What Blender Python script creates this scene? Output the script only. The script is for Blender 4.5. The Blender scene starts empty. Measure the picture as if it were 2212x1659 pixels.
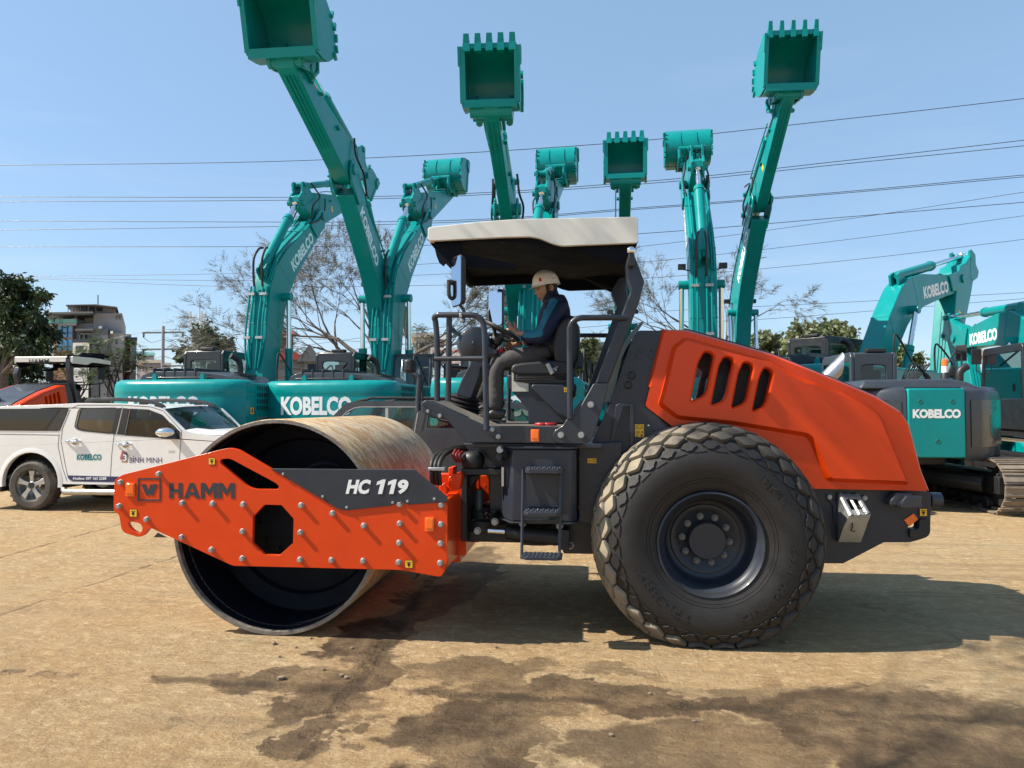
import bpy, bmesh, math, random
from math import sin, cos, pi, radians, hypot, atan2
from mathutils import Vector, Matrix, Euler
from mathutils.geometry import tessellate_polygon
V = Vector
C = bpy.context.scene
# ------------------------------------------------------------------ camera
CAMF, CAMYAW, CAMPITCH, CAMH = 1543.0, radians(6.15), radians(1.86), 1.587
cam_d = bpy.data.cameras.new('camera'); cam = bpy.data.objects.new('camera', cam_d)
C.collection.objects.link(cam); C.camera = cam
cam_d.sensor_width = 36.0; cam_d.lens = 36.0 * CAMF / 2212.0
cam_d.clip_start = .05; cam_d.clip_end = 5000
cam.location = (0, 0, CAMH)
cam.rotation_euler = (pi / 2 + CAMPITCH, 0, CAMYAW)
# ------------------------------------------------------------------ sun and sky
SUN_DIR = V((1.0, .21, -1.05)).normalized()          # direction the light travels
sun_el = math.asin(-SUN_DIR.z); sun_az = atan2(-SUN_DIR.x, -SUN_DIR.y)   # azimuth from +Y towards +X
w = bpy.data.worlds.new('World'); C.world = w; w.use_nodes = True
nt = w.node_tree; nt.nodes.clear()
out = nt.nodes.new('ShaderNodeOutputWorld'); bg = nt.nodes.new('ShaderNodeBackground')
sky = nt.nodes.new('ShaderNodeTexSky'); sky.sky_type = 'NISHITA'; sky.sun_disc = False
sky.sun_elevation = sun_el; sky.sun_rotation = sun_az
sky.altitude = 30; sky.air_density = 1.0; sky.dust_density = .7; sky.ozone_density = 2.2
bg.inputs['Strength'].default_value = .112
tc = nt.nodes.new('ShaderNodeTexCoord')
mp = nt.nodes.new('ShaderNodeMapping'); mp.inputs['Scale'].default_value = (1.1, 1.1, 4.5)
no = nt.nodes.new('ShaderNodeTexNoise'); no.inputs['Scale'].default_value = 2.1; no.inputs['Detail'].default_value = 7
no.inputs['Roughness'].default_value = .56; no.inputs['Distortion'].default_value = .6
rp = nt.nodes.new('ShaderNodeValToRGB'); rp.color_ramp.elements[0].position = .50; rp.color_ramp.elements[1].position = .80
rp.color_ramp.elements[0].color = (0, 0, 0, 1); rp.color_ramp.elements[1].color = (.28, .28, .28, 1)
sx = nt.nodes.new('ShaderNodeSeparateXYZ')
zr = nt.nodes.new('ShaderNodeMapRange'); zr.inputs['From Min'].default_value = .50; zr.inputs['From Max'].default_value = .08
ml = nt.nodes.new('ShaderNodeMath'); ml.operation = 'MULTIPLY'
mx = nt.nodes.new('ShaderNodeMix'); mx.data_type = 'RGBA'
mx.inputs['B'].default_value = (5.0, 5.3, 5.8, 1)
hs = nt.nodes.new('ShaderNodeHueSaturation'); hs.inputs['Saturation'].default_value = 1.15
L = nt.links.new
L(tc.outputs['Generated'], mp.inputs['Vector']); L(mp.outputs[0], no.inputs['Vector']); L(no.outputs['Fac'], rp.inputs[0])
L(tc.outputs['Generated'], sx.inputs[0]); L(sx.outputs['Z'], zr.inputs['Value'])
L(rp.outputs[0], ml.inputs[0]); L(zr.outputs[0], ml.inputs[1]); L(ml.outputs[0], mx.inputs['Factor'])
tint = nt.nodes.new('ShaderNodeMix'); tint.data_type = 'RGBA'; tint.blend_type = 'MULTIPLY'; tint.inputs['Factor'].default_value = 1; tint.inputs['B'].default_value = (1.0, .95, .99, 1)
L(sky.outputs[0], tint.inputs['A']); L(tint.outputs['Result'], hs.inputs['Color']); hz = nt.nodes.new('ShaderNodeMix'); hz.data_type = 'RGBA'; hz.inputs['Factor'].default_value = .50; hz.inputs['B'].default_value = (2.25, 3.45, 4.5, 1); L(hs.outputs[0], hz.inputs['A']); L(hz.outputs['Result'], mx.inputs['A']); L(mx.outputs['Result'], bg.inputs['Color']); L(bg.outputs[0], out.inputs[0])
sd = bpy.data.lights.new('sun', 'SUN'); sd.energy = 5.0; sd.angle = radians(.55); sd.color = (1.0, .93, .82)
so = bpy.data.objects.new('sun', sd); C.collection.objects.link(so)
so.rotation_euler = (-SUN_DIR).to_track_quat('Z', 'Y').to_euler()
so.location = (-8, -2, 12)
C.view_settings.view_transform = 'Standard'; C.view_settings.look = 'None'
C.view_settings.exposure = .80; C.view_settings.gamma = 1; C.render.engine = 'CYCLES'
try:
    C.cycles.max_bounces = 6; C.cycles.use_denoising = True
    C.cycles.transparent_max_bounces = 12
except Exception: pass

# ------------------------------------------------------------------ tracing helpers: picture pixel -> point on a plane Y = const
TILES = dict(A=(240, 1000, .45208), B=(1000, 900, .32553), C=(1040, 520, .36173), D=(1440, 780, .434), E=(1440, 1040, .37373),
             F=(0, 640, .39776), H=(560, 600, .2893), I=(560, 0, .36154), J=(1000, 60, .33755), K=(1480, 20, .53024),
             L=(1960, 600, .43398), M=(480, 420, .32546), P=(0, 0, 1 / .86137))
def ray(px, py):
    x = (px - 1106) / CAMF; y = -(py - 829.5) / CAMF
    f = cos(CAMPITCH) - y * sin(CAMPITCH)
    return V((x * cos(CAMYAW) - f * sin(CAMYAW), x * sin(CAMYAW) + f * cos(CAMYAW), sin(CAMPITCH) + y * cos(CAMPITCH)))
def dpx(t, x, y):
    a, b, k = TILES[t]; return (a + x * k) * .86137, (b + y * k) * .86137
def W(t, x, y, Y):                      # point of the vertical plane Y seen at this pixel
    r = ray(*dpx(t, x, y)); return V((r.x / r.y * Y, Y, CAMH + r.z / r.y * Y))
def XZ(t, pts, Y): return [(W(t, x, y, Y).x, W(t, x, y, Y).z) for x, y in pts]
def GR(px, py, z=0):
    r = ray(px, py); k = (z - CAMH) / r.z; return V((r.x * k, r.y * k, z))

# ------------------------------------------------------------------ materials
MATS = {}
def nodes_of(m):
    m.use_nodes = True; return m.node_tree.nodes, m.node_tree.links.new, m.node_tree.nodes['Principled BSDF']
def mat(name, col, rough=.5, metal=0, coat=0, var=.12, vscale=6, dirt=0, dcol=(.30, .24, .16), bump=0, bscale=60, spec=.5, rvar=.1, grain=None, trans=0, sheen=0):
    if name in MATS: return MATS[name]
    m = bpy.data.materials.new(name); N, Lk, P = nodes_of(m)
    P.inputs['Metallic'].default_value = metal
    P.inputs['Coat Weight'].default_value = coat; P.inputs['Coat Roughness'].default_value = .08
    P.inputs['Specular IOR Level'].default_value = spec
    if trans: P.inputs['Transmission Weight'].default_value = trans
    t = N.new('ShaderNodeTexCoord'); n = N.new('ShaderNodeTexNoise'); n.inputs['Scale'].default_value = vscale
    n.inputs['Detail'].default_value = 6; n.inputs['Roughness'].default_value = .62
    if grain:
        g = N.new('ShaderNodeMapping'); g.inputs['Scale'].default_value = grain; Lk(t.outputs['Object'], g.inputs[0]); Lk(g.outputs[0], n.inputs['Vector'])
    else: Lk(t.outputs['Object'], n.inputs['Vector'])
    mr = N.new('ShaderNodeMapRange'); mr.inputs['From Min'].default_value = .3; mr.inputs['From Max'].default_value = .7
    mr.inputs['To Min'].default_value = 1 - var; mr.inputs['To Max'].default_value = 1 + var
    Lk(n.outputs['Fac'], mr.inputs['Value'])
    c = N.new('ShaderNodeVectorMath'); c.operation = 'SCALE'; c.inputs[0].default_value = col[:3]; Lk(mr.outputs[0], c.inputs['Scale'])
    last = c.outputs[0]
    if dirt:
        n2 = N.new('ShaderNodeTexNoise'); n2.inputs['Scale'].default_value = vscale * .45; n2.inputs['Detail'].default_value = 9; n2.inputs['Roughness'].default_value = .7
        Lk(t.outputs['Object'], n2.inputs['Vector'])
        r2 = N.new('ShaderNodeMapRange'); r2.inputs['From Min'].default_value = .42; r2.inputs['From Max'].default_value = .75
        r2.inputs['To Min'].default_value = dirt * .25; r2.inputs['To Max'].default_value = dirt; Lk(n2.outputs['Fac'], r2.inputs['Value'])
        mm = N.new('ShaderNodeMix'); mm.data_type = 'RGBA'; Lk(r2.outputs[0], mm.inputs['Factor']); Lk(last, mm.inputs['A']); mm.inputs['B'].default_value = (*dcol, 1)
        last = mm.outputs['Result']
    Lk(last, P.inputs['Base Color'])
    rr = N.new('ShaderNodeMapRange'); rr.inputs['From Min'].default_value = .3; rr.inputs['From Max'].default_value = .7
    rr.inputs['To Min'].default_value = max(.02, rough - rvar); rr.inputs['To Max'].default_value = min(1, rough + rvar)
    Lk(n.outputs['Fac'], rr.inputs['Value']); Lk(rr.outputs[0], P.inputs['Roughness'])
    if bump:
        n3 = N.new('ShaderNodeTexNoise'); n3.inputs['Scale'].default_value = bscale; n3.inputs['Detail'].default_value = 4; Lk(t.outputs['Object'], n3.inputs['Vector'])
        b = N.new('ShaderNodeBump'); b.inputs['Strength'].default_value = bump; b.inputs['Distance'].default_value = .01
        Lk(n3.outputs['Fac'], b.inputs['Height']); Lk(b.outputs[0], P.inputs['Normal'])
    MATS[name] = m; return m
M_OR = mat('orange_paint', (.68, .052, .003), .36, coat=.12, spec=.3, var=.05, vscale=3, dirt=.012, rvar=.05)
M_DK = mat('slate_paint', (.020, .026, .038), .42, coat=.12, var=.12, vscale=5, dirt=.035, spec=.4)
M_BK = mat('black_plastic', (.012, .013, .015), .5, var=.15, dirt=.03)
M_RB = mat('rubber', (.013, .0115, .0105), .60, var=.25, vscale=9, dirt=.05, dcol=(.09, .07, .05), bump=.25, bscale=160)
M_ST = mat('steel', (.52, .52, .50), .38, metal=.9, var=.1, dirt=.1)
M_ZN = mat('galvanised', (.36, .37, .36), .45, metal=.55, var=.18, vscale=18)
M_CH = mat('chrome', (.75, .76, .78), .09, metal=1, var=.03)
M_MR = mat('mirror_silver', (.42, .50, .60), .03, metal=1, var=.0)
M_WH = mat('canopy_white', (.66, .65, .59), .42, var=.04, vscale=3, dirt=.05)
M_TL = mat('teal_paint', (.0, .228, .222), .34, coat=.12, var=.08, vscale=2, dirt=.006, spec=.22)
M_TD = mat('dark_hood_paint', (.034, .040, .050), .40, coat=.2, var=.08)
M_RF = mat('orange_reflector', (.95, .16, .01), .22, coat=.6, var=.04)
M_YL = mat('yellow_decal', (.85, .47, .02), .45, var=.04)
M_IK = mat('decal_black', (.012, .012, .012), .5, var=.02)
M_LW = mat('letter_white', (.80, .82, .80), .45, var=.03)
M_LB = mat('letter_slate', (.030, .034, .042), .45, var=.03)
M_LT = mat('letter_teal', (.0, .20, .21), .4, var=.03)
M_NV = mat('letter_navy', (.03, .03, .10), .4, var=.03)
M_RD = mat('red_paint', (.62, .02, .015), .4, var=.08)
M_CP = mat('car_white', (.82, .81, .78), .28, coat=.6, var=.03, vscale=2, dirt=.06, dcol=(.42, .36, .26))
M_CG = mat('car_grey', (.034, .043, .054), .3, coat=.5, var=.05, dirt=.06)
M_GL = mat('dark_glass', (.008, .010, .012), .04, var=.0, spec=.7, coat=.3, rvar=.0)
def glass(name, col, alpha):
    m = bpy.data.materials.new(name); N, Lk, P = nodes_of(m)
    tr = N.new('ShaderNodeBsdfTransparent'); tr.inputs[0].default_value = (*col, 1)
    gl = N.new('ShaderNodeBsdfGlossy'); gl.inputs['Roughness'].default_value = .02
    fr = N.new('ShaderNodeFresnel'); fr.inputs['IOR'].default_value = 1.5
    ad = N.new('ShaderNodeMath'); ad.operation = 'ADD'; ad.inputs[1].default_value = alpha
    mi = N.new('ShaderNodeMixShader'); Lk(fr.outputs[0], ad.inputs[0]); Lk(ad.outputs[0], mi.inputs[0])
    Lk(tr.outputs[0], mi.inputs[1]); Lk(gl.outputs[0], mi.inputs[2]); Lk(mi.outputs[0], N['Material Output'].inputs[0])
    MATS[name] = m; return m
M_GC = glass('clear_glass', (.62, .72, .70), .03)
M_GT = glass('tinted_glass', (.10, .12, .12), .05)

# ------------------------------------------------------------------ mesh helpers
ORG = V((0, 0, 0))
class MB:
    def __init__(s): s.v = []; s.f = []; s.mi = []; s.cur = 0
    def add(s, vs, fs, M=None):
        n = len(s.v)
        for p in vs:
            p = V(p); s.v.append(M @ p if M is not None else p)
        for f in fs: s.f.append([n + i for i in f]); s.mi.append(s.cur)
        return s
    def box(s, c, d, R=None, M=None):
        c = V(c); x, y, z = (k / 2 for k in d)
        vs = [V((a * x, b * y, e * z)) for a in (-1, 1) for b in (-1, 1) for e in (-1, 1)]
        if R is not None: vs = [R @ p for p in vs]
        return s.add([c + p for p in vs], [(0, 1, 3, 2), (4, 6, 7, 5), (0, 4, 5, 1), (2, 3, 7, 6), (0, 2, 6, 4), (1, 5, 7, 3)], M)
    def box2(s, a, b):
        return s.box([(a[i] + b[i]) / 2 for i in range(3)], [abs(a[i] - b[i]) for i in range(3)])
    def prism(s, p0, p1):                  # two matching 3D loops
        n = len(p0)
        fs = [list(range(n))[::-1], [n + i for i in range(n)]] + [(i, (i + 1) % n, n + (i + 1) % n, n + i) for i in range(n)]
        return s.add(list(p0) + list(p1), fs)
    def pry(s, poly, y0, y1, inset=0):     # xz outline extruded along y
        q = inset_poly(poly, inset) if inset else poly
        return s.prism([(x, y0, z) for x, z in q], [(x, y1, z) for x, z in poly])
    def holed(s, outer, holes, y0, y1):    # xz plate with holes
        loops = [[V((x, 0, z)) for x, z in l] for l in [outer] + list(holes)]
        flat2 = [[V((p.x, p.z, 0)) for p in l] for l in loops]
        tris = tessellate_polygon(flat2); pts = [p for l in loops for p in l]; n = len(pts)
        vs = [(p.x, y0, p.z) for p in pts] + [(p.x, y1, p.z) for p in pts]
        fs = [tuple(t) for t in tris] + [tuple(n + i for i in t[::-1]) for t in tris]
        k = 0
        for l in loops:
            m = len(l); fs += [(k + i, k + (i + 1) % m, n + k + (i + 1) % m, n + k + i) for i in range(m)]; k += m
        return s.add(vs, fs)
    def tube(s, pts, r, n=10, smooth=0, cap=True):
        pts = [V(p) for p in pts]
        rs = r if isinstance(r, (list, tuple)) else [r] * len(pts)
        if smooth: pts, rs = catmull(pts, rs, smooth)
        t0 = (pts[1] - pts[0]).normalized(); up = V((0, 0, 1)) if abs(t0.z) < .9 else V((1, 0, 0))
        a = t0.cross(up).normalized(); vs = []; m = len(pts)
        for i, p in enumerate(pts):
            t = (pts[min(i + 1, m - 1)] - pts[max(i - 1, 0)]).normalized()
            a = (a - t * a.dot(t)).normalized(); b = t.cross(a)
            vs += [p + (a * cos(2 * pi * k / n) + b * sin(2 * pi * k / n)) * rs[i] for k in range(n)]
        fs = [(i * n + k, i * n + (k + 1) % n, (i + 1) * n + (k + 1) % n, (i + 1) * n + k) for i in range(m - 1) for k in range(n)]
        if cap: fs += [list(range(n))[::-1], [(m - 1) * n + k for k in range(n)]]
        return s.add(vs, fs)
    def cyl(s, a, b, r, n=16, r2=None): return s.tube([a, b], [r, r if r2 is None else r2], n)
    def lathe(s, prof, c, ax=(0, 1, 0), n=48, caps=False):    # prof: (radius, distance along axis)
        ax = V(ax).normalized(); u = ax.orthogonal().normalized()
        if abs(ax.y) > .9: u = V((1, 0, 0))
        w_ = ax.cross(u); c = V(c); m = len(prof)
        vs = [c + ax * h + (u * cos(2 * pi * k / n) + w_ * sin(2 * pi * k / n)) * r for r, h in prof for k in range(n)]
        fs = [(i * n + k, i * n + (k + 1) % n, (i + 1) * n + (k + 1) % n, (i + 1) * n + k) for i in range(m - 1) for k in range(n)]
        if caps: fs += [list(range(n))[::-1], [(m - 1) * n + k for k in range(n)]]
        return s.add(vs, fs)
    def ball(s, c, r, n=12, sc=(1, 1, 1), R=None):
        vs = []; fs = []; h = n // 2; c = V(c)
        for i in range(h + 1):
            for k in range(n):
                a = pi * i / h; b = 2 * pi * k / n
                p = V((sin(a) * cos(b) * sc[0], sin(a) * sin(b) * sc[1], cos(a) * sc[2])) * r
                vs.append(c + (R @ p if R is not None else p))
        fs = [(i * n + k, (i + 1) * n + k, (i + 1) * n + (k + 1) % n, i * n + (k + 1) % n) for i in range(h) for k in range(n)]
        return s.add(vs, fs)
def catmull(pts, rs, k):
    P, R = [], []; n = len(pts)
    for i in range(n - 1):
        p0, p1, p2, p3 = pts[max(i - 1, 0)], pts[i], pts[i + 1], pts[min(i + 2, n - 1)]
        for j in range(k):
            t = j / k
            P.append(.5 * ((2 * p1) + (p2 - p0) * t + (2 * p0 - 5 * p1 + 4 * p2 - p3) * t * t + (3 * p1 - p0 - 3 * p2 + p3) * t ** 3))
            R.append(rs[i] + (rs[i + 1] - rs[i]) * t)
    return P + [pts[-1]], R + [rs[-1]]
def area2(p): return sum(p[i][0] * p[(i + 1) % len(p)][1] - p[(i + 1) % len(p)][0] * p[i][1] for i in range(len(p)))
def inset_poly(p, d):
    s = 1 if area2(p) > 0 else -1; n = len(p); o = []
    for i in range(n):
        a, b, c = V(p[i - 1]), V(p[i]), V(p[(i + 1) % n])
        e1 = (b - a).normalized(); e2 = (c - b).normalized()
        n1 = V((-e1.y, e1.x)) * s; n2 = V((-e2.y, e2.x)) * s; m = n1 + n2
        k = max(.35, m.dot(n1)); o.append(tuple(b + m * (d / k)))
    return o
def rnd(poly, r, k=3):                     # round the corners of a 2D outline
    n = len(poly); o = []
    for i in range(n):
        a, b, c = V(poly[i - 1]), V(poly[i]), V(poly[(i + 1) % n])
        e1 = a - b; e2 = c - b; rr = min(r, e1.length * .45, e2.length * .45)
        s_, t_ = b + e1.normalized() * rr, b + e2.normalized() * rr
        for j in range(k + 1):
            t = j / k; o.append(tuple(s_ * (1 - t) ** 2 + b * 2 * t * (1 - t) + t_ * t * t))
    return o
SPLIT = {'weld_strip', 'wheel_well', 'boom_pin', 'arm_pin', 'arm_bracket', 'bucket_ear', 'line_clamp', 'hydraulic_line', 'hydraulic_hose', 'platform_beam', 'rear_frame', 'tank_rim', 'rail_bracket', 'drum_disc', 'bucket_link', 'lifting_eye', 'handrail', 'terrace_rail', 'glass_panel', 'roof_truss', 'roof_post', 'window_bar', 'air_conditioner', 'post', 'filler_cap', 'headlight', 'interior', 'pedestal', 'step_lug', 'rear_crossbeam', 'hose_clamp'}
def islands(mb):
    par = list(range(len(mb.v)))
    def fnd(a):
        while par[a] != a: par[a] = par[par[a]]; a = par[a]
        return a
    for f in mb.f:
        r = fnd(f[0])
        for i in f[1:]: par[fnd(i)] = r
    g = {}
    for k, f in enumerate(mb.f): g.setdefault(fnd(f[0]), []).append(k)
    o = []
    for ks in g.values():
        n = MB(); mp = {}
        for k in ks:
            ff = []
            for i in mb.f[k]:
                if i not in mp: mp[i] = len(n.v); n.v.append(mb.v[i])
                ff.append(mp[i])
            n.f.append(ff); n.mi.append(mb.mi[k])
        o.append(n)
    return o
def obj(name, mb, m, parent=None, bevel=0, sharp=35, seg=2):
    if name in SPLIT:
        L_ = islands(mb)
        if 1 < len(L_) <= 12:
            for q in L_[1:]: obj1(name, q, m, parent, bevel, sharp, seg)
            mb = L_[0]
    return obj1(name, mb, m, parent, bevel, sharp, seg)
def obj1(name, mb, m, parent=None, bevel=0, sharp=35, seg=2):
    me = bpy.data.meshes.new(name)
    o3 = ORG if True else None
    me.from_pydata([tuple(p - o3) for p in mb.v], [], mb.f)
    for mm in (m if isinstance(m, (list, tuple)) else [m]): me.materials.append(mm)
    bm = bmesh.new(); bm.from_mesh(me)
    for i, f in enumerate(bm.faces): f.material_index = mb.mi[i]; f.smooth = True
    bmesh.ops.remove_doubles(bm, verts=bm.verts, dist=1e-5)
    bmesh.ops.recalc_face_normals(bm, faces=bm.faces)
    bm.to_mesh(me); bm.free()
    me.set_sharp_from_angle(angle=radians(sharp)); me.update()
    o = bpy.data.objects.new(name, me); C.collection.objects.link(o)
    if parent: o.parent = parent
    else: o.location = ORG
    if bevel:
        b = o.modifiers.new('bevel', 'BEVEL'); b.width = bevel; b.segments = seg; b.limit_method = 'ANGLE'; b.angle_limit = radians(30)
    return o
def tag(o, label=None, cat=None, group=None, kind=None):
    if label: o['label'] = label
    if cat: o['category'] = cat
    if group: o['group'] = group
    if kind: o['kind'] = kind
    return o
def thing(name, label, cat, loc=(0, 0, 0), group=None):
    global ORG
    o = bpy.data.objects.new(name, None); C.collection.objects.link(o); o.location = loc
    o.empty_display_size = .3; ORG = V(loc)
    return tag(o, label, cat, group)
def org(v=(0, 0, 0)):
    global ORG; ORG = V(v)
def text_mesh(s, bold=.0, shear=0, space=1.0, depth=.0):
    cu = bpy.data.curves.new('txt', 'FONT'); cu.body = s; cu.size = 1; cu.offset = bold; cu.shear = shear; cu.space_character = space
    cu.resolution_u = 3
    t = bpy.data.objects.new('txt', cu); C.collection.objects.link(t)
    dg = bpy.context.evaluated_depsgraph_get(); me = bpy.data.meshes.new_from_object(t.evaluated_get(dg))
    vs = [v.co.copy() for v in me.vertices]; fs = [list(p.vertices) for p in me.polygons]
    bpy.data.objects.remove(t); bpy.data.curves.remove(cu); bpy.data.meshes.remove(me)
    return vs, fs
def text(name, s, bl, right, up, m, parent, bold=.0, shear=0, space=1.0, lift=.003, surf=None):
    """letters fitted in the parallelogram bl, bl+right, bl+up"""
    vs, fs = text_mesh(s, bold, shear, space)
    x0, x1 = min(v.x for v in vs), max(v.x for v in vs); y0, y1 = min(v.y for v in vs), max(v.y for v in vs)
    bl, right, up = V(bl), V(right), V(up); n = right.cross(up).normalized()
    mb = MB(); vv = [bl + right * ((v.x - x0) / (x1 - x0)) + up * ((v.y - y0) / (y1 - y0)) + n * lift for v in vs]
    if surf: vv = [surf(p) for p in vv]
    mb.add(vv, fs); return obj(name, mb, m, parent)
def decal(name, c, w_, h, nrm, parent, sym=1):
    """yellow warning sticker with a black border and pictogram"""
    n = V(nrm).normalized(); up = V((0, 0, 1)); up = (up - n * up.dot(n)).normalized(); r = up.cross(n)
    c = V(c) + n * .003; mb = MB()
    def q(x0, y0, x1, y1, l=0, cur=0):
        mb.cur = cur; mb.add([c + r * (x * w_) + up * (y * h) + n * l for x, y in ((x0, y0), (x1, y0), (x1, y1), (x0, y1))], [(0, 1, 2, 3)])
    q(-.5, -.5, .5, .5, 0, 1); q(-.45, -.45, .45, .45, .0012, 0)
    def tri(cx, cy, s, l):
        mb.cur = 1; mb.add([c + r * ((cx + a * s) * w_) + up * ((cy + b * s) * h) + n * l for a, b in ((-.5, -.4), (.5, -.4), (0, .5))], [(0, 1, 2)])
        mb.cur = 0; mb.add([c + r * ((cx + a * s * .6) * w_) + up * ((cy - .02 + b * s * .6) * h) + n * (l + .001) for a, b in ((-.5, -.4), (.5, -.4), (0, .5))], [(0, 1, 2)])
    if sym == 1:
        q(-.3, .2, .3, .28, .002, 1); mb.cur = 1
        mb.add([c + r * (cos(k * .785) * .2 * w_) + up * ((sin(k * .785) * .2 - .03) * h) + n * .002 for k in range(8)], [list(range(8))])
        q(-.06, -.36, .06, -.2, .002, 1)
    elif sym == 2:
        for cx in (-.23, .23): tri(cx, .27, .34, .002); q(cx - .02, -.13, cx + .16, -.05, .002, 1); q(cx - .15, -.1, cx - .02, -.07, .002, 1)
        tri(-.23, -.33, .3, .002); q(.1, -.4, .38, -.34, .002, 1); q(.15, -.34, .3, -.26, .002, 1)
        q(-.45, -.19, .45, -.175, .002, 1); q(-.01, -.17, .01, .45, .002, 1)
    elif sym == 3:
        tri(-.25, 0, .62 * h / w_ if h < w_ else .6, .002); q(.05, -.15, .3, -.05, .002, 1); q(.33, -.3, .4, .3, .002, 1)
    elif sym == 4:
        q(-.38, -.05, .02, .05, .002, 1); q(.08, -.25, .4, .25, .002, 1); q(.12, -.16, .36, .16, .003, 0)
    return obj(name, mb, [M_YL, M_IK], parent)
def bolt_mb(mb, c, r=.018, h=.014, n=V((0, -1, 0))):
    c = V(c); mb.tube([c + n * .0005, c + n * .004], r * 1.25, 14); mb.tube([c + n * .004, c + n * h], r, 6)
TILES.update(Q=(1080, 1120, .217), R=(1120, 760, .19285), S=(1200, 640, .15672), T=(1980, 1200, .17179))
TILES.update(U=(0, 680, .22604), N=(640, 780, .30741), O=(1400, 640, .36166), X=(2200, 780, .31346), V=(0, 960, .28029))
# ================================================================== ROAD ROLLER
roller = thing('road_roller', 'large orange road roller with steel drum and white canopy, nearest machine, carrying the driver', 'road roller', (-.4, 5.88, 0))
YP = 4.72
def ph(o_): return o_
# ---- front frame side plates
plate = [(120, 440), (150, 420), (690, 283), (745, 272), (790, 282), (975, 390), (1345, 608), (1385, 614), (1655, 584), (1690, 574), (1951, 576), (1951, 908), (1940, 925), (1940, 950), (1915, 990), (1690, 950), (760, 927), (300, 714), (268, 758), (240, 769), (160, 745), (143, 725), (128, 640), (103, 628), (98, 595), (104, 455)]
slot = [(690, 337), (740, 329), (1003, 470), (1018, 488), (1010, 502), (880, 502), (838, 485), (690, 357)]
octo = [(935, 588), (1030, 590), (1098, 665), (1095, 800), (1020, 868), (935, 865), (868, 800), (872, 655)]
hook = [(172, 684), (215, 682), (252, 695), (262, 722), (245, 748), (222, 742), (190, 718)]
TIL = lambda l, Y=YP, t='A': XZ(t, l, Y)
P_out = rnd(TIL(plate), .02, 2); holes = [rnd(TIL(slot), .03, 3), TIL(octo), rnd(TIL(hook), .03, 2)]
mb = MB(); mb.holed(P_out, holes, YP, YP + .032); sp = obj('side_plate', mb, M_OR, roller, bevel=.004)
mb = MB(); mb.holed(P_out, holes, 7.02, 7.052); obj('side_plate', mb, M_OR, roller, bevel=.004)
for x, y in [(140, 463), (352, 417), (133, 595), (285, 669), (483, 578), (651, 582), (820, 586), (480, 767), (644, 837), (816, 736), (815, 885), (1141, 591), (1137, 741), (1135, 892), (1315, 635), (1309, 895), (1488, 704), (1484, 899), (1687, 585), (1687, 692), (1684, 799), (1681, 907), (1917, 590), (1915, 697), (1913, 803), (1911, 911)]:
    mb = MB(); c = W('A', x, y, YP); bolt_mb(mb, c, .0165, .024); obj('bolt', mb, M_ZN, sp, bevel=.002)
cov = [(975, 388), (1773, 395), (1952, 543), (1952, 572), (1735, 588), (1690, 568), (1645, 592), (1385, 620), (1335, 606)]
mb = MB(); mb.pry(TIL(cov, YP - .008), YP - .010, YP - .002); cvp = obj('cover_plate', mb, M_DK, sp, bevel=.002)
mb = MB(); a, b = W('A', 975, 388, YP), W('A', 1773, 395, YP)
mb.box2((a.x, YP - .008, a.z - .006), (b.x, YP + .04, a.z)); obj('cover_flange', mb, M_DK, cvp)
for x, y in [(1040, 418), (1260, 543), (1393, 603), (1648, 577), (1730, 570), (1879, 556)]:
    mb = MB(); c = W('A', x, y, YP - .01); mb.ball(c, .011, 8, (1, .8, 1)); obj('screw', mb, M_ZN, cvp)
def ltext(name, s, t, x0, y0, x1, y1, Y, m, par, skew=0, **k):
    a, b, c = W(t, x0, y1, Y), W(t, x1, y1, Y), W(t, x0 + skew, y0, Y); return text(name, s, a, b - a, c - a, m, par, **k)
for ch_, x_ in (('H', 408), ('A', 490), ('M', 583), ('M', 680)):
    mb = MB(); u_ = {'H': [(0, 0), (22, 0), (22, 34), (51, 34), (51, 0), (73, 0), (73, 86), (51, 86), (51, 52), (22, 52), (22, 86), (0, 86)],
        'A': [(0, 86), (32, 0), (56, 0), (88, 86), (65, 86), (59, 68), (29, 68), (23, 86)],
        'M': [(0, 86), (0, 0), (24, 0), (46, 38), (68, 0), (92, 0), (92, 86), (71, 86), (71, 34), (51, 68), (41, 68), (21, 34), (21, 86)]}[ch_]
    h_ = [[(32, 51), (44, 18), (56, 51)]] if ch_ == 'A' else []
    T_ = lambda l: XZ('A', [(x_ + a_, 466.5 + (x_ - 408 + a_) * .003 + b_) for a_, b_ in l], YP)
    mb.holed(T_(u_), [T_(k) for k in h_], YP - .0025, YP - .001); obj('lettering', mb, M_LB, sp)
ltext('lettering', 'HC', 'A', 1387, 448, 1512, 528, YP - .01, M_LW, cvp, skew=18, bold=.05)
ltext('lettering', '9', 'A', 1668, 448, 1728, 528, YP - .01, M_LW, cvp, skew=12, bold=.05)
for dx_ in (0, 62):
    mb = MB(); mb.pry(XZ('A', [(x + dx_, y) for x, y in ((1566, 528), (1580, 472), (1558, 480), (1562, 460), (1592, 448), (1609, 448), (1589, 528))], YP - .012), YP - .014, YP - .011); obj('lettering', mb, M_LW, cvp)
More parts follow.
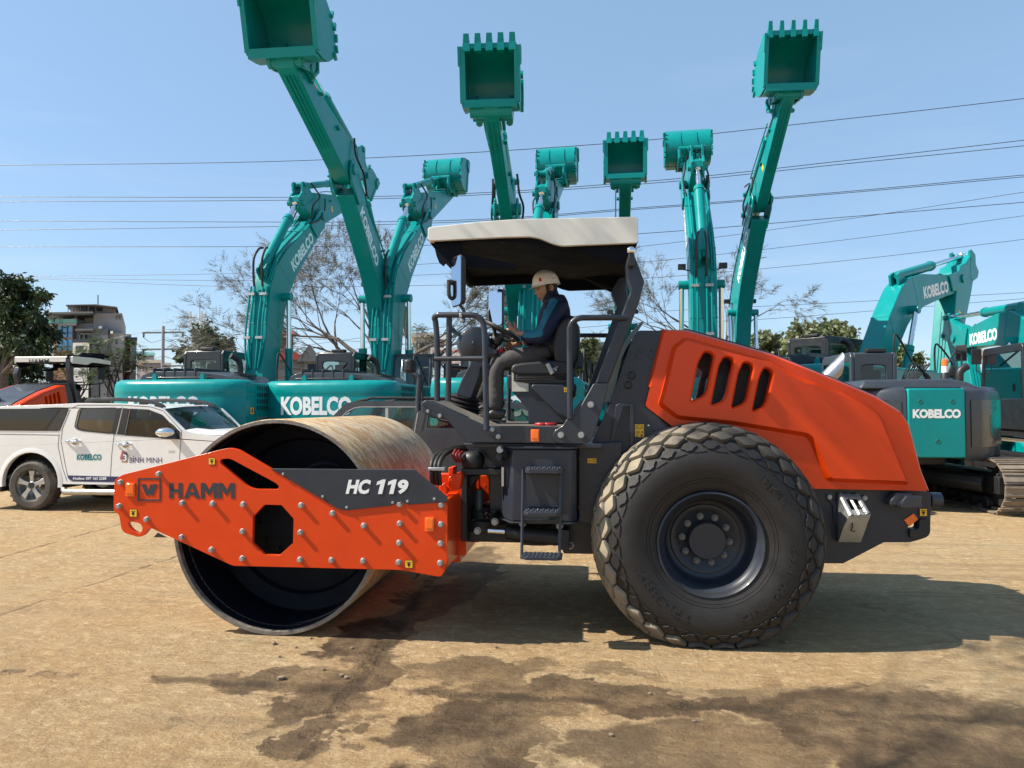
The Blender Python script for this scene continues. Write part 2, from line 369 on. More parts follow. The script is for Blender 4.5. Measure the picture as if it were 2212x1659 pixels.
# framed emblem: square ring and a split W
mb = MB(); sq = [(233, 440), (360, 440), (360, 567), (233, 567)]; sqi = [(241, 448), (352, 448), (352, 559), (241, 559)]
mb.holed(TIL(sq, YP - .003), [TIL(sqi, YP - .003)], YP - .003, YP - .001)
for poly in ([(252, 474), (276, 474), (290, 510), (304, 474), (308, 474), (308, 498), (292, 536), (278, 536)],
             [(312, 486), (316, 474), (318, 474), (318, 480), (320, 474), (342, 474), (318, 536), (303, 536), (297, 522), (312, 490)]):
    mb.pry(TIL(poly, YP - .003), YP - .003, YP - .001)
obj('emblem', mb, M_LB, sp)
for t, x0, y0, x1, y1, Y in (('A', 172, 467, 220, 541, YP), ('A', 1830, 657, 1878, 735, YP), ('B', 1019, 543, 1083, 637, 4.9)):
    mb = MB(); a, b = W(t, x0, y0, Y), W(t, x1, y1, Y)
    mb.box2((a.x, Y - .014, a.z), (b.x, Y, b.z)); mb.box2((a.x + .006, Y - .018, a.z - .006), (b.x - .006, Y - .013, b.z + .02))
    obj('side_reflector', mb, M_RF, roller, bevel=.004)
for x0, y0, x1, y1 in ((627, 327, 664, 366), (189, 612, 231, 656), (1716, 894, 1760, 940)):
    a, b = W('A', x0, y0, YP), W('A', x1, y1, YP); decal('warning_decal', (a + b) / 2, b.x - a.x, a.z - b.z, (0, -1, 0), sp, 1)
# frame cross members between the plates (front and rear)
mb = MB(); mb.box2((-3.26, YP + .03, .90), (-3.12, 7.02, 1.04)); obj('front_crossbeam', mb, M_OR, roller, bevel=.01)
r0 = W('A', 1951, 908, YP)
mb = MB(); mb.box2((-1.10, YP + .032, .50), (-.955, 5.25, .96)); mb.box2((-1.10, 5.25, .44), (-.955, 7.02, 1.0))
mb.pry([(-.955, .50), (-.90, .50), (-.90, 1.04), (-.955, 1.10), (-1.1, 1.10), (-1.1, .50)], 5.2, 5.24)
mb.pry([(-.955, .50), (-.88, .50), (-.88, 1.04), (-.955, 1.1)], 5.72, 5.76)
obj('rear_crossbeam', mb, M_OR, roller, bevel=.008)
for z in (.6, .78, .95):
    mb = MB(); bolt_mb(mb, (-.84, 5.72, z), .016, .02); obj('bolt', mb, M_OR, roller)
mb = MB(); mb.add([W('A', *p, 5.0) for p in ((320, 768), (345, 742), (400, 770))] + [W('A', *p, 5.9) for p in ((320, 768), (345, 742), (400, 770))], [(0, 1, 2), (3, 5, 4), (0, 3, 4, 1), (1, 4, 5, 2), (2, 5, 3, 0)])
mb.pry([(-1.30, .47), (-1.18, .47), (-1.24, .36)], 5.0, 6.8); obj('scraper', mb, M_DK, roller)
# ---- drum
M_DRUM = mat('rolled_steel_rusty', (.30, .25, .19), .5, metal=.25, var=.12, vscale=5, grain=(.9, 5, .9), bump=.12, bscale=90)
N, Lk, P = nodes_of(M_DRUM)
t_ = N.new('ShaderNodeTexCoord'); m_ = N.new('ShaderNodeMapping'); m_.inputs['Scale'].default_value = (1.2, 2.6, 1.2); n_ = N.new('ShaderNodeTexNoise'); n_.inputs['Scale'].default_value = 2.6; n_.inputs['Detail'].default_value = 9; n_.inputs['Roughness'].default_value = .68
Lk(t_.outputs['Object'], m_.inputs[0]); Lk(m_.outputs[0], n_.inputs['Vector'])
r_ = N.new('ShaderNodeValToRGB'); e = r_.color_ramp.elements
e[0].position = .36; e[0].color = (.62, .50, .33, 1); e[1].position = .66; e[1].color = (.36, .35, .32, 1)
for p_, c_ in ((.43, (.50, .30, .12, 1)), (.50, (.40, .22, .08, 1)), (.53, (.66, .53, .36, 1)), (.60, (.54, .36, .16, 1))): q = e.new(p_); q.color = c_
Lk(n_.outputs['Fac'], r_.inputs[0])
n2 = N.new('ShaderNodeTexNoise'); m2 = N.new('ShaderNodeMapping'); m2.inputs['Scale'].default_value = (3, 45, 3); Lk(t_.outputs['Object'], m2.inputs[0]); Lk(m2.outputs[0], n2.inputs['Vector']); n2.inputs['Detail'].default_value = 3
mm = N.new('ShaderNodeMix'); mm.data_type = 'RGBA'; mm.blend_type = 'MULTIPLY'; mm.inputs['Factor'].default_value = .35
Lk(r_.outputs[0], mm.inputs['A']); Lk(n2.outputs['Fac'], mm.inputs['B'])
sc_ = N.new('ShaderNodeVectorMath'); sc_.operation = 'SCALE'; sc_.inputs['Scale'].default_value = 1.35; Lk(mm.outputs['Result'], sc_.inputs[0]); Lk(sc_.outputs[0], P.inputs['Base Color'])
DX, DY, DR = -2.185, 4.81, .752
mb = MB(); mb.cur = 0
mb.lathe([(DR - .006, 0), (DR, .012), (DR, 2.128), (DR - .006, 2.14), (DR - .03, 2.14), (DR - .035, 2.04)], (DX, DY, DR), n=144)
drum = obj('drum', mb, M_DRUM, roller)
mb = MB(); mb.lathe([(DR - .036, .12), (DR - .029, .0), (DR - .0285, -.0015), (DR - .0045, -.0015)], (DX, DY, DR), n=144); obj('drum_edge', mb, mat('worn_edge', (.20, .18, .155), .5, metal=.3, var=.3, vscale=20, bump=.3), drum)
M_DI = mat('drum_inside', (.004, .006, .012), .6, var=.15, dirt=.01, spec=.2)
mb = MB(); mb.lathe([(DR - .0352, .03), (DR - .036, .50), (.60, .52), (.58, .56), (.30, .58), (.28, .50), (.02, .50)], (DX, DY, DR), n=96)
mb.lathe([(DR - .0352, 2.11), (DR - .036, 1.7), (.02, 1.65)], (DX, DY, DR), n=72); obj('drum_disc', mb, M_DI, drum)
mb = MB(); mb.lathe([(.24, .50), (.24, .30), (.20, .22), (.02, .22)], (DX, DY, DR), n=40)
mb.tube([(DX + .1, 5.1, DR + .1), (DX + .15, 5.0, DR + .38), (DX + .38, 5.0, DR + .42), (DX + .5, 5.1, DR + .2)], .016, 8, 6)
mb.tube([(DX + .05, 5.1, DR + .1), (DX + .12, 5.03, DR + .34), (DX + .34, 5.03, DR + .36), (DX + .47, 5.1, DR + .2)], .014, 8, 6)
for k in range(10): mb.cyl((DX + .2 * cos(k * .628), 5.02, DR + .2 * sin(k * .628)), (DX + .2 * cos(k * .628), 5.0, DR + .2 * sin(k * .628)), .013, 6)
mb.box2((DX - .45, 5.0, DR - .10), (DX + .45, 5.05, DR + .12)); obj('drum_drive', mb, M_DI, drum)
# ---- articulation joint, hoses
mb = MB()
a, b = W('Q', 352, 250, 5.15), W('Q', 560, 1150, 5.15); mb.box2((a.x, 5.15, a.z), (W('Q', 420, 0, 5.15).x, 5.6, b.z + .03))
mb.box2((a.x, 5.14, W('Q', 0, 250, 5.14).z), (W('Q', 820, 0, 5.14).x, 6.3, W('Q', 0, 325, 5.14).z))
mb.box2((a.x - .02, 5.3, W('Q', 0, 860, 5.2).z), (W('Q', 1100, 0, 5.2).x, 6.4, W('Q', 0, 1120, 5.2).z))
mb.lathe([(.15, 0), (.15, .05), (.12, .06), (.12, .12), (.16, .13), (.16, .17)], W('Q', 830, 900, 5.6), (0, 0, 1), 24, True)
mb.lathe([(.13, 0), (.13, .08), (.09, .09), (.09, .16)], W('Q', 600, 960, 5.4), (0, 0, 1), 24, True)
mb.pry(XZ('Q', [(420, 340), (560, 330), (430, 520), (420, 860), (520, 830), (560, 900), (400, 900), (352, 700)], 5.3), 5.3, 5.5)
obj('articulation_joint', mb, M_BK, roller, bevel=.006)
mb = MB(); mb.box2(W('Q', 545, 335, 5.9), W('Q', 683, 780, 5.94)); obj('joint_plate', mb, M_OR, roller, bevel=.004)
mb = MB(); a = W('Q', 560, 840, 5.35); mb.lathe([(.008, 0), (.03, .05), (.035, .16), (.03, .17), (.03, .22)], a, (0, 0, 1), 16, True); obj('filter_can', mb, mat('filter_green', (.05, .065, .06), .4), roller)
mb = MB(); c = W('Q', 490, 235, 5.2); mb.lathe([(.075, 0), (.085, .02), (.088, .07), (.07, .10), (.045, .115), (.0, .115)], c, (0, 0, 1), 20, True); obj('pin_cap', mb, M_BK, roller)
mb = MB()
for i in range(3):
    xs = [(20 + 45 * i, 430 + 6 * i, 4.95), (12 + 42 * i, 300, 4.92), (18 + 45 * i, 180, 4.94), (80 + 48 * i, 90 - 4 * i, 5.05), (250 + 20 * i, 20 + 8 * i, 5.25), (420 + 20 * i, 0 + 20 * i, 5.5)]
    mb.tube([W('Q', *p) for p in xs], .016, 8, 6)
for i in range(3): mb.tube([W('Q', *p) for p in ((300 + 30 * i, 170, 5.4), (275 + 25 * i, 100, 5.35), (320 + 30 * i, 40, 5.4), (420, 20, 5.5))], .014, 8, 5)
obj('hydraulic_hose', mb, M_RB, roller)
mb = MB(); mb.box2(W('Q', -30, 242, 4.88), W('Q', 200, 264, 5.0)); obj('hose_clamp', mb, M_ZN, roller, bevel=.004)
mb = MB(); mb.cyl(W('Q', 665, 972, 5.1), W('Q', 880, 985, 5.1), .021, 16); obj('steering_rod', mb, M_CH, roller)
mb = MB(); mb.tube([W('Q', 862, 985, 5.1), W('Q', 880, 985, 5.1), W('Q', 1040, 1010, 5.1), W('Q', 1440, 1050, 5.1), W('Q', 1560, 1055, 5.1)], [.04, .052, .055, .058, .05], 20)
mb.box2(W('Q', 1470, 960, 5.05), W('Q', 1610, 1150, 5.2)); mb.cyl(W('Q', 1590, 1145, 5.0), W('Q', 1640, 1145, 5.0), .016, 8)
mb.tube([W('Q', p, q, 5.15) for p, q in ((1040, 1110), (1180, 1120), (1320, 1120), (1480, 1100))], .016, 8, 3); obj('steering_cylinder', mb, M_BK, roller, bevel=.004)
mb = MB(); mb.pry(XZ('Q', [(205, 350), (350, 298), (360, 345), (335, 500), (200, 520)], 5.02), 5.02, 5.12); mb.pry(XZ('Q', [(90, 470), (150, 420), (190, 480), (180, 560), (130, 520)], 5.0), 5.0, 5.1); mb.pry(XZ('Q', [(205, 240), (262, 240), (262, 330), (205, 345)], 5.15), 5.15, 5.3); obj('joint_bracket', mb, M_OR, roller, bevel=.006)
for i in range(3):
    mb = MB(); mb.tube([W('Q', *p) for p in ((290 + 40 * i, 40 + 10 * i, 5.15), (262 + 35 * i, 100, 5.1), (300 + 30 * i, 170, 5.12), (350 + 20 * i, 130, 5.2))], .011, 8, 5); obj('red_cable', mb, mat('cable_red', (.16, .012, .012), .5), roller)
for i, (x0, x1, y) in enumerate(((600, 780, 760), (620, 800, 800), (700, 900, 860), (1100, 1400, 905))):
    mb = MB(); mb.tube([W('Q', x0, y, 5.25), W('Q', (x0 + x1) / 2, y + 30, 5.15), W('Q', x1, y - 10, 5.25)], .014, 8, 6); obj('hydraulic_hose', mb, M_RB, roller)
for x, y in ((540, 975), (740, 870), (1060, 885), (1490, 915), (1610, 1145)):
    mb = MB(); mb.lathe([(.0, -.02), (.018, -.02), (.02, 0), (.026, .0), (.026, .02)], W('Q', x, y, 5.08), (0, 1, 0), 12); obj('grease_fitting', mb, M_ZN, roller)
# ---- rear chassis
YF = 5.02
mb = MB()
mb.pry(XZ('B', [(700, 660), (1400, 660), (1700, 640), (1700, 1460), (1520, 1505), (1270, 1500), (1240, 1400), (1100, 1395), (1000, 1330), (700, 1300), (640, 1290), (700, 1240), (700, 850), (560, 740), (500, 650)], 5.3), 5.3, 6.5)
mb.pry(XZ('B', [(1385, 655), (1720, 640), (1720, 1300), (1385, 1260)], 5.16), 5.16, 5.3)
mb.box2(W('B', 560, 650, 5.0), W('B', 1560, 672, 5.3)); obj('chassis', mb, M_DK, roller, bevel=.006)
for x, y in ((1403, 765), (1580, 706), (1580, 884), (1400, 1142)):
    mb = MB(); bolt_mb(mb, W('B', x, y, 5.16), .014, .014); obj('bolt', mb, M_DK, roller)
# tank with bevelled front-left edge
x0, x1, x2 = W('B', 793, 0, 5.08).x, W('B', 873, 0, 4.93).x, W('B', 1366, 0, 4.93).x
z0, z1 = W('B', 0, 1250, 4.93).z, W('B', 0, 688, 4.93).z
foot = [(x0, 5.10), (x0 + .02, 5.06), (x1, 4.93), (x2 - .04, 4.93), (x2, 4.97), (x2, 5.29), (x0, 5.29)]
mb = MB(); mb.prism([(x, y, z0 + .01) for x, y in foot], [(x, y, z1) for x, y in foot]); tank = obj('fuel_tank', mb, M_DK, roller, bevel=.012, seg=3)
f2 = inset_poly(foot, -.015); mb = MB(); mb.prism([(x, y, z0) for x, y in f2], [(x, y, z0 + .01) for x, y in f2]); mb.prism([(x, y, z1 + .002) for x, y in f2], [(x, y, z1 + .018) for x, y in f2]); obj('tank_rim', mb, M_DK, tank, bevel=.003)
mb = MB(); mb.cyl(W('B', 780, 698, 4.9), W('B', 850, 760, 5.05), .026, 16); mb.cyl(W('B', 770, 755, 5.0), W('B', 772, 755, 5.06) + V((0, .03, 0)), .022, 12); obj('grab_knob', mb, M_DK, roller)
mb = MB(); mb.box2(W('B', 790, 833, 5.04), W('B', 812, 982, 5.05)); obj('plate_handle', mb, M_ST, roller, bevel=.002)
# steps
def tread(t, x0, x1, yt, yb, ytop2, Y, lugs=7):
    a, b = W(t, x0, yt, Y), W(t, x1, yb, Y); d = .17; mb = MB(); c = .03
    pl = [(a.x, Y + d), (a.x, Y + c), (a.x + c, Y), (b.x - c, Y), (b.x, Y + c), (b.x, Y + d)]; q = inset_poly(pl, .006)
    n = len(pl); zt, zb = a.z, b.z
    mb.prism([(x, y, zb) for x, y in pl[:]], [(x, y, zt) for x, y in pl[:]])
    mb.prism([(x, y, zt) for x, y in q], [(x, y, zt + .002) for x, y in q])
    for i in range(lugs):
        for j in range(4):
            px = a.x + (b.x - a.x) * (i + .5 + (j % 2) * .35) / (lugs + .4); py = Y + .03 + .036 * j
            mb.lathe([(.011, zt), (.009, zt + .009), (.005, zt + .009)], (px, py, 0), (0, 0, 1), 8)
    return mb
lad = MB()
for X in (1068, 1505):
    lad.tube([W('Q', X, 260, 4.9) + V((0, .0, 0)), W('Q', X - 8, 800, 4.86), W('Q', X - 16, 1240, 4.80), W('Q', X - 16, 1300, 4.79)], .011, 6)
    lad.box2(W('Q', X - 14, 720, 4.84), W('Q', X + 14, 900, 4.9))
lad.box2(W('Q', 1075, 845, 4.9), W('Q', 1500, 860, 5.0))
ladder = obj('ladder_rail', lad, M_DK, roller)
for args in (('Q', 1085, 1525, 262, 312, 245, 4.78), ('Q', 1068, 1502, 762, 805, 720, 4.72), ('Q', 1046, 1515, 1280, 1322, 1215, 4.66, 9)):
    obj('step', tread(*args), M_DK, ladder, bevel=.004)
mb = MB(); mb.box2(W('Q', 1100, 320, 4.925), W('Q', 1500, 700, 4.92)); obj('kick_panel', mb, M_DK, roller)
# ---- platform
beam = [(178, 400), (180, 335), (212, 314), (660, 517), (1215, 522), (1240, 522), (1240, 652), (525, 642), (370, 470), (322, 462), (250, 455)]
mb = MB(); mb.pry(rnd(XZ('B', beam, 4.92), .012, 2), 4.92, 4.945)
mb.pry(rnd(XZ('B', beam, 6.6), .012, 2), 6.6, 6.62)
obj('platform_beam', mb, M_DK, roller, bevel=.004)
a = XZ('B', [(212, 316), (660, 519), (1290, 524)], 4.93)
mb = MB(); mb.prism([(a[0][0], 4.946, a[0][1]), (a[1][0], 4.946, a[1][1]), (a[2][0], 4.946, a[2][1]), (a[2][0], 4.946, a[2][1] - .03), (a[1][0], 4.946, a[1][1] - .03), (a[0][0], 4.946, a[0][1] - .03)],
                    [(a[0][0], 6.6, a[0][1]), (a[1][0], 6.6, a[1][1]), (a[2][0], 6.6, a[2][1]), (a[2][0], 6.6, a[2][1] - .03), (a[1][0], 6.6, a[1][1] - .03), (a[0][0], 6.6, a[0][1] - .03)])
M_FL = mat('floor_mat', (.055, .052, .048), .8, var=.2, dirt=.55, dcol=(.32, .27, .20)); obj('platform_floor', mb, M_FL, roller)
brk = [(1185, 590), (1200, 555), (1235, 530), (1262, 515), (1278, 490), (1290, 468), (1310, 462), (1340, 460), (1355, 445), (1500, 190), (1612, 190), (1612, 230), (1500, 600), (1470, 640), (1430, 656), (1230, 651), (1200, 632)]
mb = MB(); mb.pry(XZ('B', brk, 4.895), 4.895, 4.925); brko = obj('post_bracket', mb, M_DK, roller, bevel=.005)
for x, y, r in ((1479, 352, .018), (1249, 585, .018), (1405, 586, .018), (720, 542, .014), (767, 598, .014), (225, 402, .010), (317, 438, .012)):
    mb = MB(); bolt_mb(mb, W('B', x, y, 4.893 if x > 1000 else 4.9), r, .018); obj('bolt', mb, M_ZN, roller)
mb = MB(); mb.pry(XZ('B', [(660, 500), (700, 545), (775, 575), (785, 600), (770, 618), (750, 612), (670, 565)], 4.9), 4.9, 4.918); mb.pry(XZ('B', [(178, 345), (230, 400), (330, 428), (336, 445), (320, 458), (235, 440), (178, 398)], 4.9), 4.9, 4.918); obj('rail_bracket', mb, M_DK, roller, bevel=.003)
# ---- canopy posts
post = [(1250, 1224), (1488, 600), (1497, 560), (1470, 480), (1462, 400), (1478, 330), (1524, 330), (1594, 515), (1556, 660), (1342, 1224)]
fpost = [(1188, 1290), (1402, 690), (1362, 600), (1366, 560), (1424, 470), (1430, 380), (1478, 380), (1478, 470), (1470, 560), (1480, 620), (1270, 1290)]
mb = MB(); mb.pry(XZ('C', post, 4.96), 4.96, 5.10); obj('canopy_post', mb, M_DK, roller, bevel=.012)
mb = MB(); mb.pry(XZ('C', fpost, 6.42), 6.42, 6.55); obj('canopy_post', mb, M_DK, roller, bevel=.012)
# ---- canopy: white shell with a dark inner roof
YC0, YC1 = 4.98, 6.62
rim = rnd(XZ('C', [(90, 150), (104, 136), (480, 96), (720, 80), (1535, 64), (1548, 80), (1550, 246), (1020, 268), (950, 250), (865, 214), (800, 203), (600, 208), (92, 233)], YC0), .02, 3)
topl = XZ('C', [(90, 150), (104, 136), (480, 96), (720, 80), (1535, 64), (1548, 80)], YC0)
mb = MB(); mb.pry(rim, YC0, YC0 + .035); mb.pry(rim, YC1 - .035, YC1)
n = len(topl); mb.prism([(x, YC0 + .033, z - .001) for x, z in topl] + [(x, YC0 + .033, z - .04) for x, z in topl[::-1]], [(x, YC1 - .033, z - .001) for x, z in topl] + [(x, YC1 - .033, z - .04) for x, z in topl[::-1]])
fx, bx = topl[0][0], topl[-1][0]; fz0, fz1 = W('C', 90, 150, YC0).z, W('C', 92, 233, YC0).z; bz1 = W('C', 0, 246, YC0).z
mb.box2((fx + .001, YC0 + .03, fz0 - .02), (fx + .035, YC1 - .03, fz1)); mb.box2((bx - .035, YC0 + .03, topl[-1][1] - .02), (bx - .001, YC1 - .03, bz1))
lo_ = [(x, z - .07) for x, z in rim]
canopy = obj('canopy', mb, M_WH, roller, bevel=.014, seg=3)
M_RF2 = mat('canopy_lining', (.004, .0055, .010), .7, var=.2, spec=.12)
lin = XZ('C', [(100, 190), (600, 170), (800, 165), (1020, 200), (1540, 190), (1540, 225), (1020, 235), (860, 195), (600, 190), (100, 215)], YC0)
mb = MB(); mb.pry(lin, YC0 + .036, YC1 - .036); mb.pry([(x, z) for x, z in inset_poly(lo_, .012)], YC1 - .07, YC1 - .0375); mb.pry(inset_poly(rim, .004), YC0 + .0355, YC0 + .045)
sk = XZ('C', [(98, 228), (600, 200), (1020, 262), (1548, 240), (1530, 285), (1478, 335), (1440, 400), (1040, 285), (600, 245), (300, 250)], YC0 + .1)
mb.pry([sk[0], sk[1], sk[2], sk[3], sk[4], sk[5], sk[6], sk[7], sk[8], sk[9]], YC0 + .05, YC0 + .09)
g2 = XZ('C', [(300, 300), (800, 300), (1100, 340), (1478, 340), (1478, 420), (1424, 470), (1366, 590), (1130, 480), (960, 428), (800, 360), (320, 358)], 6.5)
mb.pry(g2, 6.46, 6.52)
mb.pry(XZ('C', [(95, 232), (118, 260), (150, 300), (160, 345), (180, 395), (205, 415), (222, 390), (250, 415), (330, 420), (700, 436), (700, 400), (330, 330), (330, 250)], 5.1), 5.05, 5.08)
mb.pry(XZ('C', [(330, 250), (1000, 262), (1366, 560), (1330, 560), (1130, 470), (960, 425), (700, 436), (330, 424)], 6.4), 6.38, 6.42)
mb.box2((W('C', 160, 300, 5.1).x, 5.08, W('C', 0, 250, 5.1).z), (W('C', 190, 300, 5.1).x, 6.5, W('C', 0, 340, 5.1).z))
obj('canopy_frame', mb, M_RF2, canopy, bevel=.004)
mb = MB(); mb.tube([W('C', 605, 208, 5.05), W('C', 665, 352, 6.3)], .016, 8); obj('roof_brace', mb, M_DK, canopy)
for x, y, Y in ((243, 259, 5.25), (345, 402, 6.25)):
    mb = MB(); c = W('C', x, y, Y); mb.lathe([(.07, .03), (.075, 0), (.06, -.008), (.055, -.002), (0, -.002)], c, (.1, 0, -1), 24); obj('roof_lamp', mb, [M_CH], canopy)
mb = MB(); mb.ball(W('C', 1500, 300, 4.93), .035, 12, (.9, .8, .8)); obj('rear_lamp', mb, M_CH, roller); mb = MB(); mb.box2(W('C', 1480, 320, 4.9), W('C', 1520, 420, 4.96)); obj('lamp_mount', mb, M_BK, roller, bevel=.01)
# ---- handrails
def rail(pts, name='handrail', r=.0205, sm=6, t='C', m=None):
    mb = MB(); mb.tube([W(t, *p) for p in pts], r, 14, sm); return obj(name, mb, m or M_DK, roller)
rail([(497, 1545, 4.87), (496, 1440, 4.88), (488, 1000, 4.89), (483, 850, 4.9), (468, 790, 4.9), (430, 755, 4.9), (380, 746, 4.9), (200, 746, 4.92), (160, 747, 4.93), (137, 765, 4.95), (145, 800, 4.96), (155, 950, 4.96), (156, 1345, 4.96)])
rail([(240, 755, 4.94), (236, 1050, 4.94), (232, 1345, 4.95)], sm=0)
rail([(478, 1047, 4.89), (140, 1050, 4.95)], sm=0, r=.018)
rail([(265, 850, 5.6), (290, 872, 6.0), (340, 878, 6.5), (470, 880, 6.58), (545, 882, 6.58), (620, 890, 6.6), (655, 920, 6.6), (665, 980, 6.6), (655, 1180, 6.6), (650, 1500, 6.6)])
rail([(1076, 1465, 4.9), (1075, 1100, 4.9), (1074, 880, 4.9), (1078, 830, 4.9), (1100, 790, 4.9), (1145, 768, 4.9), (1220, 765, 4.92), (1468, 764, 4.95)])
rail([(1140, 888, 6.58), (1335, 888, 6.5)], sm=0); rail([(240, 1105, 6.4), (400, 1115, 6.5)], sm=0, r=.018)
# ---- mirrors
def mirror(t, pts, Y, yaw, arm):
    c = XZ(t, pts, Y); cx = sum(p[0] for p in c) / 4; cz = sum(p[1] for p in c) / 4; h = max(p[1] for p in c) - min(p[1] for p in c); wd = .19
    mb = MB(); R = Matrix.Rotation(yaw, 3, 'Z')
    o2 = rnd([(-wd / 2, -h / 2), (wd / 2, -h / 2), (wd / 2, h / 2), (-wd / 2, h / 2)], .04, 4); i2 = inset_poly(o2, .008)
    T = lambda x, y, z: V((cx, Y, cz)) + R @ V((x, y, z))
    mb.prism([T(x, 0, z) for x, z in o2], [T(x * .85, .04, z * .93) for x, z in o2]); m = obj('mirror', mb, M_BK, roller, bevel=.006)
    mb = MB(); mb.add([T(x, -.003, z) for x, z in i2], [list(range(len(i2)))]); obj('mirror_glass', mb, M_MR, m)
    mb = MB(); mb.tube([W(*p) for p in arm], .012, 8, 4); obj('mirror_arm', mb, M_DK, m)
mirror('C', [(258, 340), (322, 345), (318, 690), (258, 670)], 4.95, radians(-57), [('C', 335, 800, 4.93), ('C', 340, 720, 4.93), ('C', 315, 680, 4.93), ('C', 290, 640, 5.0)])
mirror('C', [(514, 576), (606, 590), (604, 830), (514, 790)], 6.55, radians(-38), [('C', 560, 830, 6.58), ('C', 520, 790, 6.58), ('C', 515, 715, 6.6), ('C', 540, 700, 6.6)])
mb = MB(); mb.tube([W('C', *p) for p in ((240, 510, 5.0), (236, 560, 5.0), (242, 620, 5.0), (275, 640, 5.02))], .014, 8, 4); mb.cyl(W('C', 228, 520, 5.0), W('C', 262, 520, 5.02), .02, 10); obj('mirror_arm', mb, M_BK, roller)
mb = MB(); mb.box2(W('C', 308, 732, 4.865), W('C', 342, 772, 4.95)); mb.box2(W('C', 318, 770, 4.88), W('C', 345, 800, 4.93)); obj('rail_clamp', mb, M_ZN, roller, bevel=.004)
# ---- front work lamp on its stalk
mb = MB(); mb.box2(W('B', 38, 0, 4.93), W('B', 135, 110, 5.05)); lampo = obj('work_lamp', mb, M_BK, roller, bevel=.02, seg=3)
mb = MB(); a = W('B', 30, 0, 4.95); b = W('B', 44, 105, 5.03); mb.box2((a.x, 4.945, a.z), (b.x, 5.035, b.z)); obj('lamp_lens', mb, M_CH, lampo, bevel=.006)
rail([(150, 400, 4.95), (150, 300, 4.95), (158, 160, 4.95), (140, 130, 4.95), (110, 120, 4.95)], 'lamp_stalk', .018, 5, 'B')
rail([(185, 90, 5.0), (200, 110, 5.0), (190, 160, 5.0), (178, 230, 5.0), (186, 330, 5.0)], 'lamp_cable', .006, 5, 'B', M_BK)
# ---- steering column, dash, wheel
mb = MB()
mb.pry(rnd(XZ('R', [(345, 660), (465, 620), (530, 600), (560, 560), (690, 640), (690, 680), (560, 700), (540, 780), (470, 860), (460, 960), (345, 1255), (150, 1195), (240, 980), (345, 790)], 5.75), .02, 2), 5.62, 5.88)
obj('steering_column', mb, M_DK, roller, bevel=.02, seg=3)
mb = MB(); c = W('R', 350, 520, 5.6); mb.lathe([(.0, .0), (.07, 0), (.125, .02), (.14, .06), (.14, .2), (.12, .22)], c, (-.1, 1, .0), 32); mb.cyl(c + V((0, -.006, 0)), c + V((0, .01, 0)), .015, 8); obj('dash_housing', mb, M_DK, roller, bevel=.004)
mb = MB(); p0, p1 = W('R', 245, 1200, 5.75), W('R', 180, 1440, 5.75)
for k in range(13): pass
pr = []
for k in range(15):
    t = k / 14; pr.append((.12 + .06 * t + (.016 if k % 2 else -.01), t * .24))
mb.lathe(pr, W('R', 235, 1205, 5.75), (-.22, 0, -1), 28); obj('bellows', mb, M_RB, roller)
mb = MB(); c = W('R', 700, 345, 5.75); ax = V((-.42, 0, -1)).normalized()
ax = (W('R', 620, 500, 5.75) - c).normalized()
e1 = (W('R', 930, 475, 5.75) - W('R', 510, 240, 5.75)); rw = e1.length / 2; e1.normalize(); c = (W('R', 930, 475, 5.75) + W('R', 510, 240, 5.75)) / 2; nrm = V((-e1.z, 0, e1.x)); 
if nrm.z > 0: nrm = -nrm
mb.lathe([(rw + .016 * cos(a * pi / 5), .016 * sin(a * pi / 5)) for a in range(11)], c, nrm, 48)
for a in (0.2, 2.3, 4.4):
    d = e1 * cos(a) + V((0, 1, 0)) * sin(a); mb.tube([c + d * rw, c + d * .06 + nrm * .06, c + nrm * .07], .012, 8, 3)
mb.lathe([(.0, 0), (.05, .02), (.05, .09), (.035, .1), (.03, .3)], c + nrm * .03, nrm, 20); obj('steering_wheel', mb, M_BK, roller)
mb = MB(); mb.ball(W('R', 702, 618, 5.7), .022, 10); obj('stop_button', mb, M_RD, roller)
mb = MB(); mb.box2(W('R', 660, 570, 5.9), W('R', 830, 660, 6.3)); obj('side_console', mb, M_BK, roller, bevel=.02)
# ---- seat on its pedestal
ped = XZ('R', [(790, 930), (1640, 1040), (1680, 1050), (1670, 1200), (1600, 1270), (1590, 1560), (1060, 1580), (1055, 1380), (850, 1150), (785, 1080)], 5.62)
mb = MB(); mb.pry(ped, 5.62, 6.1); obj('seat_pedestal', mb, M_DK, roller, bevel=.01)
mb = MB(); mb.pry(XZ('R', [(1105, 1070), (1130, 1055), (1672, 1070), (1640, 1200), (1600, 1240), (1590, 1500), (1425, 1430), (1100, 1110)], 5.5), 5.5, 5.62); pnl = obj('pedestal_panel', mb, M_DK, roller, bevel=.012)
a, b = W('R', 848, 880, 5.615), W('R', 1065, 1150, 5.615); mb = MB(); mb.box2(a, b + V((0, -.004, 0))); obj('info_plate', mb, mat('info_white', (.55, .53, .45), .5, var=.15, vscale=40), roller)
a, b = W('R', 1522, 1092, 5.498), W('R', 1582, 1160, 5.498); decal('warning_decal', (a + b) / 2, b.x - a.x, a.z - b.z, (0, -1, 0), pnl, 3)
M_SE = mat('seat_black', (.014, .016, .018), .55, var=.15, bump=.08)
mb = MB(); mb.pry(rnd(XZ('R', [(870, 900), (960, 850), (1640, 930), (1640, 1040), (1100, 1050), (900, 1020), (870, 1020)], 5.6), .01, 2), 5.6, 6.12)
for k in range(4): mb.box2(W('R', 900, 925 + 25 * k, 5.585), W('R', 1600, 940 + 25 * k, 6.13))
obj('seat_suspension', mb, M_BK, roller, bevel=.006)
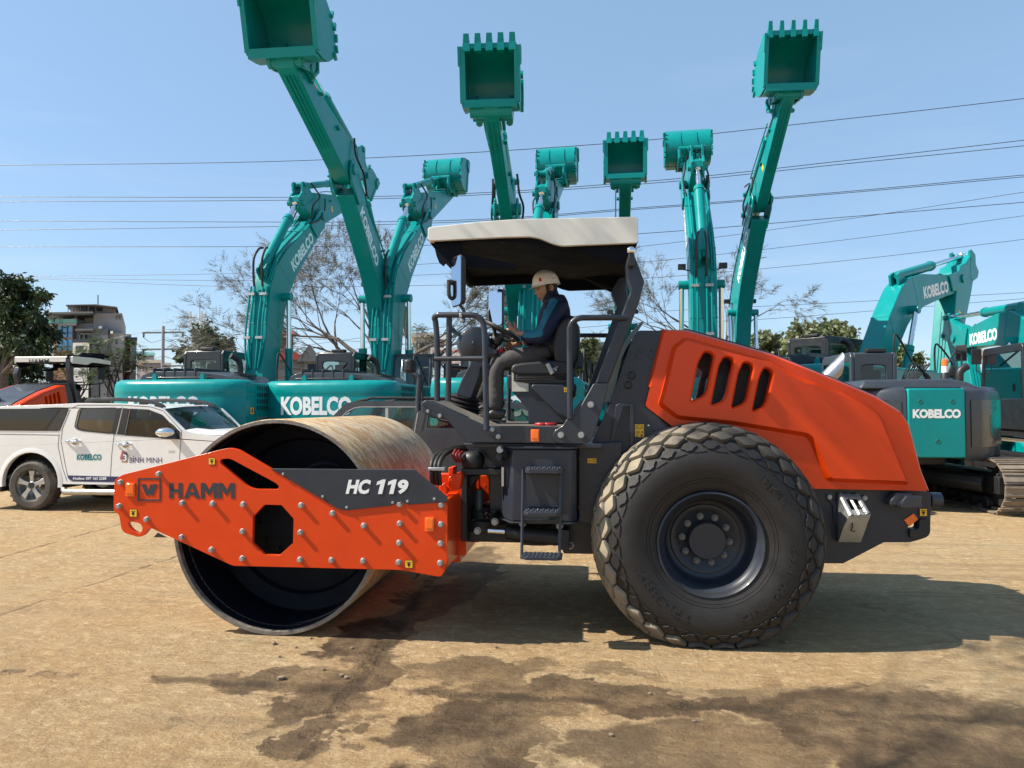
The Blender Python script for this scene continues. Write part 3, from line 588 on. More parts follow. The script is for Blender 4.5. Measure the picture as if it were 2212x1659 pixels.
mb = MB(); mb.pry(rnd(XZ('R', [(830, 880), (860, 800), (1000, 775), (1380, 745), (1560, 760), (1600, 860), (1590, 940), (900, 940)], 5.6), .04, 4), 5.58, 6.1); obj('seat_cushion', mb, M_SE, roller, bevel=.04, seg=4)
mb = MB(); mb.pry(rnd(XZ('R', [(1440, 880), (1390, 700), (1380, 450), (1420, 300), (1500, 200), (1600, 150), (1670, 170), (1700, 260), (1730, 300), (1720, 700), (1650, 850), (1560, 900)], 5.6), .05, 4), 5.6, 6.08); obj('backrest', mb, M_SE, roller, bevel=.05, seg=4)
mb = MB(); mb.tube([W('R', 1310, 790, 5.56), W('R', 1380, 920, 5.56)], .02, 8); mb.tube([W('R', 1380, 860, 5.55), W('R', 1450, 825, 5.55)], .006, 6); mb.ball(W('R', 1422, 868, 5.54), .012, 8); obj('seat_belt_buckle', mb, M_ST, roller)
mb = MB()
for x in (1245, 1335): mb.lathe([(0, .028), (.052, .028), (.058, .02), (.058, 0)], W('R', x, 1606, 5.25), (0, 0, 1), 20)
obj('filler_cap', mb, mat('cap_red', (.35, .012, .012), .4), roller)
mb = MB(); mb.pry(rnd(XZ('R', [(1640, 1500), (1650, 1380), (1760, 1260), (1900, 1200), (1900, 1500), (1700, 1520)], 5.2), .02), 5.2, 5.5); obj('floor_console', mb, M_TD, roller, bevel=.02)
# ---- engine bay side and vents
YB = 5.2
side = [(372, 112), (528, 112), (415, 550), (585, 692), (800, 720), (1000, 800), (1000, 1500), (150, 1500), (150, 780), (100, 760), (210, 530), (330, 170)]
mb = MB(); mb.pry(rnd(XZ('D', side, YB + .02), .012, 2), YB + .02, YB + .05)
mb.pry(XZ('D', [(372, 112), (528, 112), (440, 470), (585, 692), (585, 1400), (150, 1400), (150, 800), (210, 530), (330, 170)], YB + .02), YB + .055, 6.55)
eng = obj('engine_bay', mb, M_DK, roller, bevel=.006)
mb = MB(); mb.pry([(x, z) for x, z in XZ('D', [(206, 530), (255, 300), (330, 150), (372, 112), (355, 112), (300, 170), (225, 300), (150, 530)], 5.9)], 5.3, 6.5); obj('cab_rear_screen', mb, mat('screen_grey', (.10, .13, .12), .25, var=.3, dirt=.2), roller)
for x, y in ((384, 222), (458, 222), (370, 260), (444, 260)):
    mb = MB(); bolt_mb(mb, W('D', x, y, YB + .02), .017, .012); obj('bolt', mb, M_DK, roller)
for x, y in ((332, 373), (312, 427)):
    mb = MB(); mb.lathe([(0, -.012), (.022, -.012), (.03, -.004), (.03, 0)], W('D', x, y, YB + .02), (0, 1, 0), 18); obj('rubber_plug', mb, M_BK, roller)
# mesh vent
vp = [(240, 545), (262, 532), (345, 535), (345, 920), (200, 930), (205, 800)]
vo = [(285, 552), (320, 552), (322, 880), (215, 925), (216, 780)]
o1, h1 = XZ('D', vp, YB), XZ('D', vo, YB)
mb = MB(); mb.holed(o1, [h1], YB - .008, YB + .015); vent = obj('vent_frame', mb, M_DK, roller, bevel=.003)
mb = MB(); xs = [p[0] for p in h1]; zs = [p[1] for p in h1]
def inside(x, z, poly):
    c = False
    for i in range(len(poly)):
        (x1, z1), (x2, z2) = poly[i - 1], poly[i]
        if (z1 > z) != (z2 > z) and x < (x2 - x1) * (z - z1) / (z2 - z1) + x1: c = not c
    return c
def wire_mesh(mb, poly, Y, st, w_):
    xs = [p[0] for p in poly]; zs = [p[1] for p in poly]; i = 0
    nx, nz = int((max(xs) - min(xs)) / st) + 1, int((max(zs) - min(zs)) / st) + 1
    for i in range(nx):
        for j in range(nz):
            x, z = min(xs) + i * st, min(zs) + j * st
            if inside(x + st / 2, z + st / 2, poly):
                for a_, b_ in (((x, z), (x + st, z + st)), ((x, z + st), (x + st, z))):
                    dx, dz = (b_[0] - a_[0]), (b_[1] - a_[1]); l = hypot(dx, dz); nx_, nz_ = -dz / l * w_, dx / l * w_
                    mb.add([(a_[0] + nx_, Y, a_[1] + nz_), (a_[0] - nx_, Y, a_[1] - nz_), (b_[0] - nx_, Y, b_[1] - nz_), (b_[0] + nx_, Y, b_[1] + nz_)], [(0, 1, 2, 3)])
wire_mesh(mb, h1, YB + .004, .016, .0016); obj('vent_mesh', mb, M_TD, vent)
mb = MB(); mb.add([(x, YB + .0145, z) for x, z in h1], [list(range(len(h1)))]); obj('vent_backing', mb, M_BK, vent)
for t, x0, y0, x1, y1, Y, s in (('B', 1815, 498, 1893, 608, YB + .018, 2), ('B', 1450, 764, 1528, 806, 5.158, 4), ('T', 1893, 437, 2008, 552, 5.24, 1)):
    a, b = W(t, x0, y0, Y), W(t, x1, y1, Y); decal('warning_decal', (a + b) / 2, b.x - a.x, a.z - b.z, (0, -1, 0), roller, s)
for x, y in ((1926, 514), (1800, 660)):
    mb = MB(); mb.ball(W('B', x, y, YB + .015), .009, 8); obj('screw', mb, M_ZN, roller)
# ---- rear frame
YR = 5.25
rf = [(900, 1000), (2045, 1043), (2060, 1060), (2062, 1150), (2060, 1205), (2058, 1280), (2035, 1308), (1985, 1325), (1940, 1337), (1790, 1337), (1555, 1459), (900, 1455)]
rh = [(1928, 1245), (1993, 1205), (1993, 1262), (1940, 1262)]
mb = MB(); mb.holed(XZ('D', rf, YR), [XZ('D', rh, YR)[::-1]], YR, YR + .03); mb.holed(XZ('D', rf, 6.5), [XZ('D', rh, 6.5)], 6.5, 6.53)
frame = obj('rear_frame', mb, M_DK, roller, bevel=.004)
mb = MB(); a, b = W('D', 1100, 1060, YR), W('D', 1900, 1440, YR); mb.box2((a.x, 5.3, a.z - .02), (b.x - .35, 6.5, b.z + .06)); mb.box2((b.x - .37, 5.3, a.z - .02), (b.x, 6.5, a.z - .25)); obj('counterweight', mb, M_DK, roller, bevel=.01)
mb = MB(); mb.pry(rnd(XZ('T', [(1893, 590), (2060, 600), (2060, 800), (2000, 870), (1760, 875), (1755, 742), (1893, 742)], YR - .03), .02, 3), YR - .03, YR + .06); obj('tow_hook', mb, M_BK, roller, bevel=.006)
mb = MB(); q = XZ('T', [(1440, 330), (1575, 205), (1830, 205), (1935, 255), (1905, 320), (1930, 440), (1600, 437), (1445, 395)], YR - .12)
q2 = XZ('T', [(1600, 360), (1690, 240), (1935, 255), (1905, 320), (1930, 430), (1600, 437)], YR - .12)
mb.pry(q2, YR - .14, YR - .001); mb.pry([(x - .05, z + .012) for x, z in q2], YR - .10, YR - .001); obj('rear_lamp_block', mb, M_TD, roller, bevel=.012)
mb = MB(); mb.cyl(W('T', 2040, 310, 5.5), W('T', 2200, 315, 5.5), .055, 20); obj('towing_tube', mb, M_TD, roller)
mb = MB(); mb.pry(XZ('T', [(1675, 605), (1810, 508), (1887, 597), (1745, 703)], YR - .012), YR - .012, YR - .001); obj('side_reflector', mb, M_RF, roller, bevel=.003)
mb = MB(); mb.pry(rnd(XZ('T', [(545, 250), (590, 240), (650, 330), (710, 330), (710, 300), (1060, 260), (1110, 245), (1125, 290), (1090, 330), (1060, 500), (700, 690), (635, 620), (628, 390), (555, 310)], YR - .01), .01, 2), YR - .014, YR - .001); cb = obj('chock_bracket', mb, M_DK, roller, bevel=.003)
for x, y in ((583, 270), (1098, 285)):
    mb = MB(); bolt_mb(mb, W('T', x, y, YR - .014), .014, .014); obj('bolt', mb, M_ZN, cb)
# ---- engine hood
YH = 5.18; YH2 = 6.58
hood = [(524, 112), (650, 122), (1150, 264), (1560, 428), (1740, 503), (1885, 590), (1928, 655), (2000, 925), (2046, 1040), (1352, 1026), (1240, 880), (900, 720), (600, 692), (412, 550), (440, 440)]
ridge = [(565, 205), (640, 150), (745, 180), (1140, 292), (1300, 385), (1560, 470), (1728, 560), (1770, 600), (1928, 985), (1925, 1005), (1470, 985), (1450, 970), (1355, 745), (1330, 725), (900, 655), (590, 625), (480, 540), (500, 480)]
sl = [[(745, 240), (780, 240), (803, 262), (762, 455), (745, 490), (668, 524), (712, 300)], [(858, 268), (895, 270), (914, 292), (872, 490), (850, 522), (785, 545), (830, 320)],
      [(972, 298), (1005, 302), (1027, 328), (990, 510), (970, 537), (903, 562), (942, 360)], [(1088, 330), (1122, 338), (1141, 362), (1102, 525), (1080, 556), (1022, 580), (1060, 395)]]
def hood_side(Y, s):
    mb = MB(); O = rnd(XZ('D', hood, YH), .02, 2); Rg = rnd(XZ('D', ridge, YH), .03, 3); Rt = inset_poly(Rg, .028)
    SL = [rnd(XZ('D', q, YH), .02, 3) for q in sl]; SO = [inset_poly(q, -.012) for q in SL]; d = .05 * s
    mb.holed(O, [Rg], Y, Y + .02 * s); n = len(Rg)
    vs = [(x, Y, z) for x, z in Rg] + [(x, Y - d, z) for x, z in Rt]
    mb.add(vs, [(i, (i + 1) % n, n + (i + 1) % n, n + i) for i in range(n)])
    loops = [Rt] + SO
    tris = tessellate_polygon([[V((x, z, 0)) for x, z in l] for l in loops]); pts = [p for l in loops for p in l]
    mb.add([(x, Y - d, z) for x, z in pts], [tuple(t) for t in tris])
    for a_, b_ in zip(SO, SL):
        m = len(a_); mb.add([(x, Y - d, z) for x, z in a_] + [(x, Y - d + .015 * s, z) for x, z in b_] + [(x, Y + .05 * s, z) for x, z in b_],
                            [(i, (i + 1) % m, m + (i + 1) % m, m + i) for i in range(m)] + [(m + i, m + (i + 1) % m, 2 * m + (i + 1) % m, 2 * m + i) for i in range(m)])
    return mb, SL
mbh, SL = hood_side(YH, 1); mb2, _ = hood_side(YH2, -1)
topc = XZ('D', [(440, 440), (524, 112), (650, 122), (1150, 264), (1560, 428), (1740, 503), (1885, 590), (1928, 655), (2000, 925), (2046, 1040)], YH)
vs = []; fs = []
prof = [(YH, -.0), (YH + .012, .010), (YH + .05, .022), (YH + .12, .028), (YH2 - .12, .028), (YH2 - .05, .022), (YH2 - .012, .01), (YH2, 0)]
for i, (x, z) in enumerate(topc):
    a = V(topc[max(i - 1, 0)]); b = V(topc[min(i + 1, len(topc) - 1)]); t = (b - a).normalized(); nn = V((-t.y, t.x))
    for y, h in prof: vs.append((x + nn.x * h, y, z + nn.y * h))
m = len(prof)
fs = [(i * m + k, i * m + k + 1, (i + 1) * m + k + 1, (i + 1) * m + k) for i in range(len(topc) - 1) for k in range(m - 1)]
mbh.v += mb2.v and []
n0 = len(mbh.v); mbh.v += mb2.v; mbh.f += [[n0 + i for i in f] for f in mb2.f]; mbh.mi += mb2.mi; mbh.add(vs, fs)
hd = obj('engine_hood', mbh, M_OR, roller, sharp=28)
bv = hd.modifiers.new('bevel', 'BEVEL'); bv.width = .007; bv.segments = 3; bv.limit_method = 'ANGLE'; bv.angle_limit = radians(32); bv.harden_normals = False
mb = MB(); hp_ = topc[2:8]
for (xa, za), (xb, zb2) in zip(hp_, hp_[1:]): mb.prism([(xa, YH + .16, za + .026), (xb, YH + .16, zb2 + .026), (xb, YH2 - .16, zb2 + .026), (xa, YH2 - .16, za + .026)], [(xa + .01, YH + .17, za + .048), (xb + .01, YH + .17, zb2 + .048), (xb + .01, YH2 - .17, zb2 + .048), (xa + .01, YH2 - .17, za + .048)])
obj('hood_top', mb, M_DK, hd)
mb = MB()
for q in SL: wire_mesh(mb, q, YH + .055, .02, .0015)
obj('louvre_mesh', mb, M_BK, hd)
a, b = W('D', 905, 300, YH), W('D', 1700, 1000, YH)
mb = MB(); mb.pry(XZ('D', [(560, 560), (700, 520), (905, 540), (940, 330), (1140, 340), (1560, 500), (1740, 580), (1900, 980), (560, 980)], YH), YH + .16, YH2 - .16)
mb.pry(XZ('D', [(640, 190), (760, 240), (700, 400), (640, 400)], YH), YH + .5, YH2 - .5)
obj('engine_block', mb, M_BK, hd)
mb = MB(); a = W('D', 1455, 395, 5.88); b = W('D', 1545, 305, 5.88); ax = (b - a).normalized(); a = a - ax * .15; n = 24
u = ax.orthogonal().normalized(); w2 = ax.cross(u); vs = []
for h, r in ((0, .058), ('cut', .058), ('cut', .052), (0.05, .052)):
    for k in range(n):
        d = u * cos(2 * pi * k / n) + w2 * sin(2 * pi * k / n)
        if h == 'cut': vs.append(b + d * r - ax * (.07 * d.dot(V((ax.z, 0, -ax.x)))))
        else: vs.append(a + d * r + ax * h)
mb.add(vs, [(i * n + k, i * n + (k + 1) % n, (i + 1) * n + (k + 1) % n, (i + 1) * n + k) for i in range(3) for k in range(n)]); obj('exhaust_pipe', mb, mat('pipe_steel', (.40, .41, .42), .38, metal=.85, var=.1, vscale=12), hd)
# ---- wheels
WC = V((.795, 0, .70)); TR = .775
def tyre_pt(s, ang, h, Y0, sg):
    """s across the tread -1..1 (near side -1), returns point and keeps contact patch flat"""
    pts = TPROF; t = (s + 1) / 2 * (len(pts) - 1); i = min(int(t), len(pts) - 2); f = t - i
    y = pts[i][0] * (1 - f) + pts[i + 1][0] * f; r = pts[i][1] * (1 - f) + pts[i + 1][1] * f
    dy = pts[i + 1][0] - pts[i][0]; dr = pts[i + 1][1] - pts[i][1]; l = hypot(dy, dr); ny, nr = -dr / l, dy / l
    y += ny * h; r += nr * h
    return place(Y0, y, r, ang)
def place(Y0, y, r, ang):
    x, z = WC.x + r * cos(ang), WC.z + r * sin(ang)
    if z < .004: k = (.004 - z); z = .004; y = .29 + (y - .29) * (1 + k * .9)
    return V((x, Y0 + y, z))
half = [(.055, .335), (.042, .36), (.020, .42), (.004, .48), (.0, .54), (.012, .598), (.036, .645), (.074, .686), (.124, .718), (.19, .740), (.29, .752)]
full = half + [(.58 - y, r) for y, r in half[:-1][::-1]]
TPROF = [p for p in full if p[1] > .59]
def wheel(Y0, near):
    mb = MB(); n = 120; pr = catmull([V((y, r, 0)) for y, r in full], [0] * len(full), 2)[0]; m = len(pr)
    vs = [place(Y0, p.x, p.y, 2 * pi * k / n) for p in pr for k in range(n)]
    mb.add(vs, [(i * n + k, i * n + (k + 1) % n, (i + 1) * n + (k + 1) % n, (i + 1) * n + k) for i in range(m - 1) for k in range(n)])
    if near:                      # raised sidewall lettering and ribs
        def arc(s, r, a0, a1, hgt):
            vv, ff = text_mesh(s, .012); x0, x1 = min(v.x for v in vv), max(v.x for v in vv); y1 = max(v.y for v in vv)
            o = []
            for v in vv:
                f = (v.x - x0) / (x1 - x0); an = a0 + (a1 - a0) * f; rr = r + (v.y / y1) * hgt; o.append(an and place(Y0, 0, rr, an))
            ys = {}
            for k, v in enumerate(vv):
                rr = r + (v.y / y1) * hgt; yy = sidey(rr); o[k] = V((o[k].x, Y0 + yy - .009, o[k].z))
            mb.add(o, ff)
        def sidey(r):
            for (y_, r_), (y2, r2) in zip(half[:-1], half[1:]):
                if r_ <= r <= r2: return y_ + (y2 - y_) * (r - r_) / (r2 - r_)
            return 0
        arc('23.1-26 IND', .475, radians(2), radians(-72), .055)
        arc('TR-387', .475, radians(-106), radians(-160), .058)
        arc('BKT', .50, radians(52), radians(30), .06)
        for r in (.40, .42): mb.lathe([(r - .002, sidey(r) + .002), (r, sidey(r) - .003), (r + .002, sidey(r) + .002)], (WC.x, Y0, WC.z), n=96)
    ty = obj('tyre', mb, M_RB, None)
    lg = MB(); shs = [MB(), MB()]; K = 28
    rows = [(-.84, .1, .03, 'hex', 0, .013), (-.60, .1, .17, 'dia', .5, .030), (-.36, .1, .17, 'dia', 0, .034), (-.12, .1, .17, 'dia', .5, .034), (.12, .1, .17, 'dia', 0, .034), (.36, .1, .17, 'dia', .5, .034), (.60, .1, .17, 'dia', 0, .030), (.84, .1, .03, 'hex', .5, .013)]
    random.seed(4)
    for s0, al, ds, kind, off, h in rows:
        sh_ = shs[0 if s0 < 0 else 1]
        for k in range(K):
            a0 = 2 * pi * (k + off) / K
            if kind == 'dia': shp = [(-.084, -.010), (-.012, -.135), (.012, -.135), (.084, -.010), (.084, .010), (.012, .135), (-.012, .135), (-.084, .010)]
            else: shp = [(-.072, .0), (-.036, -.07), (-.026, -.11), (.026, -.11), (.036, -.07), (.072, .0), (.028, .11), (-.028, .11)]
            m = len(shp); vs = []
            for hh, kk in ((-.004, 1.08), (h * .9, 1.0), (h, .93)):
                for da, dss in shp:
                    vs.append(tyre_pt(max(-1, min(1, s0 + dss * kk)), a0 + da * kk * 1.18, hh, Y0, 1))
            (lg if kind == 'dia' else sh_).add(vs, [(i * m + q, i * m + (q + 1) % m, (i + 1) * m + (q + 1) % m, (i + 1) * m + q) for i in range(2) for q in range(m)] + [[2 * m + q for q in range(m)]])
        if kind == 'hex':
            for k in range(K):
                a0 = 2 * pi * (k + off + .5) / K; e_ = -1 if s0 < 0 else 1
                vs = [tyre_pt(e_ * (1.0 if abs(da) > .03 else .90), a0 + da, hh, Y0, 1) for hh in (-.002, .006) for da in (-.07, 0, .07)]
                sh_.add(vs, [(0, 1, 4, 3), (1, 2, 5, 4), (2, 0, 3, 5), (3, 4, 5)])
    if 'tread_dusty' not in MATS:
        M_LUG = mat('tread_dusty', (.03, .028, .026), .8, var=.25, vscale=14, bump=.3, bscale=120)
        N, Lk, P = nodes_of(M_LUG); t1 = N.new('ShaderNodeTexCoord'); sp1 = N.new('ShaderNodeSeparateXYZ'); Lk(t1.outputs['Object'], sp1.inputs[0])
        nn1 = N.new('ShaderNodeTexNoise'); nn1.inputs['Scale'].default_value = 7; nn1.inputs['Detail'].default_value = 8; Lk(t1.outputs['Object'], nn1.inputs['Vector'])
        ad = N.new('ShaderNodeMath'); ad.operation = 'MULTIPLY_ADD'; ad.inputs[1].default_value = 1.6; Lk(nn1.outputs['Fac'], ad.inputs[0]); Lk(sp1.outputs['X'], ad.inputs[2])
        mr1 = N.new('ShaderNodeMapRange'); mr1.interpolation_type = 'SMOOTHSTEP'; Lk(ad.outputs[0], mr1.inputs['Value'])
        mr1.inputs['From Min'].default_value = 1.25; mr1.inputs['From Max'].default_value = 2.1; mr1.inputs['To Min'].default_value = .92; mr1.inputs['To Max'].default_value = .06     # tan tone is strongest on the left of the tyre, broken up by noise
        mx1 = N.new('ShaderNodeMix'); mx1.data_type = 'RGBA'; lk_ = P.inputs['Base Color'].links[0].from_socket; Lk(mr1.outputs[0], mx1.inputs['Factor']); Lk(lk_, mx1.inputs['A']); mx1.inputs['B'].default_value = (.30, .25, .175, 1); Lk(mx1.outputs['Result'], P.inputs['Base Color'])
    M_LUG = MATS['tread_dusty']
    [obj('shoulder_lug', q_, M_RB, ty, sharp=30) for q_ in shs]; return ty, lg, M_LUG
def build_wheel(Y0, near):
    wt = thing_dummy = None
    ty, lg, ml = wheel(Y0, near); ty.parent = roller; ty.location = (0, 0, 0)
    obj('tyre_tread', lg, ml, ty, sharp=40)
    s = 1 if near else -1; y0 = Y0 if near else Y0 + .58
    mb = MB(); f = lambda l: [(r, h * s) for r, h in l]
    mb.lathe(f([(.345, .062), (.352, .045), (.351, .036), (.34, .030), (.326, .045), (.321, .07), (.308, .09), (.295, .105), (.290, .20), (.280, .25), (.262, .27), (.24, .275), (.235, .262), (.21, .262), (.20, .27), (.02, .27)]), (WC.x, y0, WC.z - .02), n=96)
    rim_ = obj('rim', mb, M_DK, roller, sharp=50)
    mb = MB(); mb.lathe(f([(.130, .27), (.127, .20), (.12, .185), (0, .185)]), (WC.x, y0, WC.z - .02), n=48); obj('hub', mb, M_DK, rim_, sharp=40)
    if near:
        for k in range(10):
            a = radians(-5 + 36 * k); mb = MB(); c = V((WC.x + .160 * cos(a), y0 + .262, WC.z - .02 + .160 * sin(a)))
            mb.lathe([(.024, 0), (.024, -.004)], c, n=14, caps=True); bolt_mb(mb, c + V((0, -.004, 0)), .017, .020); mb.cyl(c + V((0, -.02, 0)), c + V((0, -.034, 0)), .009, 8); obj('wheel_nut', mb, mat('nut_dark', (.16, .165, .16), .45, metal=.5), rim_)
        mb = MB(); c = V((WC.x + .26, y0 + .19, WC.z - .23)); mb.cyl(c, c + V((-.02, -.07, .02)), .007, 8); mb.tube([c + V((-.045, -.03, -.01)), c + V((-.01, -.05, -.04)), c + V((.025, -.04, -.01)), c + V((.03, -.03, .03))], .003, 6, 4); obj('valve', mb, M_ST, rim_)
build_wheel(4.80, True); build_wheel(6.38, False)
mb = MB(); mb.cyl((WC.x, 5.2, WC.z), (WC.x, 6.6, WC.z), .13, 20); mb.box2((WC.x - .2, 5.5, WC.z - .2), (WC.x + .2, 6.3, WC.z + .15)); obj('axle', mb, M_BK, roller)
org()
# ---- wheel chock held on the rear frame (its own thing)
Yk = 5.235
ck = thing('wheel_chock', 'ribbed galvanised wheel chock clipped to the rear flank of the road roller', 'wheel chock', (2.0, 5.15, .7))
top = [W('T', 700, 222, Yk - .01), W('T', 1020, 230, Yk - .01), W('T', 1188, 520, Yk - .17), W('T', 870, 545, Yk - .17)]
low = [W('T', 700, 700, Yk - .01), W('T', 1125, 700, Yk - .01), W('T', 1125, 690, Yk - .15), W('T', 800, 680, Yk - .15)]
bot = [W('T', 710, 930, Yk - .01), W('T', 1040, 930, Yk - .01), W('T', 1040, 930, Yk - .05), W('T', 712, 930, Yk - .05)]
def lerp(a, b, t): return a * (1 - t) + b * t
mb = MB()
g = []                                    # ribbed sloping face with two slots
nx, ny = 12, 8
for j in range(ny + 1):
    for i in range(nx + 1):
        p = lerp(lerp(top[0], top[1], i / nx), lerp(top[3], top[2], i / nx), j / ny); rr = .008 if (i in (1, 2, 6, 10, 11)) else 0
        g.append(p + V((0, -rr * .6, rr)))
fs = [(j * (nx + 1) + i, j * (nx + 1) + i + 1, (j + 1) * (nx + 1) + i + 1, (j + 1) * (nx + 1) + i) for j in range(ny) for i in range(nx) if not (i in (3, 4, 7, 8) and 2 <= j <= 5)]
mb.add(g, fs)
mb.add([top[0], top[3], low[3], low[0]], [(0, 1, 2, 3)]); mb.add([top[1], top[2], low[2], low[1]], [(0, 3, 2, 1)])
mb.add([top[3], top[2], low[2], low[3]], [(0, 1, 2, 3)])
mb.add([low[0], low[1], low[2], low[3], bot[0], bot[1], bot[2], bot[3]], [(3, 2, 6, 7), (0, 3, 7, 4), (1, 5, 6, 2), (4, 7, 6, 5)])
obj('chock_body', mb, M_ZN, ck, sharp=25)
mb = MB(); p = lambda x, y, d: W('T', x, y, Yk - d)
mb.tube([p(920, 650, .16), p(915, 720, .155), p(895, 760, .15), p(960, 770, .15)], .004, 6, 4); mb.tube([p(980, 470, .2), p(1000, 390, .17), p(1040, 440, .19), p(1080, 400, .18), p(1050, 480, .2), p(1140, 500, .19)], .002, 5, 4); obj('retaining_wire', mb, M_BK, ck)
org()
# ================================================================== EXCAVATORS
# local frame: x right, y forward (away from the operator), z up; swing centre at the origin
M_TB = mat('teal_bucket_inside', (.0, .12, .105), .5, var=.15, dirt=.08, dcol=(.10, .09, .06))
M_TR = mat('track_steel', (.20, .165, .125), .6, metal=.2, var=.25, vscale=8, dirt=.5, dcol=(.36, .28, .19), bump=.2)
M_HS = mat('hose_black', (.012, .012, .013), .45)
def ltxt(name, s, o, r, u, m, par, **k): return text(name, s, o, r, u, m, par, bold=.05, **k)
def cab(root, x0, x1, y0, y1, z0, z1, dark=M_TD):
    """operator cab: frame bars, glass, seat seen inside"""
    mb = MB(); t = .09; s = .22
    side = [(y0, z0), (y1, z0), (y1, z0 + .5), (y1 - s, z1 - .05), (y1 - s - .08, z1), (y0 + .06, z1), (y0, z1 - .08)]
    for x in (x0, x1 - .06):
        hole = [(y0 + t, z0 + .62), (y1 - t - .02, z0 + .62), (y1 - s - t * .7, z1 - .16), (y0 + t, z1 - .16)]
        # panel with a window opening, drawn in the yz plane
        q = MB(); q.holed(side, [hole], 0, .06); mb.add([(x + p.y, p.x, p.z) for p in q.v], q.f)
    for y in (y0, y1 - s - .06):
        q = MB()
    q = MB(); q.holed([(x0 + .06, z0), (x1 - .06, z0), (x1 - .06, z1 - .02), (x0 + .06, z1 - .02)], [rnd([(x0 + .17, z0 + .75), (x1 - .17, z0 + .75), (x1 - .17, z1 - .22), (x0 + .17, z1 - .22)], .09, 3)], y0 + .005, y0 + .06); mb.add(q.v, q.f)
    mb.box2((x0 + .06, y0 + .05, z1 - .07), (x1 - .06, y1 - s - .02, z1 - .005)); mb.box2((x0 + .06, y0 + .06, z0), (x1 - .06, y1 - .01, z0 + .08))
    mb.box2((x0 + .06, y1 - .07, z0 + .08), (x1 - .06, y1 - .012, z0 + .5))
    for x in (x0 + .003, x1 - .063): mb.prism([(x, y1 - .08, z0 + .5), (x + .06, y1 - .08, z0 + .5), (x + .06, y1 - .01, z0 + .5), (x, y1 - .01, z0 + .5)], [(x, y1 - s - .07, z1 - .05), (x + .06, y1 - s - .07, z1 - .05), (x + .06, y1 - s, z1 - .05), (x, y1 - s, z1 - .05)])
    c = obj('cab', mb, dark, root, bevel=.015)
    mb = MB()
    mb.add([(x0 + .15, y0 + .03, z0 + .70), (x1 - .15, y0 + .03, z0 + .70), (x1 - .15, y0 + .03, z1 - .2), (x0 + .15, y0 + .03, z1 - .2)], [(0, 1, 2, 3)]); obj('window', mb, M_GC, c)
    for x in (x0 + .03, x1 - .03):
        mb = MB(); mb.add([(x, y0 + .08, z0 + .6), (x, y1 - .1, z0 + .6), (x, y1 - s - .06, z1 - .15), (x, y0 + .08, z1 - .15)], [(0, 1, 2, 3)]); obj('window', mb, M_GC, c)
    mb = MB(); mb.add([(x0 + .07, y1 - .03, z0 + .5), (x1 - .07, y1 - .03, z0 + .5), (x1 - .07, y1 - s - .03, z1 - .06), (x0 + .07, y1 - s - .03, z1 - .06)], [(0, 1, 2, 3)]); obj('windscreen', mb, M_GC, c)
    mb = MB(); xm = (x0 + x1) / 2; mb.box2((xm - .25, y0 + .45, z0 + .1), (xm + .25, y0 + 1.0, z0 + .55)); mb.box2((xm - .25, y0 + .32, z0 + .5), (xm + .25, y0 + .45, z0 + 1.25)); mb.box2((xm - .13, y0 + .33, z0 + 1.25), (xm + .13, y0 + .42, z0 + 1.45)); obj('cab_seat', mb, M_BK, c, bevel=.03)
    mb = MB(); mb.box2((xm - .1, y0 + .02, z1), (xm + .22, y0 + .16, z1 + .06)); obj('cab_beacon_base', mb, M_BK, c, bevel=.01)
    return c
def track(root, x, ln=2.2, r=.44, wd=.6, n=46):
    """one crawler: belt of shoes round idler and sprocket"""
    mb = MB(); c = ln - r; P = []; per = 4 * c + 2 * pi * r
    for k in range(n):
        d = per * k / n
        if d < 2 * c: p, a = (-c + d, 0.0), 0
        elif d < 2 * c + pi * r: an = (d - 2 * c) / r; p, a = (c + r * sin(an), r - r * cos(an)), an
        elif d < 4 * c + pi * r: p, a = (c - (d - 2 * c - pi * r), 2 * r), pi
        else: an = (d - 4 * c - pi * r) / r; p, a = (-c - r * sin(an), r + r * cos(an)), pi + an
        P.append((p, a))
    pitch = per / n
    for (y, z), a in P:
        R = Matrix.Rotation(a, 3, 'X'); o = V((x, y, z + .035))
        mb.box(o, (wd, pitch * .96, .022), R)
        for q in (-.38, 0, .36): mb.box(o + R @ V((0, q * pitch, -.022)), (wd * .99, .012, .028), R)
    t = obj('track', mb, M_TR, root)
    mb = MB(); s = 1 if x > 0 else -1
    mb.pry([(0, 0)], 0, 1) if False else None
    mb.box2((x - .16, -c, .28), (x + .16, c, .66)); mb.box2((x - .22, -c * .9, .30), (x + .22, c * .8, .50))
    for k in range(7): y = -c * .8 + k * c * 1.6 / 6; mb.cyl((x - .2, y, .17), (x + .2, y, .17), .11, 14)
    for y in (-c, c): mb.cyl((x - .15, y, r + .035), (x + .15, y, r + .035), r - .09, 24)
    obj('track_frame', mb, M_BK, t, bevel=.01)
def beam_side(mb, prof, x0, x1, T):      # prof in (s,h); T maps (x,s,h) -> local point
    mb.prism([T(x0, s, h) for s, h in prof], [T(x1, s, h) for s, h in prof])
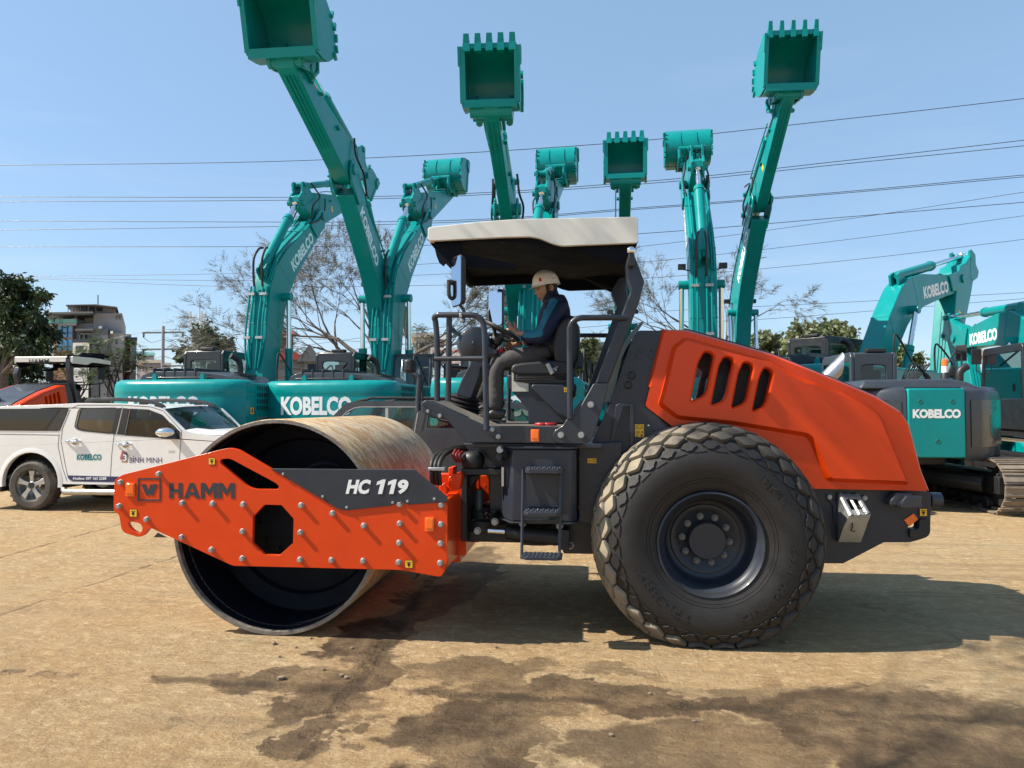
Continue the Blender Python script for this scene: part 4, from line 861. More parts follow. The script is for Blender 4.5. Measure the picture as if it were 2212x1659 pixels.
def arm_set(root, al, be, ga, bw=1.2, bs=1.0, teeth=True, boomw=.46, aw=.15, ad=1.0, lamps=True, letters=True, lines=True):
    L, A = 5.65, 2.94; a, b, g_ = radians(al), radians(be), radians(ga)
    def T(x, s, h): return V((x, .45 + s * cos(a) - h * sin(a), 1.95 + s * sin(a) + h * cos(a)))
    tip = T(0, L, 0)
    def U(x, s, h): return V((x, tip.y + s * cos(b) - h * sin(b), tip.z + s * sin(b) + h * cos(b)))
    w = boomw / 2
    prof = [(-.18, -.1), (-.05, -.24), (.5, -.20), (1.3, .12), (2.1, .42), (2.55, .50), (3.2, .42), (4.6, .06), (5.45, -.24), (5.70, -.20), (5.84, -.02), (5.82, .14), (5.66, .24), (5.2, .34), (3.5, 1.02), (2.75, 1.18), (2.2, 1.10), (1.4, .82), (.5, .40), (-.05, .2)]
    mb = MB()
    body = [p for p in prof if p[0] < 5.3] ; body = [(-.22, -.1), (-.05, -.30), (.5, -.28), (1.3, .0), (2.1, .27), (2.55, .34), (3.2, .28), (4.6, -.04), (5.18, -.22), (5.18, .30), (3.5, 1.00), (2.75, 1.20), (2.25, 1.16), (1.4, .86), (.5, .46), (-.1, .2)]
    beam_side(mb, body, -w, w, T)
    ear = [(4.9, -.05), (5.45, -.24), (5.70, -.20), (5.84, -.02), (5.82, .14), (5.66, .24), (5.2, .33), (4.9, .42)]
    for sx in (-1, 1): beam_side(mb, ear, sx * w, sx * (w + .045), T)
    boom = obj('boom', mb, M_TL, root, bevel=.018)
    mb = MB(); mb.cyl(T(-w - .09, L, 0), T(w + .09, L, 0), .11, 18); mb.cyl(T(-w - .22, 2.35, .55), T(w + .22, 2.35, .55), .10, 18); mb.cyl(T(-w - .06, 0, 0), T(w + .06, 0, 0), .14, 18); obj('boom_pin', mb, M_TL, boom)
    # arm with flared rear bracket
    ap = [(x_, y_ * (ad if x_ > .1 else (1 + ad) / 2)) for x_, y_ in [(-.30, -.16), (.0, -.27), (.5, -.25), (2.7, -.15), (2.98, -.14), (3.07, 0), (2.98, .14), (2.6, .17), (.9, .46), (.2, .60), (-.45, .72), (-.95, .70), (-1.02, .55), (-.80, .35), (-.5, .12)]]
    mb = MB(); beam_side(mb, ap, -aw, aw, U); arm = obj('arm', mb, M_TL, root, bevel=.018)
    mb = MB()
    for sx in (-1, 1): beam_side(mb, [(-1.02, .40), (-.95, .30), (-.7, .42), (-.3, .50), (-.2, .66), (-.45, .98), (-.65, 1.02), (-.75, .78), (-1.0, .68)], sx * (aw - .05), sx * (aw + .007), U)
    for sx in (-1, 1): beam_side(mb, [(2.3, .1), (2.62, .1), (2.62, .34), (2.5, .36), (2.3, .2)], sx * (aw + .01), sx * (aw + .06), U)
    obj('arm_bracket', mb, M_TL, arm, bevel=.008)
    mb = MB(); mb.cyl(U(-.23, -.92, .52), U(.23, -.92, .52), .07, 14); mb.cyl(U(-.2, -.55, .93), U(.2, -.55, .93), .06, 14); mb.cyl(U(-.31, A, 0), U(.31, A, 0), .09, 16); obj('arm_pin', mb, M_TL, arm)
    mb = MB()
    for s0, lo, hi in ((1.35, .02, .84), (2.9, .32, 1.17), (4.55, -.03, .58)): beam_side(mb, [(s0 - .012, lo), (s0 + .012, lo), (s0 + .012, hi), (s0 - .012, hi)], -w - .004, w + .004, T)
    for x in (-.07, 0, .07): beam_side(mb, [(1.0, -.215 * ad), (2.8, -.15 * ad), (2.8, -.17 * ad), (1.0, -.24 * ad)], x - .012, x + .012, U)
    for s0 in (.95, 1.9): beam_side(mb, [(s0 - .05, .30 * ad), (s0 + .05, .29 * ad), (s0 + .05, .24 * ad), (s0 - .05, .25 * ad)], -aw - .05, aw + .05, U)
    obj('weld_strip', mb, M_TL, boom)
    # cylinders
    p0, p1 = T(0, 2.55, 1.34), U(0, -.92, .52); d = (p1 - p0); ln = d.length; d.normalize()
    mb = MB(); mb.tube([p0, p0 + d * .1, p0 + d * .12, p0 + d * (min(2.0, ln * .72)), p0 + d * (min(2.0, ln * .72)), p0 + d * (min(2.12, ln * .72 + .12))], [.05, .06, .115, .115, .13, .12], 20)
    beam_side(mb, [(2.35, 1.05), (2.45, 1.42), (2.65, 1.42), (2.85, 1.1)], -.11, -.06, T); beam_side(mb, [(2.35, 1.05), (2.45, 1.42), (2.65, 1.42), (2.85, 1.1)], .06, .11, T)
    ac = obj('arm_cylinder', mb, M_TL, boom); mb = MB(); mb.tube([p0 + d * 1.5, p1 - d * .1, p1 - d * .08, p1], [.06, .06, .09, .09], 16); obj('cylinder_rod', mb, M_CH, ac)
    for sx in (-1, 1):
        q0, q1 = V((sx * (w + .15), 1.25, 1.25)), T(sx * (w + .15), 2.35, .55); d = (q1 - q0); ln = d.length; d.normalize(); e_ = min(1.75, ln * .62)
        mb = MB(); mb.tube([q0, q0 + d * .08, q0 + d * .1, q0 + d * (e_ - .12), q0 + d * (e_ - .12), q0 + d * e_], [.06, .07, .09, .09, .105, .10], 18); bc = obj('boom_cylinder', mb, M_TL, root)
        mb = MB(); mb.tube([q0 + d * (e_ - .2), q1], [.055, .055], 16); obj('cylinder_rod', mb, M_CH, bc)
    r0, r1 = U(0, -.5, .88), U(0, 2.42, .60); d = (r1 - r0); ln = d.length; d.normalize()
    mb = MB(); mb.tube([r0, r0 + d * .1, r0 + d * (ln * .6), r0 + d * (ln * .6), r0 + d * (ln * .6 + .1)], [.05, .09, .09, .105, .10], 16); bk = obj('bucket_cylinder', mb, M_TL, arm)
    mb = MB(); mb.tube([r0 + d * ln * .6, r1], [.05, .05], 14); obj('cylinder_rod', mb, M_CH, bk)
    # bucket
    P = U(0, A, 0)
    def B(x, s, n): s *= bs; n *= bs; return P + V((x, s * cos(g_) - n * sin(g_), s * sin(g_) + n * cos(g_)))   # n towards the cab side
    side = [(.10, -.20), (.55, -.24), (1.20, -.30), (1.34, -.28), (1.36, -.20), (1.30, .10), (1.18, .42), (.98, .66), (.70, .80), (.40, .80), (.18, .62), (.06, .35), (.05, .10)]
    back = [(.10, -.20), (.05, .10), (.06, .35), (.18, .62), (.40, .80), (.70, .80), (.98, .66), (1.18, .42), (1.30, .10), (1.36, -.20)]
    bk2, _ = catmull([V((s, n, 0)) for s, n in back], [0] * len(back), 3)
    h = bw / 2; mb = MB()
    inn = [(p.x + (.62 - p.x) * .045, p.y + (.15 - p.y) * .06) for p in bk2]; m = len(bk2)
    mb.add([B(-h, p.x, p.y) for p in bk2] + [B(h, p.x, p.y) for p in bk2] + [B(-h, s, n) for s, n in inn] + [B(h, s, n) for s, n in inn],
           [(i, i + 1, m + i + 1, m + i) for i in range(m - 1)] + [(2 * m + i, 3 * m + i, 3 * m + i + 1, 2 * m + i + 1) for i in range(m - 1)] + [(0, m, 3 * m, 2 * m), (m - 1, 2 * m - 1, 4 * m - 1, 3 * m - 1)])
    for sx in (-1, 1): beam_side(mb, side, sx * h, sx * (h + .03), B)
    for sx in (-1, 1):                                # side strips, corner shrouds, stiffeners over the back
        beam_side(mb, [(.14, -.22), (1.3, -.31), (1.3, -.20), (.14, -.12)], sx * (h - .035), sx * (h + .05), B)
        beam_side(mb, [(.90, -.30), (1.32, -.34), (1.34, -.1), (1.05, -.06)], sx * (h + .03), sx * (h + .07), B)
    mb.prism([B(-h, 1.28, -.30), B(h, 1.28, -.30), B(h, 1.40, -.26), B(-h, 1.40, -.26)], [B(-h, 1.28, -.16), B(h, 1.28, -.16), B(h, 1.38, -.18), B(-h, 1.38, -.18)])
    mb.prism([B(-h, .03, -.22), B(h, .03, -.22), B(h, .20, -.22), B(-h, .20, -.22)], [B(-h, .03, .12), B(h, .03, .12), B(h, .12, .12), B(-h, .12, .12)])
    for i in range(m - 3):
        if bk2[i].y > .2 and bk2[i].x > .9:
            pass
    for x in (-.22, .22): mb.add([B(x + e, p.x, p.y + .03) for p in bk2[3:20] for e in (-.02, .02)], [(2 * i, 2 * i + 1, 2 * i + 3, 2 * i + 2) for i in range(16)])
    for k in range(5, 10):                            # heel wear blocks on the side edges
        p = bk2[k * 2] if k * 2 < m else bk2[-1]
        for sx in (-1, 1): mb.box(B(sx * (h + .04), p.x, p.y), (.05, .13, .05), Matrix.Rotation(g_ + (k - 7) * .3, 3, 'X'))
    bucket = obj('bucket', mb, [M_TL], root, sharp=30)
    mb = MB()
    for x in (-.27, .27):                             # ears carrying arm and link pins
        beam_side(mb, [(.35, .70), (.02, .62), (-.10, .50), (-.10, .32), (-.12, .10), (-.10, -.10), (.05, -.14), (.12, .1), (.30, .5), (.6, .82)], x - .022, x + .022, B)
    mb.cyl(B(-.32, 0, .0), B(.32, 0, .0), .10, 16); mb.cyl(B(-.31, -.02, .42), B(.31, -.02, .42), .07, 14)
    obj('bucket_ear', mb, M_TL, bucket, bevel=.006)
    for k in range(5 if teeth else 0):
        x = -h + .06 + k * (bw - .12) / 4; mb = MB()
        mb.prism([B(x - .055, 1.22, -.33), B(x + .055, 1.22, -.33), B(x + .055, 1.22, -.13), B(x - .055, 1.22, -.13)], [B(x - .05, 1.40, -.31), B(x + .05, 1.40, -.31), B(x + .05, 1.40, -.19), B(x - .05, 1.40, -.19)])
        mb.prism([B(x - .048, 1.40, -.31), B(x + .048, 1.40, -.31), B(x + .048, 1.40, -.20), B(x - .048, 1.40, -.20)], [B(x - .04, 1.60, -.315), B(x + .04, 1.60, -.315), B(x + .04, 1.60, -.285), B(x - .04, 1.60, -.285)])
        obj('bucket_tooth', mb, M_TL, bucket)
    # linkage
    k1 = U(0, 2.42, .60); mb = MB()
    for x in (-.24, .24): mb.tube([U(x, 2.45, .14), U(x, 2.30, .38), k1 + V((x, 0, 0))], [.055, .05, .06], 10)
    mb.cyl(U(-.28, 2.42, .60), U(.28, 2.42, .60), .06, 12); k2 = B(0, -.02, .42)
    for x in (-.13, .13): mb.tube([k1 + V((x, 0, 0)), (k1 + k2) / 2 + V((x, 0, 0)) + (B(0, -.06, .0) - B(0, 0, 0)), k2 + V((x, 0, 0))], [.06, .05, .06], 10)
    obj('bucket_link', mb, M_TL, arm)
    if lines:
        tl = MB(); cl = MB(); hz = MB()
        top = [(.75, .55), (1.4, .87), (2.2, 1.15), (2.5, 1.22)]
        for x in (-.235, -.14, .06, .16):
            tl.tube([T(x * .6, .35, .42)] + [T(x, s, h) for s, h in [(.8, .66), (1.4, .95), (2.15, 1.19)]], .024, 8, 3)
        for x in (.17, .22): tl.tube([T(x, s, h) for s, h in [(2.3, 1.22), (2.8, 1.24), (3.5, 1.09), (4.6, .62), (5.1, .44)]], .02, 8, 3)
        for x in (-.2,): tl.tube([T(x, s, h) for s, h in [(2.6, 1.25), (3.2, 1.16), (3.5, 1.08), (5.1, .44)]], .02, 8, 3)
        for s, h in ((.98, .745), (1.95, 1.135)):
            for x in (-.19, .11):
                c = T(x, s, h + .02); cl.box(c, (.17, .06, .07), Matrix.Rotation(a + .45, 3, 'X'))
        for x in (-.16, .05): hz.tube([T(x, 2.15, 1.19), T(x, 2.35, 1.36), T(x, 2.7, 1.56), T(x * .8, 3.0, 1.55), T(x * .5, 3.1, 1.48)], .028, 8, 4)
        hz.tube([T(.24, 5.1, .44), T(.28, 5.4, .62), U(.22, .1, .50), U(.22, -.1, .75), U(.2, -.3, .95)], .022, 8, 4)
        hz.tube([T(.27, 4.9, .50), T(.32, 5.3, .2), U(.24, .25, .15), U(.23, .4, .42)], .02, 8, 4)
        hz.tube([T(-.24, 4.9, .50), T(-.30, 5.4, .4), U(-.24, .0, .35), U(-.2, .1, .7)], .022, 8, 4)
        tl.tube([U(.2, .2, .62), U(.2, .6, .58), U(.2, 2.0, .34)], .015, 6)
        obj('hydraulic_line', tl, M_TL, boom); obj('line_clamp', cl, M_ZN, boom); obj('hydraulic_hose', hz, M_HS, boom)
    if letters:
        o = T(w + .002, 3.35, .50); r = T(w, 4.75, -.02 + .10) - T(w, 3.35, .50)
        sl = (T(0, 1, 0) - T(0, 0, 0)); up = (T(0, 0, 1) - T(0, 0, 0))
        dr = (T(0, 4.9, .25) - T(0, 3.1, .78)).normalized(); ur = V((1, 0, 0)).cross(dr); ur = ur if ur.z > 0 or ur.y < 0 else -ur
        ur = (up - dr * up.dot(dr)).normalized()
        ltxt('boom_lettering', 'KOBELCO', T(w, 3.25, .44), dr * 1.55, ur * .30, M_LW, boom, lift=.004)
        ltxt('boom_lettering', 'KOBELCO', T(-w, 4.70, -.02), -dr * 1.55, ur * .30, M_LW, boom, lift=.004)
        mb = MB(); c = U(aw + .004, .95, .05); mb.add([U(aw + .004, .9, -.04), U(aw + .004, 1.02, -.04), U(aw + .004, 1.02, .12), U(aw + .004, .9, .12)], [(0, 1, 2, 3)]); obj('arm_sticker', mb, M_YL, arm)
    if lamps:
        for sx in (-1, 1):
            mb = MB(); c = T(sx * (w + .16), 2.55, .98); mb.box(c, (.17, .10, .12)); mb.cyl(c + V((0, 0, -.05)), T(sx * w, 2.5, .9), .015, 6); obj('boom_lamp', mb, M_BK, boom, bevel=.02)
    return dict(T=T, U=U, boom=boom, arm=arm)
def tail(x, o=0): return -(2.76 + o) + .07 * x * x + .26 * max(0, abs(x) - .95) ** 1.6 * 2.2
def machine_body(root):
    # revolving deck
    mb = MB(); mb.box2((-1.33, -2.0, 1.0), (1.33, 1.9, 1.16)); mb.lathe([(.75, .80), (.75, 1.0)], (0, 0, 0), (0, 0, 1), 32, True); obj('deck', mb, M_BK, root, bevel=.01)
    # counterweight, lofted plan sections
    def plan(z, o, k):
        pts = []
        for i in range(15):
            x = -1.38 - o + (2.76 + 2 * o) * i / 14; y = tail(x, o); pts.append((x, y, z))
        
        return [(-1.38 - o, -2.15, z)] + pts + [(1.38 + o, -2.15, z)]
    levels = [(1.04, -.10), (1.10, -.02), (1.30, .0), (1.76, .0), (1.80, -.012), (1.84, .0), (2.0, -.01), (2.07, -.045), (2.11, -.12)]
    P = [plan(z, o, 0) for z, o in levels]; m = len(P[0]); mb = MB()
    mb.add([p for l in P for p in l], [(i * m + k, i * m + (k + 1) % m, (i + 1) * m + (k + 1) % m, (i + 1) * m + k) for i in range(len(P) - 1) for k in range(m)] + [list(range(m))[::-1], [(len(P) - 1) * m + k for k in range(m)]])
    cw = obj('counterweight', mb, M_TL, root, sharp=38)
    def wrap(p):
        return V((p.x, tail(p.x) - .005, p.z))
    text('counterweight_lettering', 'KOBELCO', (-.90, -2.8, 1.43), (1.50, 0, 0), (0, 0, .365), M_LW, cw, bold=.045, surf=wrap)
    mb = MB()
    for x in (-.55, .45): mb.pry([(x - .05, 2.1), (x + .05, 2.1), (x + .04, 2.2), (x, 2.24), (x - .04, 2.2)], -2.45, -2.40)
    obj('lifting_eye', mb, M_TL, cw)
    a = wrap(V((1.12, 0, 1.5))); decal('warning_decal', (1.30, -2.36, 1.52), .34, .14, (.62, -1, 0), cw, 3)
    # side housings with louvres
    for sx in (1, -1):
        mb = MB(); mb.box2((sx * .55, -2.14, 1.16), (sx * 1.35, .75 if sx > 0 else -.45, 2.06)); sh = obj('side_housing', mb, M_TL, root, bevel=.05, seg=3)
        mb = MB()
        for k in range(4):
            for j in range(9):
                mb.box((sx * 1.353, -2.0 + j * .085, 1.98 - k * .13 - .02), (.006, .035, .085), Matrix.Rotation(sx * .3, 3, 'X'))
        obj('louvre', mb, M_BK, sh)
        if sx > 0: text('model_lettering', 'SK200', (1.354, -2.05, 1.26), (0, .55, 0), (0, 0, .15), M_ZN, sh, bold=.04)
        mb = MB(); mb.box2((sx * 1.352, -.62, 1.2), (sx * 1.356, -.60, 2.0)); mb.box2((sx * 1.352, -.5, 1.6), (sx * 1.362, -.46, 1.75)); obj('door_gap', mb, M_BK, sh)
    mb = MB(); mb.box2((.45, .75, 1.16), (1.33, 1.85, 1.75)); mb.box2((.5, .78, 1.75), (1.3, 1.3, 2.02)); obj('tank_box', mb, M_TL, root, bevel=.04, seg=3)
    mb = MB(); mb.tube([(1.28, -1.1, 2.05), (1.28, -1.1, 2.55), (1.28, -.95, 2.68), (1.28, -.2, 2.10)], .02, 8, 4); mb.tube([(1.28, .8, 2.0), (1.28, .8, 2.5), (1.28, 1.0, 2.6), (1.28, 1.75, 2.2), (1.28, 1.85, 1.7)], .02, 8, 4); obj('handrail', mb, M_BK, root)
    # ribbed hood
    mb = MB(); st = [(-.98, 2.08, .0), (-.90, 2.26, 0), (-.72, 2.33, 0), (.2, 2.33, 0), (.75, 2.26, 0), (1.0, 2.20, 0), (1.12, 2.08, 0)]
    mb.prism([(x, -2.32, z if z < 2.1 else z - .05) for x, z, _ in st], [(x, -1.0, z) for x, z, _ in st])
    for x in (-.66, -.44, -.22, 0, .22): mb.box2((x - .012, -2.33, 2.12), (x + .012, -1.1, 2.345))
    mb.box2((-.8, -2.335, 2.16), (.6, -2.31, 2.17)); hd = obj('engine_hood', mb, M_TD, root, bevel=.05, seg=3)
    mb = MB()
    for k in range(6): mb.box((.72 + k * .055, -1.6, 2.275 - k * .012), (.02, .35, .03), Matrix.Rotation(.2, 3, 'Y'))
    obj('hood_louvre', mb, M_BK, hd)
    mb = MB(); mb.tube([(.45, -1.1, 2.2), (.45, -1.1, 2.45), (.42, -1.14, 2.58), (.33, -1.25, 2.66)], .065, 14, 4); obj('exhaust_pipe', mb, M_BK, root)
    cab(root, -1.38, -.42, -.30, 1.65, 1.14, 2.86, mat('cab_dark', (.016, .019, .023), .4, coat=.2, var=.1))
    mb = MB(); mb.box2((-.36, -1.0, 1.16), (-.30, .4, 2.1)); mb.box2((-1.3, -1.0, 1.16), (-.3, -.4, 2.0)); obj('cab_panel', mb, M_TL, root, bevel=.02)
    for sx, y, z in ((-1, 1.45, 2.6), (1, 1.6, 2.35)):
        mb = MB(); mb.tube([(sx * 1.3, y, z - .4), (sx * 1.5, y, z - .2), (sx * 1.5, y, z)], .014, 6); mb.box((sx * 1.5, y, z + .1), (.20, .04, .34)); obj('mirror', mb, M_BK, root, bevel=.03)
    for x in (-1.2, 1.2): track(root, x)
    mb = MB(); mb.box2((-.95, -.7, .45), (.95, .7, .80)); obj('undercarriage', mb, M_BK, root, bevel=.05)
PROTO = [None]
def excavator(label, X, Y, rot, al, be, ga, bw=1.2, group='teal excavators parked in a row', S=1, **k):
    root = thing('excavator', label, 'excavator', (0, 0, 0), group)
    if PROTO[0] is None:
        PROTO[0] = root; machine_body(root); PROTO.append(list(root.children_recursive))
    else:
        mp_ = {PROTO[0]: root}
        for o in PROTO[1]:
            c = o.copy(); C.collection.objects.link(c); mp_[o] = c
        for o in PROTO[1]: mp_[o].parent = mp_[o.parent]
    info = arm_set(root, al, be, ga, bw, **k)
    ps = radians(rot); root.rotation_euler = (0, 0, -ps)
    root.location = (X - .45 * S * sin(ps), Y - .45 * S * cos(ps), 0); root.scale = (S, S, S)
    return root, info
E1, _ = excavator('teal excavator seen from behind, leftmost of the row, rising beside the white pickup', -7.62, 15.79, 3, 59, 25, 55, 1.1, bs=.85, teeth=False, lamps=False, boomw=.46)
E2, _ = excavator('teal excavator seen from behind directly above the steel drum', -4.85, 16.55, 5, 61, 28, 84, 1.1, bs=.85, teeth=False, lamps=False, boomw=.46)
E3, i3 = excavator('teal excavator facing us with the largest bucket, cut off by the top edge', -5.07, 17.56, 180, 54, 18, 78, 1.18, bs=.92, boomw=.38, aw=.17)
E4, _ = excavator('teal excavator facing us, toothed bucket high above the front half of the white canopy', -1.71, 17.92, 178, 37, 14, 82, .80, bs=.66, boomw=.38, aw=.11, ad=.62)
E5, _ = excavator('teal excavator seen from behind the operator, small smooth bucket above the middle of the canopy', -1.26, 15.45, 4, 59, 28, 88, 1.05, bs=.82, teeth=False, lamps=False, boomw=.46)
E6, _ = excavator('farthest teal excavator facing us, small dark toothed bucket above the canopy tail', 1.03, 22.24, 182, 41, 14, 90, .80, bs=.62, boomw=.4, aw=.13, ad=.7)
E7, _ = excavator('teal excavator seen from behind over the orange hood, with two lamps on its boom', 2.48, 15.86, 4, 67, 26, 90, 1.2, bs=.82, teeth=False, boomw=.56)
E8, _ = excavator('teal excavator facing us, rightmost of the tall arms with its toothed bucket raised', 4.37, 21.59, 178, 63, 36, 84, 1.12, bs=.95, boomw=.42, aw=.14, ad=.75)
E9, _ = excavator('teal excavator whose boom arches over and down behind the short tailed machine', 7.30, 19.89, 45, 28.5, -107, -60, 1.1, lamps=False, S=1.22, lines=False, boomw=.42, aw=.25, ad=1.1)
E10, _ = excavator('teal excavator with the dark cab cut off by the right edge of the photo', 9.9, 15.6, 5, 16, -112, -150, 1.1, lamps=False, lines=False)
org()
# ================================================================== PARKED VEHICLES
def car_wheel(root, x, y, R, near=True, W_=.25, spokes=5):
    s = 1 if near else -1
    mb = MB(); f = lambda l: [(r, h * s) for r, h in l]
    mb.lathe(f([(R * .60, .02), (R * .66, 0), (R * .86, -.005), (R * .96, .02), (R, .05), (R, W_ - .05), (R * .9, W_), (R * .6, W_ - .02)]), (x, y, R), n=56)
    for k in range(56):
        a = 2 * pi * k / 56; mb.box((x + R * 1.003 * cos(a), y + s * (W_ / 2 + (.05 if k % 2 else -.05)), R + R * 1.003 * sin(a)), (.012, W_ * .42, .024), Matrix.Rotation(-a, 3, 'Y'))
    w_ = obj('wheel', mb, mat('car_tyre', (.022, .021, .020), .8, var=.2, dirt=.5, dcol=(.25, .21, .16)), root)
    mb = MB(); mb.lathe(f([(R * .61, .01), (R * .60, .03), (R * .57, .05), (R * .55, .16), (R * .1, .17)]), (x, y, R), n=48)
    rm = obj('rim', mb, M_ST, w_)
    mb = MB(); q = R * .6
    for k in range(spokes):
        a = radians(90 + 360 / spokes * k); R3 = Matrix.Rotation(-a, 3, 'Y')
        P0 = [V((q * .12, s * .03, -.032)), V((q * .12, s * .03, .032)), V((q * .55, s * .02, .030)), V((q * .98, s * .02, .050)), V((q * .98, s * .02, -.050)), V((q * .55, s * .02, -.030))]
        P1 = [p + V((0, s * .05, 0)) for p in P0]; c = V((x, y, R)); mb.prism([c + R3 @ p for p in P0], [c + R3 @ p for p in P1])
    mb.lathe(f([(.0, .02), (.055, .02), (.07, .05), (.07, .1)]), (x, y, R), n=20)
    obj('rim_spokes', mb, mat('alloy', (.50, .50, .49), .35, metal=.7, var=.1, dirt=.25), rm, bevel=.006)
    mb = MB(); mb.lathe(f([(0, .012), (.05, .014), (.055, .03)]), (x, y, R), n=20); obj('hub_cap', mb, M_BK, rm)
def arch(cx, cz, r, a0, a1, n=14): return [(cx + r * cos(radians(a0 + (a1 - a0) * i / n)), cz + r * sin(radians(a0 + (a1 - a0) * i / n))) for i in range(n + 1)]
# ---- white pickup with canopy
YW = 10.15
pk = thing('pickup_truck', 'white double cab pickup with canopy and navy stripe, parked behind the steel drum', 'pickup truck', (-6.9, 11.05, 0))
rc = W('V', 270, 935, YW); RX = rc.x; FX = RX + 3.095; RW = .385
q = lambda l: XZ('V', l, YW)
sill = W('V', 1000, 900, YW).z; z0 = sill - .02
top = q([(-260, 222), (0, 212), (600, 188), (690, 182), (1050, 184), (1300, 198), (1450, 232), (1560, 335), (1650, 428), (1790, 466), (2050, 478), (2300, 500)])
rear = top[0][0]; rx = RX - 1.25
outl = [(rx, .95), (rx, top[0][1] - .35), (rx + .12, top[0][1] - .02)] + top + [(FX + .5, 1.12), (FX + .82, 1.02), (FX + .90, .85), (FX + .90, .45), (FX + .62, .40)]
outl += arch(FX, .42, .47, 0, 180)[:] + [(FX - .52, z0), (RX + .52, z0)] + arch(RX, .42, .47, 0, 180) + [(rx + .3, .45), (rx, .5)]
bedline = W('V', 300, 432, YW).z
h_rd = rnd(q([(672, 390), (705, 250), (725, 232), (1045, 228), (1000, 452), (740, 426), (685, 408)]), .03, 3)
h_fd = rnd(q([(1112, 464), (1158, 238), (1330, 246), (1450, 292), (1592, 440), (1606, 495), (1590, 498)]), .02, 3)
h_cn = rnd(q([(-250, 420), (-160, 236), (618, 230), (536, 430)]), .03, 3)
mb = MB(); mb.holed(outl, [h_rd, h_fd, h_cn], YW, YW + .05); mb.holed(outl, [h_rd, h_fd, h_cn], YW + 1.75, YW + 1.80)
zr = [(x, z - .004) for x, z in top[:7]]
mb.prism([(x, YW + .05, z) for x, z in zr] + [(x, YW + .05, z - .05) for x, z in zr[::-1]], [(x, YW + 1.75, z) for x, z in zr] + [(x, YW + 1.75, z - .05) for x, z in zr[::-1]])
hx = [(top[8][0] - .02, top[8][1]), (top[9][0], top[9][1] + .005), (top[10][0], top[10][1] + .01), (top[11][0], top[11][1]), (FX + .5, 1.12), (FX + .82, 1.02), (FX + .895, .85), (FX + .895, .45)]
hc = []
for yy, dz in ((YW + .05, 0), (YW + .25, .045), (YW + .9, .06), (YW + 1.55, .045), (YW + 1.75, 0)): hc.append([(x, yy, z + dz * (1 if i < 5 else 0)) for i, (x, z) in enumerate(hx)])
m = len(hx); mb.add([p for l in hc for p in l], [(i * m + k, i * m + k + 1, (i + 1) * m + k + 1, (i + 1) * m + k) for i in range(4) for k in range(m - 1)])
mb.box2((rx + .01, YW + .05, .55), (rx + .06, YW + 1.75, top[0][1] - .4)); mb.box2((RX + .6, YW + .05, z0 + .02), (FX - .6, YW + 1.75, z0 + .08))
body = obj('body', mb, M_CP, pk, bevel=.018, seg=3)
mb = MB(); mb.box2((rx + .1, YW + .06, z0 + .08), (FX + .7, YW + 1.74, z0 + .12)); mb.box2((RX - .6, YW + .4, .45), (FX + .6, YW + 1.4, .75)); mb.box2((rx + .1, YW + .3, .5), (RX + .5, YW + 1.74, .98)); obj('chassis', mb, M_BK, pk)
# fender flare
mb = MB(); o_ = arch(RX, .43, .535, -8, 188, 20); i_ = arch(RX, .43, .465, -8, 188, 20)
n = len(o_); vs = [(x, YW - .002, z) for x, z in o_] + [(x * .35 + a * .65, YW - .009, z * .35 + b * .65) for (x, z), (a, b) in zip(o_, i_)] + [(x, YW - .009, z) for x, z in i_] + [(x, YW + .06, z) for x, z in i_]
mb.add(vs, [(k * n + i, k * n + i + 1, (k + 1) * n + i + 1, (k + 1) * n + i) for k in range(3) for i in range(n - 1)]); obj('wheel_arch_flare', mb, M_CP, body)
mb = MB(); mb.box2((RX - .56, YW + .02, .28), (RX - .50, YW + .3, .72)); obj('mud_flap', mb, M_BK, pk, bevel=.01)
mb = MB()
for x in (RX, FX): mb.add([(px_, YW + .052, pz) for px_, pz in arch(x, .43, .50, -10, 190)] + [(px_, YW + .5, pz) for px_, pz in arch(x, .43, .50, -10, 190)], [(i, i + 1, 16 + i, 15 + i) for i in range(14)])
obj('wheel_well', mb, M_BK, body)
def glasspane(par, poly, y, m, name='window'):
    mb = MB(); mb.add([(x, y, z) for x, z in poly], [list(range(len(poly)))]); return obj(name, mb, m, par)
for hpoly, mm in ((h_rd, M_GT), (h_fd, M_GC), (h_cn, M_GT)):
    glasspane(body, inset_poly(hpoly, -.01), YW + .022, mm); glasspane(body, inset_poly(hpoly, -.01), YW + 1.778, M_GC if mm != M_GT else M_GT)
M_TRM = mat('black_trim', (.02, .02, .022), .35, var=.1, dirt=.08)
def frame_ring(par, outer, inner, y, m, name='window_trim'):
    mb = MB(); mb.holed(outer, [inner], y - .004, y - .001); return obj(name, mb, m, par)
frame_ring(body, inset_poly(h_rd, -.012), inset_poly(h_rd, .004), YW, M_TRM); frame_ring(body, inset_poly(h_fd, -.012), inset_poly(h_fd, .004), YW, M_TRM)
for pl in ([(1052, 226), (1092, 226), (1035, 462), (1003, 458)], [(1103, 226), (1156, 232), (1106, 466), (1048, 462)], [(1500, 338), (1560, 385), (1612, 440), (1604, 502), (1520, 500), (1560, 470), (1592, 440)]):
    mb = MB(); mb.pry(q(pl), YW - .006, YW - .001); obj('pillar_trim', mb, M_TRM, body)
mb = MB(); mb.pry(rnd(q([(-210, 236), (618, 228), (532, 432), (-300, 424)]), .02, 2), YW - .005, YW - .001); cg = obj('canopy_side_panel', mb, mat('canopy_trim', (.035, .032, .030), .3, var=.15, dirt=.12), body)
mb = MB(); mb.pry(rnd(q([(-150, 245), (535, 236), (405, 422), (-200, 418)]), .03, 3), YW - .009, YW - .0055); obj('canopy_window', mb, M_GL, cg)
mb = MB(); w0 = [W('V', 1468, 238, YW + .03), W('V', 1650, 432, YW + .03)]; a, b = w0
